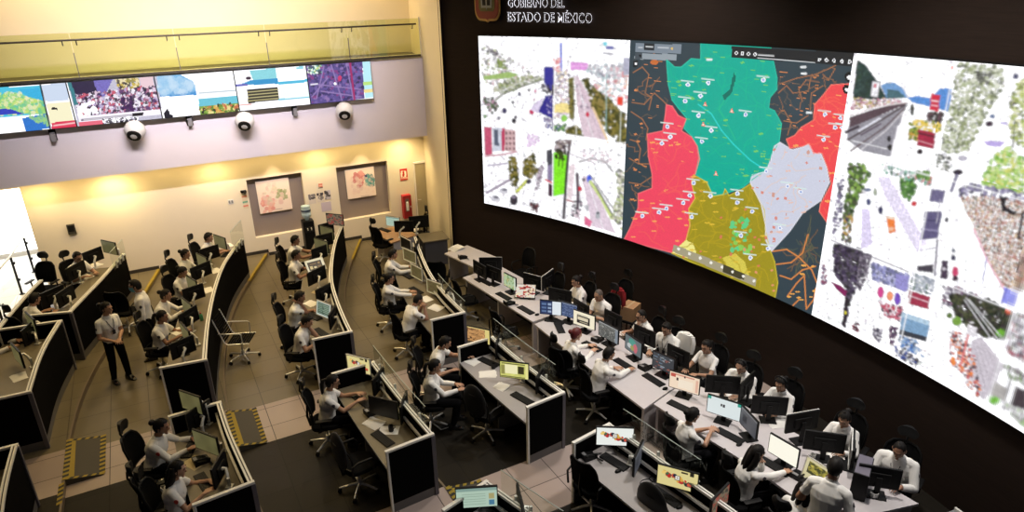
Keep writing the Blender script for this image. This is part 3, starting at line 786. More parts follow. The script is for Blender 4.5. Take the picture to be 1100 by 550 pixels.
M_MASK = mat('light_blue_face_mask', (0.14, 0.42, 0.55), 0.8, vary=.08)

def vlerp(a, b, t): return a + (b-a)*t
def ik(S, W, la, lb, hint):
    d = W-S; L = min(d.length, (la+lb)*0.995); d = d.normalized(); W = S + d*L
    a = (la*la - lb*lb + L*L)/(2*L); h = math.sqrt(max(la*la-a*a, 0))
    n = (hint - d*hint.dot(d)).normalized()
    return S + d*a + n*h, W

def seg_dist(V, a, b, r0, r1):
    a = np.array(a); b = np.array(b); ab = b-a
    t = np.clip(((V-a)@ab)/(ab@ab), 0, 1)
    return np.linalg.norm(V-(a+t[:, None]*ab), axis=1) - (r0+(r1-r0)*t), t

def ellring(c, s, t, a, b, n=18, pw=2.4):
    out = []
    for i in range(n):
        u = 2*PI*i/n; cu, su = math.cos(u), math.sin(u)
        out.append(c + s*(a*math.copysign(abs(cu)**(2/pw), cu)) + t*(b*math.copysign(abs(su)**(2/pw), su)))
    return out

BODY_CACHE = {}
def person_meshes(pose='sit', lean=8, side=0, hl=(.42, .14, .80), hr=(.42, -.14, .80), hyaw=0, hpitch=10, fem=False, sleeve='short', build=1.0, knee=.44):
    """one continuous figure facing +X; returns body, shirt, trousers, shoe meshes and the joints"""
    key = (pose, lean, side, tuple(hl), tuple(hr), hyaw, hpitch, fem, sleeve, build, knee)
    if key in BODY_CACHE: return BODY_CACHE[key]
    V = Vector; mb = MB()
    hipz = .53 if pose == 'sit' else .90
    hip = V((0, 0, hipz))
    ln, sd = math.radians(lean), math.radians(side)
    up = V((math.sin(ln), math.sin(sd), math.cos(ln))).normalized()
    fwd = V((math.cos(ln), 0, -math.sin(ln))); lat = up.cross(fwd).normalized()
    fwd = lat.cross(up).normalized()
    T = .50 if not fem else .475
    w = (1.0 if not fem else .88)*build
    neck = hip + up*T
    # torso
    prof = [(-.10, .10, .08), (-.06, .155, .11), (0, .172 if not fem else .185, .125), (.09, .155 if not fem else .148, .115), (.19, .150 if not fem else .138, .112),
            (.30, .172, .124 if not fem else .135), (.39, .178, .112), (.445, .155, .085), (.485, .095, .066), (.52, .058, .058)]
    mb.rings([ellring(hip + up*(h*T/.5), lat, fwd, a*w, b*(1 if fem else w)) for h, a, b in prof])
    if build > 1.05: mb.sphere(hip+up*.12+fwd*.05, (.13, .15, .14), 14, 10)
    # neck and head
    hy, hp = math.radians(hyaw), math.radians(hpitch)
    hdir = V((math.cos(hp)*math.cos(hy), math.cos(hp)*math.sin(hy), -math.sin(hp)))
    hlat = V((-math.sin(hy), math.cos(hy), 0)); hup = hdir.cross(hlat)
    nk = neck + up*.075 + fwd*.012
    hc = nk + hup*.105 + hdir*.022
    mb.cap_(neck-up*.04, nk+hup*.05, .058 if not fem else .05, .054 if not fem else .047)
    HM = Matrix((hdir, hlat, hup)).transposed()
    # head shape: cranium, narrower jaw, brow, nose, lips, ears
    rs = []; n, m = 20, 14
    for k in range(m+1):
        a = PI*k/m; ring = []
        z = -math.cos(a)
        for i in range(n):
            u = 2*PI*i/n; x = max(math.sin(a), 2e-3)*math.cos(u); y = max(math.sin(a), 2e-3)*math.sin(u)
            q = V((x*.097, y*.076, z*.118))
            if z < 0:
                q.y *= 1 - .34*(-z)**1.3
                q.x = q.x*(1-.18*(-z)) + .020*(-z)
            if x < 0 and z < -.1: q.x *= 1-.25*(-z)
            ring.append(hc + HM @ q)
        rs.append(ring)
    mb.rings(rs)
    H = lambda x, y, z: hc + HM @ V((x, y, z))
    mb.cap_(H(.088, 0, .012), H(.108, 0, -.026), .009, .015, 8, 3)
    mb.cap_(H(.092, -.03, .03), H(.092, .03, .03), .010, .010, 8, 3)
    mb.cap_(H(.090, -.018, -.058), H(.090, .018, -.058), .009, .009, 8, 3)
    mb.sphere(H(.078, 0, -.098), .022, 10, 6)
    for s_ in (1, -1):
        mb.sphere(H(-.005, s_*.078, -.005), (.022, .010, .034), 10, 6, HM)
    # arms and hands
    segs = []; hands = []
    for s_, tgt in ((1, hl), (-1, hr)):
        sh = hip + up*(T*.85) + lat*(s_*.172*w) - fwd*.005
        hint = V((-.25, s_*.55, -.8)) if pose == 'sit' else V((-.5, s_*.5, -.3))
        el, wr = ik(sh, V(tgt), .29, .255, hint)
        mb.cap_(sh-lat*(s_*.07)+up*.015, sh, .06*w, .052*w)
        mb.cap_(sh, el, .054*w, .042*w); mb.cap_(el, vlerp(el, wr, .35), .042*w, .041*w); mb.cap_(vlerp(el, wr, .35), wr, .041*w, .027*w)
        d = (wr-el).normalized()
        if d.z > -.75: d = V((d.x, d.y, d.z*.35)).normalized()
        palm_n = V((0, 0, -1)) if d.z > -.75 else V((0, -s_, 0))
        sv = d.cross(palm_n).normalized(); pn = sv.cross(d).normalized()
        if pn.dot(palm_n) < 0: pn = -pn
        inner = V((0, -s_, 0)) if abs(d.z) < .75 else V((1, 0, 0))
        ts = 1 if sv.dot(inner) > 0 else -1
        mb.rings([ellring(wr + d*x, sv, pn, a, b, 12, 2.6) for x, a, b in ((-.015, .024, .02), (.02, .034, .017), (.055, .043, .015), (.085, .043, .013), (.098, .036, .008))])
        for k, (o, Lf, fan) in enumerate(((.034, .072, .16), (.0115, .082, .05), (-.0115, .077, -.05), (-.034, .060, -.18))):
            o *= ts; fan *= ts
            b0 = wr + d*.088 + sv*o; dd = (d + sv*fan).normalized()
            b1 = b0 + (dd*.94+pn*.20).normalized()*Lf*.45; b2 = b1 + (dd*.75+pn*.55).normalized()*Lf*.32; b3 = b2 + (dd*.5+pn*.8).normalized()*Lf*.23
            mb.cap_(b0-d*.01, b1, .0092, .0088, 8, 3); mb.cap_(b1, b2, .0088, .0082, 8, 3); mb.cap_(b2, b3, .0082, .0074, 8, 3)
        t0 = wr + d*.025 + sv*(ts*.030); t1 = t0 + (d*.72 + sv*(ts*.62) + pn*.15).normalized()*.042; t2 = t1 + (d*.95 + sv*(ts*.15) + pn*.25).normalized()*.034
        mb.cap_(wr+d*.02+sv*(ts*.012), t0, .015, .0125, 8, 3); mb.cap_(t0, t1, .0115, .0105, 8, 3); mb.cap_(t1, t2, .0105, .0085, 8, 3)
        segs.append((sh, el, wr, s_))
    # legs
    legs = []
    for s_ in (1, -1):
        hj = hip + V((0, s_*.092*w, -.03))
        if pose == 'sit':
            kn = V((knee, s_*.115, .50)); an = V((knee-.06+.10*s_*.3, s_*.125, .085))
        else:
            kn = V((.015+.02*s_, s_*.10, .48)); an = V((-.02+.05*s_, s_*.115, .085))
        mb.cap_(hj, kn, .088*w, .060); mb.cap_(kn, vlerp(kn, an, .35), .058, .056); mb.cap_(vlerp(kn, an, .35), an, .056, .040)
        mb.cap_(an + V((-.025, 0, -.035)), an + V((.11, s_*.02, -.05)), .034, .022)
        legs.append((hj, kn, an, s_))
    # one continuous skin: voxel union
    me = mb.mesh('raw_figure', SKINS[0])
    tmp = bpy.data.objects.new('raw_figure', me); COL.objects.link(tmp)
    r = tmp.modifiers.new('r', 'REMESH'); r.mode = 'VOXEL'; r.voxel_size = VOXEL
    s2 = tmp.modifiers.new('s', 'SMOOTH'); s2.factor = .5; s2.iterations = 2
    dc = tmp.modifiers.new('d', 'DECIMATE'); dc.ratio = DECI
    dg = bpy.context.evaluated_depsgraph_get()
    body = bpy.data.meshes.new_from_object(tmp.evaluated_get(dg))
    bpy.data.objects.remove(tmp); bpy.data.meshes.remove(me)
    body.name = 'body'
    nv = len(body.vertices)
    co = np.empty(nv*3); body.vertices.foreach_get('co', co); co = co.reshape(-1, 3)
    no = np.empty(nv*3); body.vertices.foreach_get('normal', no); no = no.reshape(-1, 3)
    # nearest limb for every vertex
    D = []; names = []; TT = []
    def addseg(nm, a, b, r0, r1):
        d_, t_ = seg_dist(co, a, b, r0, r1); D.append(d_); TT.append(t_); names.append(nm)
    addseg('torso', hip, hip+up*(T*.80), .15*w, .15*w)
    addseg('torso', hip+up*(T*.85)+lat*.13*w, hip+up*(T*.85)-lat*.13*w, .08, .08)
    addseg('neck', neck+up*.015, nk+hup*.04, .056, .054)
    addseg('head', hc-hup*.03, hc+hup*.03, .09, .09)
    for sh, el, wr, s_ in segs:
        addseg('uarm', sh, el, .054*w, .042*w); addseg('farm', el, wr, .042*w, .03*w)
        addseg('hand', wr+(wr-el).normalized()*.04, wr+(wr-el).normalized()*.16, .03, .02)
    for hj, kn, an, s_ in legs:
        addseg('thigh', hj, kn, .088*w, .06); addseg('calf', kn, an, .058, .04); addseg('foot', an+V((0, 0, -.05)), an+V((.12, 0, -.05)), .03, .03)
    D = np.array(D); TT = np.array(TT); lab = np.argmin(D, 0); tt = TT[lab, np.arange(nv)]
    nm = np.array(names)[lab]
    hgt = (co-np.array(hip))@np.array(up)
    PH = np.full(nv, -.02)
    PH = np.where(nm == 'torso', hgt+.005, PH)
    PH = np.where(nm == 'uarm', (.29*(.66-tt) if sleeve == 'short' else .05), PH)
    if sleeve == 'long': PH = np.where(nm == 'farm', .255*(.96-tt), PH)
    shirt = np.where(nm == 'neck', .12*(.25-tt), PH)
    PH = np.full(nv, -.02)
    PH = np.where(nm == 'torso', .05-hgt, PH); PH = np.where(nm == 'thigh', .05, PH)
    trous = np.where(nm == 'calf', .40*(1.02-tt), PH); trous = np.where(nm == 'foot', (co[:, 2]-.048), trous)
    npoly = len(body.polygons)
    body.calc_loop_triangles()
    tri = np.empty(len(body.loop_triangles)*3, int); body.loop_triangles.foreach_get('vertices', tri); tri = tri.reshape(-1, 3)
    def cloth(ph, off, name, m, wr_amp):
        wv = np.sin(co[:, 0]*41+co[:, 2]*23)*np.sin(co[:, 1]*37-co[:, 2]*29)
        q = co + no*(off + wr_amp*wv)[:, None]
        pos = ph > 0; cnt = pos[tri].sum(1)
        fs = tri[cnt == 3].tolist(); vs = q.tolist(); cut = {}
        def mid(a, b):
            k = (min(a, b), max(a, b))
            if k not in cut:
                t = ph[a]/(ph[a]-ph[b]); cut[k] = len(vs); vs.append((q[a]+(q[b]-q[a])*t).tolist())
            return cut[k]
        for f in tri[(cnt == 1) | (cnt == 2)].tolist():
            out = []
            for i in range(3):
                a, b = f[i], f[(i+1) % 3]
                if pos[a]: out.append(a)
                if pos[a] != pos[b]: out.append(mid(a, b))
            fs.append(out)
        used = sorted({i for f in fs for i in f}); mp = {u: i for i, u in enumerate(used)}
        c = bpy.data.meshes.new(name); c.from_pydata([vs[u] for u in used], [], [[mp[i] for i in f] for f in fs])
        c.materials.append(m); c.polygons.foreach_set('use_smooth', [True]*len(c.polygons)); c.update()
        return c
    sh_me = cloth(shirt, .011, 'shirt', M_SHIRT, .0022)
    tr_me = cloth(trous, .008, 'trousers', M_TROUSERS, .0015)
    body.polygons.foreach_set('use_smooth', [True]*npoly); body.update()
    SB = []
    for hj, kn, an, s_ in legs:
        sb = MB()
        b0 = an + V((0, 0, -.03)); f = V((1, s_*.15, 0)).normalized(); sd_ = V((-f.y, f.x, 0))
        rr = []
        for x, ww, z0, z1 in ((-.085, .026, -.052, -.01), (-.075, .043, -.055, .055), (-.02, .050, -.055, .07), (.05, .050, -.055, .03), (.11, .046, -.055, -.015), (.155, .038, -.055, -.028), (.175, .018, -.054, -.038)):
            c = b0 + f*x; rr.append([c+sd_*(ww*cx)+V((0, 0, z0+(z1-z0)*cz)) for cx, cz in ((-1, 0), (1, 0), (1.02, .45), (.7, .9), (0, 1), (-.7, .9), (-1.02, .45))])
        sb.rings(rr)
        shoe = sb.mesh('shoe', M_SHOE, True); SB.append(shoe)
    J = dict(hip=hip, up=up, fwd=fwd, lat=lat, neck=neck, hc=hc, HM=HM, segs=segs, T=T, w=w)
    BODY_CACHE[key] = (body, sh_me, tr_me, SB, J)
    return BODY_CACHE[key]

def hair_mesh(J, style, m):
    """solid head of hair; style: short, crop, bald, bun, tail, long"""
    hc, HM = J['hc'], J['HM']; mb = MB()
    H = lambda x, y, z: hc + HM @ Vector((x, y, z))
    n, mm = 28, 18
    grow = {'crop': .004, 'short': .012}.get(style, .011)
    def pt(k, i, ex):
        a = PI*k/mm; u = 2*PI*i/n; z = -math.cos(a); x = max(math.sin(a), 2e-3)*math.cos(u); y = max(math.sin(a), 2e-3)*math.sin(u)
        q = Vector((x*(.097+ex)-.004, y*(.076+ex), z*(.118+ex)+.003))
        if z < 0: q.y *= 1 - .22*(-z)
        return x, y, z, q
    keep = {}; vs = []; fs = []
    def inside(x, y, z):
        lim = .60 if x > .55 else (.26 if x > .15 else (-.30 if x > -.2 else -.62))
        if style in ('long', 'tail', 'bun') and x <= .15: lim -= .08
        if style == 'crop' and x > .55: lim += .12
        return z > lim
    outer = {}; 
    for k in range(mm+1):
        for i in range(n):
            x, y, z, q = pt(k, i, grow*(1+.55*math.sin(i*2.3+k*.7)*math.sin(k*1.9-i*.4))); outer[k, i] = len(vs); vs.append(hc+HM @ q)
    inner0 = len(vs)
    for k in range(mm+1):
        for i in range(n):
            x, y, z, q = pt(k, i, -.006); vs.append(hc+HM @ q)
    cell = {}
    for k in range(mm):
        for i in range(n):
            x, y, z, _ = pt(k+.5, i+.5, 0); cell[k, i] = inside(x, y, z)
    idx = lambda k, i: k*n+(i % n)
    for (k, i), on in cell.items():
        if not on: continue
        fs.append((idx(k, i), idx(k, i+1), idx(k+1, i+1), idx(k+1, i)))
        for (dk, di, e0, e1) in ((-1, 0, (k, i), (k, i+1)), (1, 0, (k+1, i+1), (k+1, i)), (0, 1, (k, i+1), (k+1, i+1)), (0, -1, (k+1, i), (k, i))):
            nb = (k+dk, (i+di) % n)
            if nb in cell and not cell[nb]:
                fs.append((idx(*e1), idx(*e0), inner0+idx(*e0), inner0+idx(*e1)))
    mb._add(vs, fs)
    if style == 'bun':
        mb.sphere(H(-.125, 0, .045), (.045, .048, .045), 12, 8)
    if style == 'tail':
        mb.sphere(H(-.108, 0, .03), .026, 10, 6)
        mb.tube([H(-.105, 0, .03), H(-.145, 0, .01), H(-.155, 0, -.06), H(-.14, .01, -.14), H(-.125, .01, -.22), H(-.12, .015, -.27)], [.02, .03, .034, .032, .022, .006], 10)
    if style == 'long':
        for s_ in (-1, 0, 1):
            mb.tube([H(-.05, s_*.06, .06), H(-.085+abs(s_)*.045, s_*.078, -.03), H(-.082+abs(s_)*.035, s_*.078, -.12), H(-.095+abs(s_)*.02, s_*.066, -.21), H(-.10, s_*.055, -.29)], [.03, .044, .046, .038, .012], 12)
    if style == 'short':
        mb.cap_(H(.05, -.03, .100), H(.052, .03, .102), .024, .022, 10, 4)
    return mb.mesh('hair', m, True)

def person(label, loc, deg, z0=0.0, hair='short', skin=1, hairmat=None, group=None, lanyard=False, headset=False, glasses=False, mask=False, patch=None, scale=1.0, eyes=True, vest=False, **pose):
    body, sh, tr, shoe, J = person_meshes(**pose)
    root = thing('person', label, 'person', (loc[0], loc[1], z0), math.radians(deg), group)
    root.scale = (scale,)*3
    if body.users > 0:
        b = body.copy() if body.materials and body.materials[0] != SKINS[skin] else body
    else: b = body
    b.materials.clear(); b.materials.append(SKINS[skin])
    bo = put(b, 'body', root); so = put(sh, 'shirt', root); put(tr, 'trousers', root); [put(q, 'shoe', root) for q in shoe]
    hc, HM = J['hc'], J['HM']; H = lambda x, y, z: hc + HM @ Vector((x, y, z))
    if hair: put(hair_mesh(J, hair, hairmat or M_HAIR), 'hair', root)
    if eyes:
        for s_ in (1, -1):
            MB().sphere(H(.0875, s_*.031, .012), (.006, .012, .0065), 8, 6, HM).build('eye', M_EYE, bo, True)
            MB().tube([H(.094, s_*.016, .034), H(.095, s_*.032, .040), H(.086, s_*.046, .035)], [.004, .005, .003], 6).build('eyebrow', M_HAIR, bo, True)
    neck, up, fwd, lat = J['neck'], J['up'], J['fwd'], J['lat']
    # shirt collar
    cb = MB(); base = neck + up*.01
    ringp = []
    for i in range(17):
        a = 2*PI*i/16; ringp.append(base + lat*(.066*math.cos(a)) + fwd*(.066*math.sin(a)+.004) - up*(.018*max(math.sin(a), 0)))
    cb.tube(ringp, .013, 8); cb.build('collar', M_SHIRT, so, True)
    # emblems on both sleeves
    for s0, el, wr, s_ in J['segs']:
        d = (el-s0).normalized(); out = (lat*s_ - d*(lat*s_).dot(d)).normalized(); c = s0 + d*.115 + out*(.064*J['w'])
        f2 = d.cross(out).normalized()
        pb = MB(); pb.rings([[c + out*(o-.008*math.cos(a)**2) + d*(.030*math.sin(a)) + f2*(.026*math.cos(a)) for a in [2*PI*i/14 for i in range(14)]] for o in (-.006, .004)])
        pb.build('sleeve_emblem', patch or M_PATCH, so, True)
    if lanyard:
        lb = MB(); T = J['T']; hip = J['hip']
        a0 = neck + lat*.06 + fwd*.03 - up*.0; a1 = neck - lat*.06 + fwd*.03; c = hip + up*(T*.52) + fwd*.150
        lb.tube([a0, neck + lat*.055 + fwd*.115 - up*.07, vlerp(neck+lat*.05+fwd*.13-up*.1, c, .5)+fwd*.012, c], .0055, 6)
        lb.tube([a1, neck - lat*.055 + fwd*.115 - up*.07, vlerp(neck-lat*.05+fwd*.13-up*.1, c, .5)+fwd*.012, c], .0055, 6)
        lb.box(c - up*.045 + fwd*.006, (.008, .055, .085))
        lb.build('lanyard', M_LANYARD, root, True)
    if headset:
        hb = MB(); hb.tube([H(-.01, .100*math.cos(a), .035+.105*math.sin(a)) for a in [PI*k/10 for k in range(11)]], .009, 8)
        for s_ in (1, -1): hb.sphere(H(-.006, s_*.092, -.002), (.030, .016, .034), 10, 8, HM)
        hb.tube([H(.0, .095, -.01), H(.06, .088, -.06), H(.105, .05, -.07)], .005, 6)
        hb.build('headset', M_PLASTIC, root, True)
    if glasses:
        gb = MB()
        for s_ in (1, -1):
            gb.tube([H(.103, s_*.033+.024*math.cos(a), .010+.018*math.sin(a)) for a in [2*PI*k/12 for k in range(13)]], .003, 6)
            gb.tube([H(.102, s_*.056, .014), H(.06, s_*.080, .014), H(.0, s_*.084, .012)], .003, 6)
        gb.tube([H(.104, -.010, .012), H(.104, .010, .012)], .003, 6)
        gb.build('glasses', M_PLASTIC, root, True)
    if mask:
        k = MB(); rs = []
        for z in (-.105, -.085, -.055, -.02, .0):
            wd = .068 if z > -.08 else .05; fx = .112 if z > -.06 else .10
            rs.append([H(fx*math.cos(a)*(1 if z > -.1 else .9)+.004, wd*math.sin(a)*1.12, z) for a in [math.radians(t) for t in range(-75, 76, 15)]])
        k.rings(rs, cap=False, closed=False); k.build('face_mask', M_MASK, root, True)
    return root
# ------------------------------------------------------------------ curved desk rows
T1_, T2_, T3_ = 3*LV, 2*LV, LV
desk_row('operator_desk', 'long black desk row below the small dark wall box, nearest the corridor opening', [(-1.02, 17.26), (-1.24, 16.53), (-1.45, 15.82), (-1.70, 15.09), (-1.96, 14.30)], T1_, far=False, glass=(16.4, 17.3, .34), top=M_TOPB)
desk_row('operator_desk', 'black angled desk island at left edge behind the standing woman', [(-2.10, 13.95), (-2.31, 12.74), (-2.36, 11.37)], T1_, depth=.95, top=M_TOPB)
desk_row('operator_desk', 'black desk end cut off by the lower left picture corner', [(-2.38, 9.88), (-2.40, 8.95), (-2.36, 8.2), (-2.3, 7.2)], T1_, top=M_TOPB)
desk_row('operator_desk', 'tall curved black desk row left of the first lit niche', [(1.58, 17.14), (1.22, 16.32), (.90, 15.44), (.65, 14.41), (.46, 13.48), (.28, 12.44), (.12, 11.21)], T2_, far=False, glass=(16.2, 17.2, .48), top=M_TOPB)
desk_row('operator_desk', 'desk row beside the yellow taped ramp, where two women with red sleeve emblems sit', [(.17, 9.73), (.19, 8.97), (.24, 8.35), (.31, 7.62)], T2_, top=M_TOPB)
desk_row('operator_desk', 'curved desk row with pale trim that starts beside the water cooler', [(4.10, 17.15), (3.61, 16.04), (3.16, 14.67), (2.87, 13.61), (2.72, 12.61), (2.63, 11.79), (2.58, 11.12)], T3_, far=False, top=M_TOPB)
desk_row('operator_desk', 'glass topped desk row where a long-haired woman in glasses sits alone', [(2.59, 9.85), (2.61, 9.07), (2.64, 8.39), (2.70, 7.52)], T3_, glass=(7.6, 9.9, .30), top=M_TOPB)
desk_row('operator_desk', 'desk row with white framed map monitors reaching the beige corner desk', [(5.52, 15.5), (5.15, 14.09), (4.89, 12.83), (4.80, 11.87), (4.78, 10.95)], 0, far=False, glass=(10.9, 12.6, .22), top=M_TOPB)
desk_row('operator_desk', 'glass topped desk row in the centre with two yellow lit monitors', [(4.80, 9.76), (4.83, 8.83), (4.88, 8.22), (4.94, 7.60)], 0, glass=(7.7, 9.8, .36), top=M_TOP)
desk_row('operator_desk', 'glass topped desk row at bottom centre with two colourful emblem monitors', [(5.07, 6.57), (5.16, 5.97), (5.21, 5.43), (5.27, 5.0), (5.33, 4.45), (5.42, 3.6)], 0, glass=(4.75, 6.5, .36), top=M_TOP)
desk_row('operator_desk', 'desk corner with one greenish monitor at bottom edge of the picture', [(2.92, 6.26), (3.0, 5.98), (3.13, 5.51), (3.35, 4.8)], T3_, glass=(4.9, 6.2, .30), top=M_TOP)

# frosted lettering on the desk glass
def text_mesh(s, size, depth=0.0, m=None, align='CENTER'):
    cu = bpy.data.curves.new('lettering', 'FONT'); cu.body = s; cu.size = size; cu.extrude = depth; cu.align_x = align
    cu.resolution_u = 3
    o = bpy.data.objects.new('lettering', cu); COL.objects.link(o)
    dg = bpy.context.evaluated_depsgraph_get(); me = bpy.data.meshes.new_from_object(o.evaluated_get(dg))
    bpy.data.objects.remove(o); bpy.data.curves.remove(cu)
    me.materials.clear(); me.materials.append(m); return me
M_LETTER = mat_frost('frosted_lettering', (.42, .44, .43), .22)
def glass_text(s, desk, xw, yw, z, deg, size):
    me = text_mesh(s, size, .0006, M_LETTER)
    o = bpy.data.objects.new('lettering', me); COL.objects.link(o)
    R = Matrix.Rotation(math.radians(deg), 4, 'Z') @ Matrix.Rotation(PI/2, 4, 'X')
    o.parent = desk; o.matrix_local = Matrix.Translation((xw-desk.location.x, yw-desk.location.y, z-desk.location.z)) @ R
    return o
ROWS = [o for o in bpy.data.objects if o.name.startswith('operator_desk')]
def row_by(txt): return next(o for o in ROWS if txt in o['label'])
r5 = row_by('two colourful emblem'); r4n = row_by('two yellow lit')
glass_text('COMUNICACIÓN', r5, 5.245, 5.55, 1.30, -84, .17)
glass_text('SOCIAL', r5, 5.20, 5.75, 1.17, -84, .14)

for y0, y1 in ((9.05, 9.50), (7.85, 8.25)):
    m = MB(); n = 12
    for k in range(n):
        for r in range(3):
            y = y0+(y1-y0)*k/n; x = 4.83+.022+max(0, (8.8-y)*.085); hh = .03+.012*((k*7+r*3) % 3)
            m.box((x-r4n.location.x, y-r4n.location.y, 1.20+.055*r), (.002, .018+.006*((k+r) % 2), hh))
    m.build('frosted_pattern', M_LETTER, r4n)

# ------------------------------------------------------------------ front console tables
def console_table(name, label, poly, z=.74, legs=(), m=None, skirt=()):
    cx = sum(q[0] for q in poly)/len(poly); cy = sum(q[1] for q in poly)/len(poly)
    o = thing(name, label, 'table', (cx, cy, 0)); L = [(x-cx, y-cy) for x, y in poly]
    s = sum(L[i][0]*L[(i+1) % len(L)][1]-L[(i+1) % len(L)][0]*L[i][1] for i in range(len(L)))
    if s < 0: L = L[::-1]
    MB().prism(L, z-.035, z).build('tabletop', m or M_TOPW, o)
    k = 1.0
    for (a, b) in legs:
        ax, ay, bx, by = a[0]-cx, a[1]-cy, b[0]-cx, b[1]-cy
        d = math.hypot(bx-ax, by-ay)
        MB().box(((ax+bx)/2, (ay+by)/2, (z-.035)/2), (d, .045, z-.035), math.atan2(by-ay, bx-ax), .004).build('leg_panel', M_TOPW, o)
    for (a, b) in skirt:
        ax, ay, bx, by = a[0]-cx, a[1]-cy, b[0]-cx, b[1]-cy; d = math.hypot(bx-ax, by-ay)
        MB().box(((ax+bx)/2, (ay+by)/2, .42), (d, .025, .5), math.atan2(by-ay, bx-ax)).build('modesty_panel', M_BLACK, o)
    return o
console_table('console_table', 'white console table nearest the back wall, cluttered with dark monitors', [(5.74, 13.16), (6.02, 10.42), (7.12, 10.55), (6.80, 13.35)], legs=[((6.04, 10.46), (7.08, 10.58)), ((5.8, 13.1), (6.75, 13.28)), ((5.95, 11.8), (6.9, 11.9))], skirt=[((6.3, 13.1), (6.55, 10.6))])
console_table('console_table', 'middle console table where the red-haired woman sits', [(6.00, 10.32), (5.99, 8.4), (6.03, 6.955), (7.15, 7.265), (7.12, 8.4), (7.10, 10.45)], legs=[((6.08, 7.03), (7.10, 7.31)), ((6.03, 8.45), (7.08, 8.45)), ((6.04, 10.26), (7.06, 10.38))], skirt=[((6.55, 10.2), (6.6, 7.1))])
console_table('console_table', 'large white console table at lower right with a black computer tower', [(6.25, 6.985), (6.34, 6.1), (6.44, 5.26), (6.47, 4.45), (6.95, 3.76), (7.73, 3.56), (7.62, 5.0), (7.42, 6.5), (7.15, 7.235)], legs=[((6.30, 6.94), (7.11, 7.17)), ((6.46, 5.2), (7.5, 5.4)), ((7.0, 3.80), (7.70, 3.63))], skirt=[((6.85, 6.95), (7.1, 4.1))])
console_table('console_table', 'small white table holding a paper stack, before the back corner', [(5.98, 14.78), (6.22, 13.60), (7.0, 13.85), (6.72, 15.0)], legs=[((6.05, 14.70), (6.65, 14.88)), ((6.27, 13.68), (6.9, 13.88))])
console_table('corner_desk', 'beige wooden desk below the red extinguisher box', [(4.94, 17.42), (5.08, 16.22), (5.90, 16.45), (5.76, 17.40)], m=mat('orange_beech_top', (.50, .30, .17), .45, vary=.12, scale=6), legs=[((5.0, 17.3), (5.7, 17.3)), ((5.15, 16.3), (5.85, 16.48))])
o = thing('cabinet', 'low dark cabinet with pale top against the white return wall', 'cabinet', (6.22, 16.1, 0), math.radians(-8))
MB().box((0, 0, .36), (.62, .62, .70), 0, .006).build('body', mat('blue_grey_cabinet', (.075, .075, .09), .5, vary=.08), o); MB().box((0, 0, .725), (.72, .70, .03), 0, .004).build('top', M_TOPB, o)
for s in (-1, 1):
    d = MB().box((-.318, s*.15, .38), (.02, .28, .62), 0, .004).build('door', M_DKGREY, o); MB().box((-.335, s*.03, .45), (.012, .012, .10)).build('handle', M_ALU, d)
o = thing('side_console', 'dark grey sloping console end at bottom right corner', 'console', (7.55, 3.0, 0), math.radians(-8))
MB().box((0, 0, .33), (.95, .70, .66), 0, .01).build('body', M_BLACK, o); MB().box((0, 0, .675), (1.0, .75, .03), 0, .006).build('top', M_GREY, o); MB().box((.49, 0, .70), (.03, .75, .05), 0, .004).build('edge_trim', M_RAIL, o)

# ------------------------------------------------------------------ seated and standing people
def at_head(J, px, py, z0, deg, sc=1.0):
    hc = J['hc']; a = math.radians(deg); x, y, _ = P(px, py, z0+hc.z*sc)
    return x-(hc.x*math.cos(a)-hc.y*math.sin(a))*sc, y-(hc.x*math.sin(a)+hc.y*math.cos(a))*sc
SIT = dict(pose='sit', lean=10, hpitch=14, hl=(.42, .14, .80), hr=(.42, -.14, .80))
def sitter(label, px, py, z0, deg, chair='mesh', clabel=None, group=None, scale=1.0, cdeg=None, kb=False, **k):
    look = {q: k.pop(q) for q in ('hair', 'skin', 'hairmat', 'lanyard', 'headset', 'glasses', 'mask', 'patch', 'eyes') if q in k}
    pose = dict(SIT); pose.update(k)
    J = person_meshes(**pose)[4]
    x, y = at_head(J, px, py, z0, deg, scale)
    p = person(label, (x, y), deg, z0, group=group, scale=scale, **look, **pose)
    if chair:
        a = math.radians(deg if cdeg is None else cdeg)
        office_chair(clabel, x-.03*math.cos(a), y-.03*math.sin(a), z0, deg if cdeg is None else cdeg, chair)
    if kb:
        q = math.radians(deg); kx, ky = x+.53*math.cos(q), y+.53*math.sin(q)
        tag(put(shared('kb', keyboard_mesh), 'keyboard', None, (kx, ky, z0+.741), q), ' '.join(('keyboard before the '+label).split()[:16]).rstrip(','), 'keyboard')
    return p, x, y
REST = dict(hl=(.34, .20, .72), hr=(.34, -.20, .72))
CHIN = (.20, -.03, 1.08)
# --- leftmost row
sitter('man in glasses behind dark monitors, under the small dark wall box', 83, 276, T1_, -50, clabel='chair of the man in glasses sitting under the small dark wall box', hair='short', skin=1, glasses=True, lean=8, hpitch=18)
sitter('person seen from behind beside the white corridor railing', 37, 321, T1_, 35, clabel='chair of the person seated by the corridor railing', hair='short', skin=1, lean=16, hpitch=20, eyes=False)
sitter('person whose forearms enter at the left picture edge', -16, 352, T1_, -10, clabel='chair of the person cut off by left picture edge', hair='short', skin=1, lean=12, sleeve='long', hl=(.55, .12, .80), hr=(.50, -.16, .80), eyes=False)
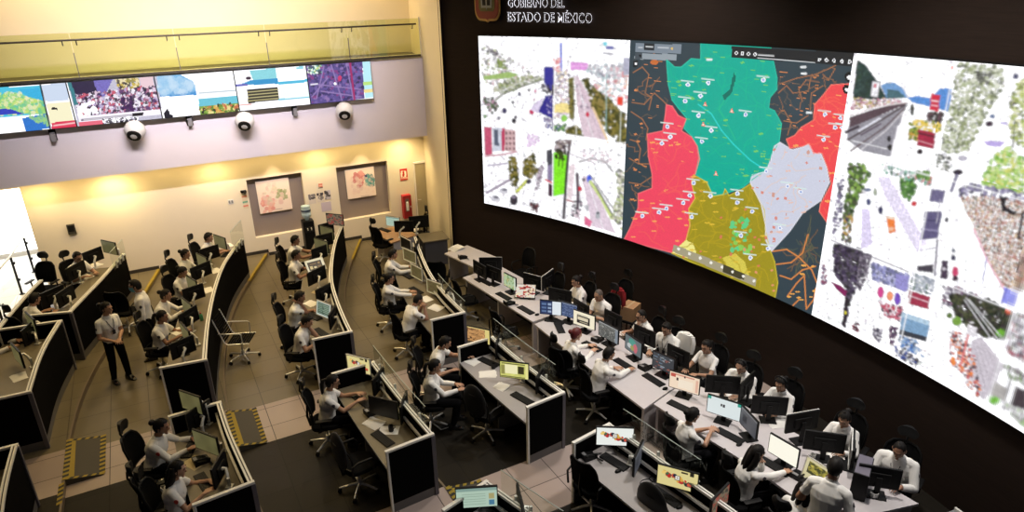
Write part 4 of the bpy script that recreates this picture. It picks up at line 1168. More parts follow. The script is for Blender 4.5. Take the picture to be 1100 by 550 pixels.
# --- second row, far part, counted from the back wall
sitter('man at far end of tall curved desk, beneath the light switch', 224, 255, T2_, -28, kb=True, clabel='headrest chair of the man beneath the light switch', hair='short', skin=1, lean=10, hr=(.48, -.10, .84))
sitter('woman with a bun, second from the wall at tall curved desk', 199, 273, T2_, -24, kb=True, clabel='headrest chair of the woman second from the wall at the tall curved desk', hair='bun', fem=True, skin=1, lean=6, sleeve='long')
sitter('woman looking down at a phone, third from wall at tall curved desk', 196, 292, T2_, -36, clabel='headrest chair of the woman looking down, third from wall', hair='bun', fem=True, skin=1, lean=6, hpitch=28, hl=(.34, .08, .84), hr=(.36, -.06, .84))
sitter('woman with a bun leaning towards her monitor beside the masked man', 178, 317, T2_, -20, kb=True, clabel='chair of the woman leaning to her monitor near the masked man', hair='bun', fem=True, skin=1, lean=16, sleeve='long', hl=(.50, .12, .82), hr=(.50, -.12, .82))
sitter('woman with hair tied back at the near end of tall curved desk', 174, 340, T2_, -25, kb=True, clabel='black chair of the woman at the near end of tall curved desk', hair='tail', fem=True, skin=2, lean=10, hl=(.46, .14, .80), hr=(.46, -.12, .80))
# --- second row, near part
sitter('woman with long white sleeves working beside the taped ramp desk', 173, 458, T2_, -22, kb=True, clabel='headrest chair of the long sleeved woman near the striped ramp', hair='bun', fem=True, skin=2, lean=16, sleeve='long', patch=M_PATCHRED, hl=(.52, .16, .80), hr=(.54, -.10, .80))
sitter('woman with long dark hair at bottom left, red sleeve emblem, short sleeves', 190, 504, T2_, -12, clabel='dark chair of the long haired woman at bottom left', hair='long', fem=True, skin=0, lean=8, patch=M_PATCHRED, hl=(.44, .14, .80), hr=(.40, -.12, .80))
# --- third row, far part
sitter('man farthest back at desk beside the water cooler, arms stretched forward', 317, 258, T3_, -22, kb=True, clabel='headrest chair of the man nearest the water cooler', hair='short', skin=2, lean=8, hl=(.56, .12, .82), hr=(.54, -.12, .82))
sitter('man in front of an upturned framed screen, second from the water cooler', 318, 274, T3_, -24, kb=True, clabel='headrest chair of the man before the upturned screen', hair='short', skin=2, lean=6)
sitter('man with his hand at his mouth, third from the water cooler', 322, 319, T3_, -22, kb=True, clabel='headrest chair of the man with hand at his mouth', hair='short', skin=2, lean=14, hr=(.20, -.02, 1.06), hpitch=18)
sitter('man resting his cheek on his fist at near end of third row', 330, 345, T3_, -32, clabel='headrest chair of the man resting his cheek on his fist', hair='short', skin=1, lean=14, hl=(.19, .05, 1.06), hpitch=26)
# --- third row, near part
sitter('woman in glasses with long hair tied back, typing at black keyboard', 357, 410, T3_, -16, clabel='black chair with chrome base under the woman in glasses', hair='tail', fem=True, skin=1, glasses=True, lean=10, hl=(.50, .12, .82), hr=(.50, -.12, .82))
# --- fourth row
sitter('man at desk with white framed monitors, nearest the beige corner desk', 422, 273, 0, -22, clabel='headrest chair of the man nearest the beige corner desk', hair='short', skin=1, lean=8, sleeve='long', hl=(.50, .12, .80), hr=(.54, -.12, .80))
sitter('woman in glasses leaning back with long sleeves, before the framed monitors', 418, 299, 0, -22, clabel='black chair of the long sleeved woman leaning back', hair='bun', fem=True, skin=1, glasses=True, lean=-2, sleeve='long', hl=(.46, .10, .80), hr=(.52, -.12, .80))
sitter('man bent over a phone with his back to us near bright paper', 449, 322, 0, 5, clabel='black chair of the man bent over his phone', hair='crop', skin=2, lean=22, hpitch=30, hl=(.40, .05, .96), hr=(.40, -.05, .96), eyes=False)
sitter('man reaching out over the desk to a tan map monitor', 478, 368, 0, -28, clabel='black chair of the man reaching over the desk', hair='short', skin=1, lean=18, hpitch=24, hl=(.60, .16, .80), hr=(.36, -.22, .72))
sitter('woman with a ponytail sitting next to the man reaching out', 467, 393, 0, -24, clabel='black chair of the ponytail woman beside the reaching man', hair='tail', fem=True, skin=1, lean=4, sleeve='long', hl=(.42, .10, .74), hr=(.46, -.10, .74))
# --- front consoles, far side, from the back wall towards the front
sitter('woman with hair tied back, first at the far side below the video wall', 619, 302, 0, 178, clabel='dark chair of the first woman below the video wall', hair='bun', fem=True, skin=0, lean=6, hpitch=16, sleeve='long')
sitter('older man with cropped grey hair leaning on the console table', 643, 317, 0, 192, clabel='dark chair of the grey haired man', hair='crop', hairmat=M_HAIRGREY, skin=1, lean=14, hpitch=15, build=1.06, hl=(.42, .14, .80), hr=(.44, -.02, .80))
sitter('man with glasses holding his hand to his mouth beside a cardboard box', 689, 339, 0, 172, clabel='dark chair of the man beside the cardboard box', hair='crop', skin=1, glasses=True, lean=12, hpitch=12, hl=(.24, .02, 1.05), hr=(.40, -.16, .82))
sitter('man with a black lanyard and dark hair looking down at paper', 716, 353, 0, 196, clabel='dark chair of the man with the lanyard looking at paper', hair='short', skin=1, lanyard=True, lean=6, hpitch=17, build=1.05, sleeve='long')
sitter('woman in short sleeves typing with a dark strap over her shoulder', 759, 372, 0, 188, clabel='dark chair of the short sleeved woman at the far side', hair='tail', fem=True, skin=1, lean=6, hpitch=13, hl=(.46, .12, .80), hr=(.46, -.12, .80))
sitter('man with thinning hair and headset, looking down behind a monitor', 796, 393, 0, 196, clabel='dark chair of the man with thinning hair and headset', hair='crop', skin=0, headset=True, lean=8, hpitch=19, build=1.06, sleeve='long')
sitter('woman wearing a headset behind two black monitors', 839, 412, 0, 190, clabel='dark chair of the woman wearing a headset', hair='tail', fem=True, skin=1, headset=True, lean=6, hpitch=17, sleeve='long')
sitter('person with slicked dark hair, second from the right end below the video wall', 907, 450, 0, 196, clabel='dark chair of the second person from the right end', hair='bun', fem=True, skin=1, lean=8, hpitch=19, sleeve='long')
sitter('heavy-set man with a lanyard looking down at right end of consoles', 966, 483, 0, 200, clabel='dark chair of the man at right end of consoles', hair='crop', skin=2, lanyard=True, lean=10, hpitch=21, build=1.12, sleeve='long')
# --- front consoles, near side
sitter('woman with dyed red hair at the near side of the console', 619, 359, 0, -8, clabel='black chair of the red-haired woman', hair='bun', hairmat=M_HAIRRED, fem=True, skin=0, lean=10, sleeve='long', hl=(.48, .14, .80), hr=(.44, -.10, .80))
sitter('man with short black hair stretching his arm along the console', 654, 380, 0, -10, clabel='black chair of the man stretching his arm', hair='short', skin=1, lean=16, sleeve='long', hl=(.40, .12, .80), hr=(.60, -.04, .80), eyes=False)
sitter('person with short sleeves and dark mask, hands clasped, front console', 744, 446, 0, -10, clabel='black chair of the person with clasped hands', hair='bun', fem=True, skin=1, lean=4, hl=(.42, .03, .84), hr=(.42, -.04, .84), hpitch=16)
sitter('woman with long black hair resting her face on her hand', 813, 487, 0, -14, clabel='dark chair of the long haired woman resting her face', hair='long', fem=True, skin=1, lean=10, sleeve='long', hl=(.24, .0, 1.04), hr=(.62, -.06, .80), hpitch=16)
sitter('dark haired person sitting low beside the standing man', 867, 524, 0, 10, clabel='black chair of the person beside the standing man', hair='long', fem=True, skin=1, lean=26, hpitch=26, eyes=False)
# --- standing
def stander(label, px, py, z0, deg, scale=1.0, **k):
    look = {q: k.pop(q) for q in ('hair', 'skin', 'hairmat', 'lanyard', 'mask', 'patch', 'eyes', 'glasses') if q in k}
    pose = dict(pose='stand', lean=1, hpitch=8); pose.update(k)
    J = person_meshes(**pose)[4]; x, y = at_head(J, px, py, z0, deg, scale)
    return person(label, (x, y), deg, z0, scale=scale, **look, **pose)
stander('standing woman with a lanyard in the aisle at left', 114, 331, T2_, -62, scale=.985, hair='bun', fem=True, skin=1, lanyard=True, hyaw=30, hl=(.26, .02, .98), hr=(.24, -.08, .96))
stander('standing man in a blue face mask facing left', 145, 307, T2_, 172, scale=1.0, hair='short', skin=1, mask=True, sleeve='long', hl=(.06, .24, .74), hr=(.08, -.24, .76))
stander('standing man seen from behind at bottom right, white short sleeved shirt', 897, 502, 0, 22, scale=1.02, hair='short', skin=2, build=1.06, lean=8, hl=(.22, .20, .92), hr=(.12, -.24, .84), hpitch=22, eyes=False)

# ------------------------------------------------------------------ empty chairs
def chair_px(label, px, py, z0, deg, kind='mesh', zs=.47, turn=None):
    x, y, _ = P(px, py, z0+zs); return office_chair(label, x, y, z0, deg, kind, turn=turn)
chair_px('empty chrome armchair with ribbed black seat on the tiled aisle', 258, 363, T3_, -25, 'sling', turn=.3)
chair_px('empty black chair with chrome star base behind the long-haired woman in glasses', 384, 497, T3_, 10, 'pad', turn=.2)
chair_px('empty padded black chair at the middle desk with two yellow lit monitors', 522, 442, 0, 20, 'pad', turn=.5)
chair_px('empty headrest chair before the white corridor railing', 46, 305, T1_, -120, 'mesh', zs=.6)
chair_px('empty dark chair behind the standing woman in the aisle', 134, 334, T2_, 60, 'nohead')
chair_px('empty dark chair against the wall behind the beige corner desk', 449, 251, 0, 160, 'mesh')
chair_px('empty mesh chair in front of the beige corner desk', 411, 262, T3_, 20, 'mesh')
chair_px('empty black chair beside the small table with paper stack', 470, 300, 0, 60, 'nohead')
chair_px('empty chair nearest the back wall behind the cluttered console table', 562, 293, 0, 190, 'nohead')
chair_px('empty round-backed chair behind the cluttered console, left of the first woman', 592, 307, 0, 180, 'mesh', zs=.8)
chair_px('chair with a red jacket hung over it', 664, 330, 0, 185, 'mesh')
chair_px('empty black chair at near side of cluttered console, towards the wall', 500, 322, 0, -5, 'nohead')
chair_px('empty black chair at near side of cluttered console, closer to the red-haired woman', 542, 356, 0, 0, 'nohead')
chair_px('empty black chair at the desk with the white emblem monitor', 636, 520, 0, 15, 'nohead', turn=.1)
chair_px('empty black chair at bottom edge below the yellow emblem monitor', 712, 552, 0, 10, 'pad')
chair_px('empty black chair with chrome base left of the near console end', 607, 397, 0, 30, 'nohead')
chair_px('empty dark chair at bottom left corner by the ramp desk', 178, 545, T2_, 0, 'mesh')

# ------------------------------------------------------------------ monitors
GB = 'dark monitor backs on the tall curved desk'
# tall curved desk (second row)
z = T2_+.74; b = z+.10
mon_px('dark monitor in front of the man beneath the light switch', 216, 281, 236, 274.5, z, b, front=False)
mon_px('dark monitor in front of the woman second from the wall at tall curved desk', 206.4, 301.8, 227, 292.7, z, b, front=False)
mon_px('dark monitor in front of the woman looking down at her phone', 199, 325, 219, 318, z, b, front=False)
mon_px('dark monitor in front of the bun woman beside the masked man', 194, 354, 213, 342, z, b, front=False)
mon_px('dark monitor at near end of tall curved desk, before the tied-hair woman', 185, 386, 210, 375, z, b, front=False)
mon_at('slanted olive monitor beyond the man beneath the light switch', 236, 260, z, z+.24, 205, 'olive')
mon_at('olive monitor seen edge-on beside the woman second from the wall', 217, 281, z, z+.24, 200, 'olive')
mon_at('olive monitor seen edge-on beside the woman looking down', 206, 306, z, z+.24, 198, 'olive')
mon_at('olive monitor seen edge-on before the bun woman', 201, 331, z, z+.24, 196, 'olive')
mon_at('olive monitor seen edge-on before the tied-hair woman', 199, 359, z, z+.24, 192, 'olive')
# ramp desk
mon_px('olive glowing monitor at far end of the ramp desk', 197, 438, 217, 445, z, b+.20, 'olive')
mon_px('dark monitor back beside the olive monitor of the ramp desk', 204, 462.5, 226, 447, z, b, front=False)
mon_px('olive glowing monitor in front of the long sleeved woman at the ramp desk', 210, 480, 236, 490, z, b, 'olive')
mon_px('dark monitor with lit edge before the long haired woman at bottom left', 232, 521, 241, 505, z, b-.02, front=False)
# leftmost rows
z = T1_+.74; b = z+.10
mon_px('dark monitor nearest the man in glasses under the dark wall box', 73, 303, 93, 292, z, b, front=False)
mon_px('second dark monitor beyond the man in glasses', 91, 285, 111, 277, z, b, front=False)
mon_at('olive monitor edge at wall end of the leftmost desk row', 117, 266, z, z+.42, 215, 'olive')
mon_px('dark monitor before the person at the corridor railing', 45, 331, 71, 319, z, b, front=False)
mon_at('dark thin monitor at the near corner of leftmost desk row', 70, 318, z, z+.24, 150, 'off')
mon_px('dark monitor on the left desk island, behind the forearms', 26, 372, 41, 358, z, b-.05, front=False)
mon_at('grey slanted monitor at far end of the left desk island', 33, 347, z, z+.30, 200, 'olive')
mon_at('grey slanted monitor at near end of the left desk island', 18, 382, z, z+.26, 200, 'olive')
# third row
z = T3_+.74; b = z+.10
mon_px('dark monitor nearest the water cooler on third desk row', 343.6, 253, 358, 249, z, b, front=False)
mon_at('tan monitor at far tip of the third desk row', 359.5, 236, z, z+.50, 222, 'photo')
mon_px('dark monitor before the man nearest the water cooler', 342, 265, 356, 261.5, z, b, front=False)
mon_at('olive monitor edge beside the man nearest the water cooler', 351, 250, z, z+.26, 205, 'olive')
mon_px('dark monitor before the man with the upturned screen', 337, 280, 350, 275, z, b, front=False)
mon_at('olive monitor edge beside the upturned screen', 345, 264, z, z+.26, 205, 'olive')
mon_px('dark monitor below the upturned framed screen', 331, 307, 350, 297.5, z, b, front=False)
mon_px('upturned white framed screen with dark picture on third desk row', 333, 291.5, 346, 288, z, z+.08, 'tilt', tilt=38, rim=M_RAIL)
mon_px('dark monitor before the man with hand at his mouth', 340.7, 325.6, 355, 317.6, z, b, front=False)
mon_px('pale framed monitor with green key pattern on third desk row', 341.4, 336.5, 356, 342.3, z, z+.08, 'keys', rim=M_RAIL, tilt=12)
mon_px('dark monitor seen from its back at near end of third row', 354, 354, 361, 341, z, z+.08, front=False)
mon_px('cream monitor with round dark emblem tilted above desk end', 373.8, 396.6, 398.9, 402.7, z, z+.14, 'emblemy', rim=M_RAIL)
mon_px('switched off black monitor before the long-haired woman in glasses', 397, 443, 428, 450.7, z, z+.10, 'off')
mon_px('monitor with lit yellow edge right of the switched off monitor', 430, 456, 437, 437, z, z+.08, 'olive', front=False)
mon_px('dark monitor standing edge-on beside the cream emblem monitor', 402, 424, 411, 412, z, z+.08, front=False)
# fourth row
z = .74; b = z+.09
mon_px('white framed map monitor before the long sleeved man of fourth row', 442, 295.5, 454, 302, z, b, 'mapdark', rim=M_RAIL)
mon_px('white framed map monitor before the woman leaning back', 459, 312.7, 475.5, 319, z, b, 'mapdark', rim=M_RAIL)
mon_px('dark monitor edge right of the framed map monitors', 479, 326, 484, 317, z, b, front=False)
mon_at('white framed monitor third from the near end of fourth row', 440, 275, z, z+.26, 195, 'mapdark', rim=M_RAIL)
mon_at('white framed monitor close to the beige corner desk', 436, 262, z, z+.26, 190, 'off', rim=M_RAIL)
mon_at('dark monitor beside the white framed monitor near the corner desk', 447, 268, z, z+.24, 150, 'off')
mon_px('tan map monitor the reaching man works at', 502, 365.3, 526.7, 370.4, z, z+.20, 'maptan')
mon_px('dark monitor edge right of the tan map monitor', 532, 385, 537, 373, z, b, front=False)
mon_px('yellow lit monitor with a white window on the middle desk', 537, 404, 568.2, 407.8, z, z+.16, 'window')
mon_px('dark monitor back right of the yellow lit monitor', 576, 421, 583, 409, z, b, front=False)
# emblem desk
mon_px('white monitor showing a colourful emblem', 640, 477.4, 680.4, 479, z, z+.18, 'emblem')
mon_px('grey monitor seen edge-on between the two emblem monitors', 683, 508, 689, 495, z, b, 'grey', front=True)
mon_px('yellowish monitor showing a colourful emblem', 705, 518, 749, 530, z, z+.18, 'emblemy')
mon_px('slanted monitor with a brown photo at bottom edge', 766, 556, 779, 542, z, z+.12, 'photo', front=True)
z = T3_+.74
mon_px('greenish form on the monitor at bottom edge', 490, 546, 535, 543, z, z+.16, 'form')
mon_at('dark slim monitor beside the greenish form monitor', 558, 545, z, z+.22, 160, 'off')
# front consoles: cluttered table
z = .74; b = .86; S = dict(stand='foot')
mon_px('monitor with a pale green map on the cluttered console', 541.5, 306, 554, 312.7, z, b, 'greenmap', **S)
mon_px('tilted monitor with a bright red picture', 555, 317, 574, 318, z, z+.05, 'redpic', tilt=42, **S)
mon_px('dark monitor back at wall end of the cluttered console', 509, 291, 524, 300, z, b, front=False, **S)
mon_px('dark monitor back next to the pale green map monitor', 524, 297, 539, 303, z, b, front=False, **S)
mon_px('dark monitor with white edge left of the first woman', 563, 306, 585, 312, z, b, front=False, rim=M_RAIL, **S)
mon_at('dark monitor with white edge seen edge-on behind the red picture', 588, 300, z, 1.06, 120, 'off', rim=M_RAIL, **S)
mon_at('pale backed monitor standing at an angle at the wall end', 527, 283, z, 1.05, 60, 'off', rim=M_WHITE, **S)
# red-haired woman's table
mon_px('monitor with white and blue list', 584, 337, 599, 338.5, z, b+.02, 'list', **S)
mon_px('blue monitor between the list and the boxed document', 599, 337, 620, 343, z, b+.02, 'blue', **S)
mon_px('cream monitor with a black framed document before the red-haired woman', 615.5, 347, 639, 355, z, b, 'boxdoc', **S)
mon_px('black monitor back before the first woman below the video wall', 590, 322, 614, 327, z, b, front=False, **S)
mon_px('black monitor back between first woman and grey haired man', 617, 334, 633, 344, z, b, front=False, **S)
mon_px('grey map monitor before the arm-stretching man', 642.7, 359, 663.6, 370, z, b, 'greymap', **S)
mon_px('black monitor back beside the man with hand to mouth', 650, 346, 668, 355, z, b, front=False, **S)
mon_px('monitor with a small teal and pink state map', 671, 373, 688.7, 385.5, z, b, 'statemap', **S)
mon_px('black monitor back before the man with the lanyard', 681.5, 363, 704, 373, z, b, front=False, **S)
mon_px('dark monitor with lines of text beside the cream mail monitor', 701, 393, 722.7, 402.5, z, b, 'code', **S)
mon_px('black monitor back before the short sleeved typing woman', 717, 384.5, 740, 395.5, z, b, front=False, **S)
# big table at lower right
mon_px('cream monitor with red details at corner of the big console table', 718, 414.5, 751, 424.5, z, b, 'mail', **S)
mon_px('black monitor back before the man with thinning hair', 757, 419.5, 793.6, 422, z, b+.02, front=False, **S)
mon_at('black monitor turned sideways left of the headset woman', 801, 414, z, 1.03, 110, 'off', **S)
mon_px('pale blue monitor before the person with clasped hands', 758.4, 441, 795, 453, z, b, 'teal', **S)
mon_px('dim grey monitor right of the pale blue monitor', 795, 454, 811, 472, z, b, 'grey', **S)
mon_px('black monitor back before the woman wearing a headset', 806, 442, 844.4, 445, z, b, front=False, **S)
mon_px('plain white monitor before the woman resting her face', 824.4, 484, 856, 503, z, b, 'white', **S)
mon_px('black monitor back before the second person from the right end', 862, 480, 906, 486, z, b+.02, front=False, **S)
mon_at('slanted monitor with white edge right of the headset woman', 861, 452, z, 1.08, 75, 'off', rim=M_WHITE, **S)
mon_at('slanted monitor with white edge beside the standing man', 914, 482, z, 1.04, 125, 'off', rim=M_WHITE, **S)
mon_px('black monitor back before the man at the right end', 919, 517, 965, 525, z, b+.02, front=False, **S)
mon_px('tilted pale framed screen with a crowd picture before the standing man', 871, 514.6, 886, 524.5, z, z+.06, 'plaza', rim=M_RAIL, tilt=14, w=.44, name='monitor', **S)
# corner desk
mon_at('small pale green monitor on the beige corner desk', 422, 238, z, z+.30, 218, 'form', w=.42, h=.26, rim=M_RAIL)
mon_at('black monitor left of two on the beige corner desk', 434, 243, z, z+.28, 60, 'off')
mon_at('large black monitor below the extinguisher box', 450, 238, z, z+.30, 75, 'off', w=.52, h=.32)

# ------------------------------------------------------------------ keyboards, mice, phones, papers
z = .74
keyboard('keyboard before the pale green map monitor', 541, 318, z, 8); keyboard('keyboard before the tilted red picture', 565, 333, z, 8)
mouse('mouse beside the keyboard before the red picture', 577, 338, z); desk_phone('black phone between the two keyboards of cluttered console', 547, 325, z, 180)
keyboard('keyboard below the white and blue list', 597, 344, z, 15); keyboard('keyboard left of the red-haired woman', 601, 352, z, -20)
keyboard('keyboard under the hands of the red-haired woman', 636, 372, z, 10); desk_phone('black phone below the grey map monitor', 642, 364, z, 200)
keyboard('keyboard under the arm of the arm-stretching man', 670, 391, z, 5); desk_phone('black phone beside the dark text monitor', 693, 394, z, 190)
keyboard('keyboard before the dark text monitor', 702, 408, z, 4); mouse('mouse beside the keyboard of dark text monitor', 714.5, 417.5, z)
keyboard('keyboard before the cream mail monitor', 731, 437, z, 15); keyboard('keyboard before the pale blue monitor', 784, 468, z, 12); mouse('mouse by the keyboard of pale blue monitor', 794, 477.5, z)
keyboard('keyboard before the plain white monitor', 832, 501, z, 8); bottle('small green bottle right of the plain white monitor', 866, 503, z, mat('green_bottle', (.03, .22, .06), .3, vary=.1), .16, .03)
mug('white mug below the slanted monitor', 873, 491, z, M_WHITE); mug('white pot among cables near the right end', 939, 531, z, M_WHITE, .05, .08)
desk_phone('black phone beside the pc tower', 858, 510, z, 190)
paper('white paper before the man with the lanyard', 697, 372, z, 20); paper('white paper left of the man with hand to mouth', 667, 358, z, 60)
paper('papers before the man with thinning hair', 784, 428, z, 30, n=3); paper('crumpled white papers below the headset woman', 836, 455, z, 70, n=3)
paper('white paper at right of the tilted crowd screen', 892, 525, z, 40); paper('white paper sheet before the second person from right end', 893, 491, z, 10, n=2)
mug('red mug near the dark text monitor', 715, 399, z, M_RED); mug('red cup with ribbon at wall end of cluttered console', 519, 289, z+.02, M_RED, .04, .12)
keyboard('keyboard at wall end of the cluttered console', 522, 303, z, 10)
o_ = paper('stack of white papers on the small table', 488, 268, z, 15, n=14); desk_phone('black phone on the small table', 497, 276, z, 170)
# emblem desk
desk_phone('black phone at far end of the emblem desk', 632, 489, z, 180); keyboard('keyboard before the white emblem monitor', 660, 496, z, 14); mouse('mouse below the white emblem monitor', 664, 506, z)
keyboard('keyboard before the yellowish emblem monitor', 714.5, 533, z, 10); mouse('mouse below the yellowish emblem monitor', 730, 544.5, z)
mug('white cup on the emblem desk', 758, 535, z, M_WHITE, .04, .11)
cb = MB(); cx, cy, _ = P(694, 518, z+.01); cb.tube([(.09*math.cos(t)*(1 if k < 14 else .6)+(0 if k < 14 else .13), .06*math.sin(t), .006) for k, t in enumerate([k*.45 for k in range(30)])], .005, 6)
tag(cb.build('coiled_cable', M_BLACK, None, True, (cx, cy, z)), 'small coiled black cable between the emblem monitors', 'cable')
# middle desk
keyboard('keyboard below the yellow lit monitor', 561, 428, z, 15); keyboard('keyboard before the tan map monitor', 525, 389, z, 20); paper('paper sheets beside the reaching man', 507, 388, z, 20, n=2)
paper('crumpled white paper between the two keyboards', 524, 402, z, 60, n=2); paper('white notepad on the middle desk', 538, 416, z, 20, .16, .22, n=5); mug('dark mug by the tan map monitor', 530, 393, z, M_DKGREY)
# fourth row far
keyboard('keyboard before the long sleeved man of fourth row', 437, 296, z, 10); keyboard('keyboard before the woman leaning back', 447, 312, z, 10)
paper('papers lit on the desk near the bent over man', 468, 331, z, 25, n=4); paper('bright white paper beside the bent over man', 458, 321, z, 10)
z = T3_+.74
keyboard('keyboard under the hands of the woman in glasses', 390, 431, z, 15); desk_phone('black phone before the switched off monitor', 399, 442, z, 190)
paper('white papers on the desk of the woman in glasses', 401, 455, z, 25, n=3); keyboard('keyboard at near end of the desk with glass top', 411, 471, z, 15)
paper('sheet under the keyboard at the desk end with glass top', 418, 462, z, 60); mug('dark mug beside the switched off monitor', 420, 460, z, M_DKGREY)
keyboard('keyboard at near end of third row', 345, 357, z, 15); keyboard('keyboard beside the pale key pattern monitor', 337, 340, z, 20); paper('yellowish papers on third desk row', 343, 314, z, 30, n=5, m=mat('buff_paper', (.55, .45, .26), .9, vary=.1))
paper('white paper before the man with hand at his mouth', 334, 326, z, 20, n=2)
z = T2_+.74
desk_phone('black phone between the two women at the ramp desk', 216, 494, z, 190); keyboard('keyboard at bottom left under the long haired woman', 219, 518, z, 12); paper('buff paper on the ramp desk', 209, 497, z, 30, m=MATS['buff_paper'])
bottle('small clear bottle with red cap on the tall curved desk', 216, 340, z, mat('green_cap_bottle', (.10, .42, .22), .3, vary=.1), .17, .034, M_RED); bottle('small teal bottle before the man beneath the light switch', 225, 278, z, MATS['green_cap_bottle'], .17, .034, M_WHITE)
keyboard('keyboard at near end of tall curved desk', 196, 377, z, 10); paper('white papers before the tied-hair woman', 190, 356, z, 30, n=2)
for px, py, lb in ((231, 291, 'papers on the tall curved desk beside the second woman'), (222, 312, 'papers on the tall curved desk beside the third woman'), (244, 264, 'papers at wall end of the tall curved desk')): paper(lb, px, py, z, 20, n=3)
z = T1_+.74
for px, py, lb in ((102, 285, 'papers near the wall end of leftmost desk row'), (92, 298, 'papers in the middle of leftmost desk row'), (68, 327, 'white paper at near corner of leftmost desk row')): paper(lb, px, py, z, 40, n=3)
keyboard('keyboard on the left desk island', 25, 352, z, 10); paper('paper at the near end of left desk island', 20, 405, z, 20, n=2)
z = .74
keyboard('keyboard on the beige corner desk', 413, 247, z, 20); paper('papers on the beige corner desk', 443, 247, z, 40, n=5)

# ------------------------------------------------------------------ other standing things
x, y, _ = P(922, 531, .74); o = thing('computer_tower', 'black computer tower on the big console table', 'computer', (x+.08, y+.05, .74), math.radians(28))
MB().box((0, 0, .20), (.44, .19, .40), 0, .008).build('case', M_BLACK, o); MB().box((0, 0, .402), (.42, .17, .008), 0, .002).build('top_cover', mat('violet_grey_plastic', (.13, .12, .16), .5, vary=.08), o); MB().box((.222, 0, .20), (.012, .18, .38), 0, .004).build('front_panel', M_DKGREY, o)
x, y, _ = P(677, 334, .62); o = thing('cardboard_box', 'brown cardboard box between the jacket chair and the man with hand to mouth', 'box', (x, y, .47), math.radians(25))
MB().box((0, 0, .15), (.36, .30, .30)).build('carton', M_CARD, o); MB().box((0, 0, .303), (.36, .05, .003)).build('packing_tape', mat('tan_packing_tape', (.5, .36, .2), .4, vary=.05), o)
MB().box((0, 0, -.02), (.44, .38, .04)).build('stool_top', M_BLACK, o)
for sx in (-1, 1):
    for sy in (-1, 1): MB().cyl((sx*.19, sy*.16, -.47), (sx*.19, sy*.16, -.04), .014).build('leg', M_BLACK, o)
def jacket(label, px, py, zc, deg, m, sc=1.0):
    x, y, _ = P(px, py, zc); o = thing('jacket', label, 'jacket', (x, y, zc), math.radians(deg)); o.scale = (sc,)*3; b = MB(); n = 14
    rows = []
    for k in range(9):
        f = k/8; ww = .20+.05*f; zz = .22-.52*f
        rows.append([(.075*math.cos(a)+.012*math.sin(6*a+f*3), ww*math.sin(a), zz+.012*math.cos(5*a)) for a in [2*PI*i/n for i in range(n)]])
    b.rings(rows).build('body', m, o, True)
    for s in (1, -1):
        MB().tube([(0, s*.19, .18), (.03, s*.25, .02), (.04, s*.25, -.16), (.06, s*.23, -.30)], [.06, .062, .055, .045], 10).build('sleeve', m, o, True)
    MB().tube([(.05*math.cos(a)-.01, .085*math.sin(a), .235) for a in [2*PI*i/12 for i in range(13)]], .022, 8).build('collar', m, o, True)
jacket('dark red jacket hung over a dark chair behind the grey haired man', 665, 318, .92, 185, M_REDCLOTH, .72)
jacket('white jacket hung over the chair behind the man with the lanyard', 737, 366, .90, 196, M_SHIRT, .66)
# water cooler
x, y = 3.42, 18.42; o = thing('water_cooler', 'black water cooler with clear blue bottle between the two niches', 'water cooler', (x, y, T3_), 0)
MB().box((0, 0, .47), (.30, .30, .94), 0, .015).build('cabinet', M_BLACK, o); MB().box((0, -.155, .70), (.22, .02, .16), 0, .004).build('tap_recess', M_DKGREY, o)
for s in (-1, 1): MB().cyl((s*.05, -.15, .74), (s*.05, -.20, .74), .014).cyl((s*.05, -.195, .74), (s*.05, -.195, .69), .010).build('tap', M_WHITE, o, True)
n = 20; R = lambda q, zz: [(q*math.cos(2*PI*i/n), q*math.sin(2*PI*i/n), zz) for i in range(n)]
MB().rings([R(.05, .93), R(.06, .98), R(.128, 1.06), R(.13, 1.14), R(.122, 1.15), R(.13, 1.17), R(.13, 1.26), R(.122, 1.27), R(.128, 1.29), R(.12, 1.35), R(.05, 1.37)]).build('bottle', mat('pale_blue_water_bottle', (.42, .55, .58), .15, vary=.1), o, True)
MB().rings([R(.132, 1.20), R(.134, 1.20), R(.134, 1.255), R(.132, 1.255)]).build('bottle_label', mat('dark_blue_label', (.03, .05, .10), .5, vary=.1), o, True)
# footrest bar on the dark floor
xa, ya, _ = P(457, 449, .05); xb, yb, _ = P(474, 462, .05)
o = thing('footrest', 'chrome footrest bar on the dark floor beside the ponytail woman', 'footrest', ((xa+xb)/2, (ya+yb)/2, 0), math.atan2(yb-ya, xb-xa)); L = math.hypot(xb-xa, yb-ya)
MB().tube([(-L/2, .22, .02), (-L/2, 0, .06), (L/2, 0, .06), (L/2, .22, .02)], .012, 8).build('bar', M_CHROME, o, True); MB().box((0, .12, .045), (L, .2, .02), 0, .004).build('plate', M_BLACK, o)

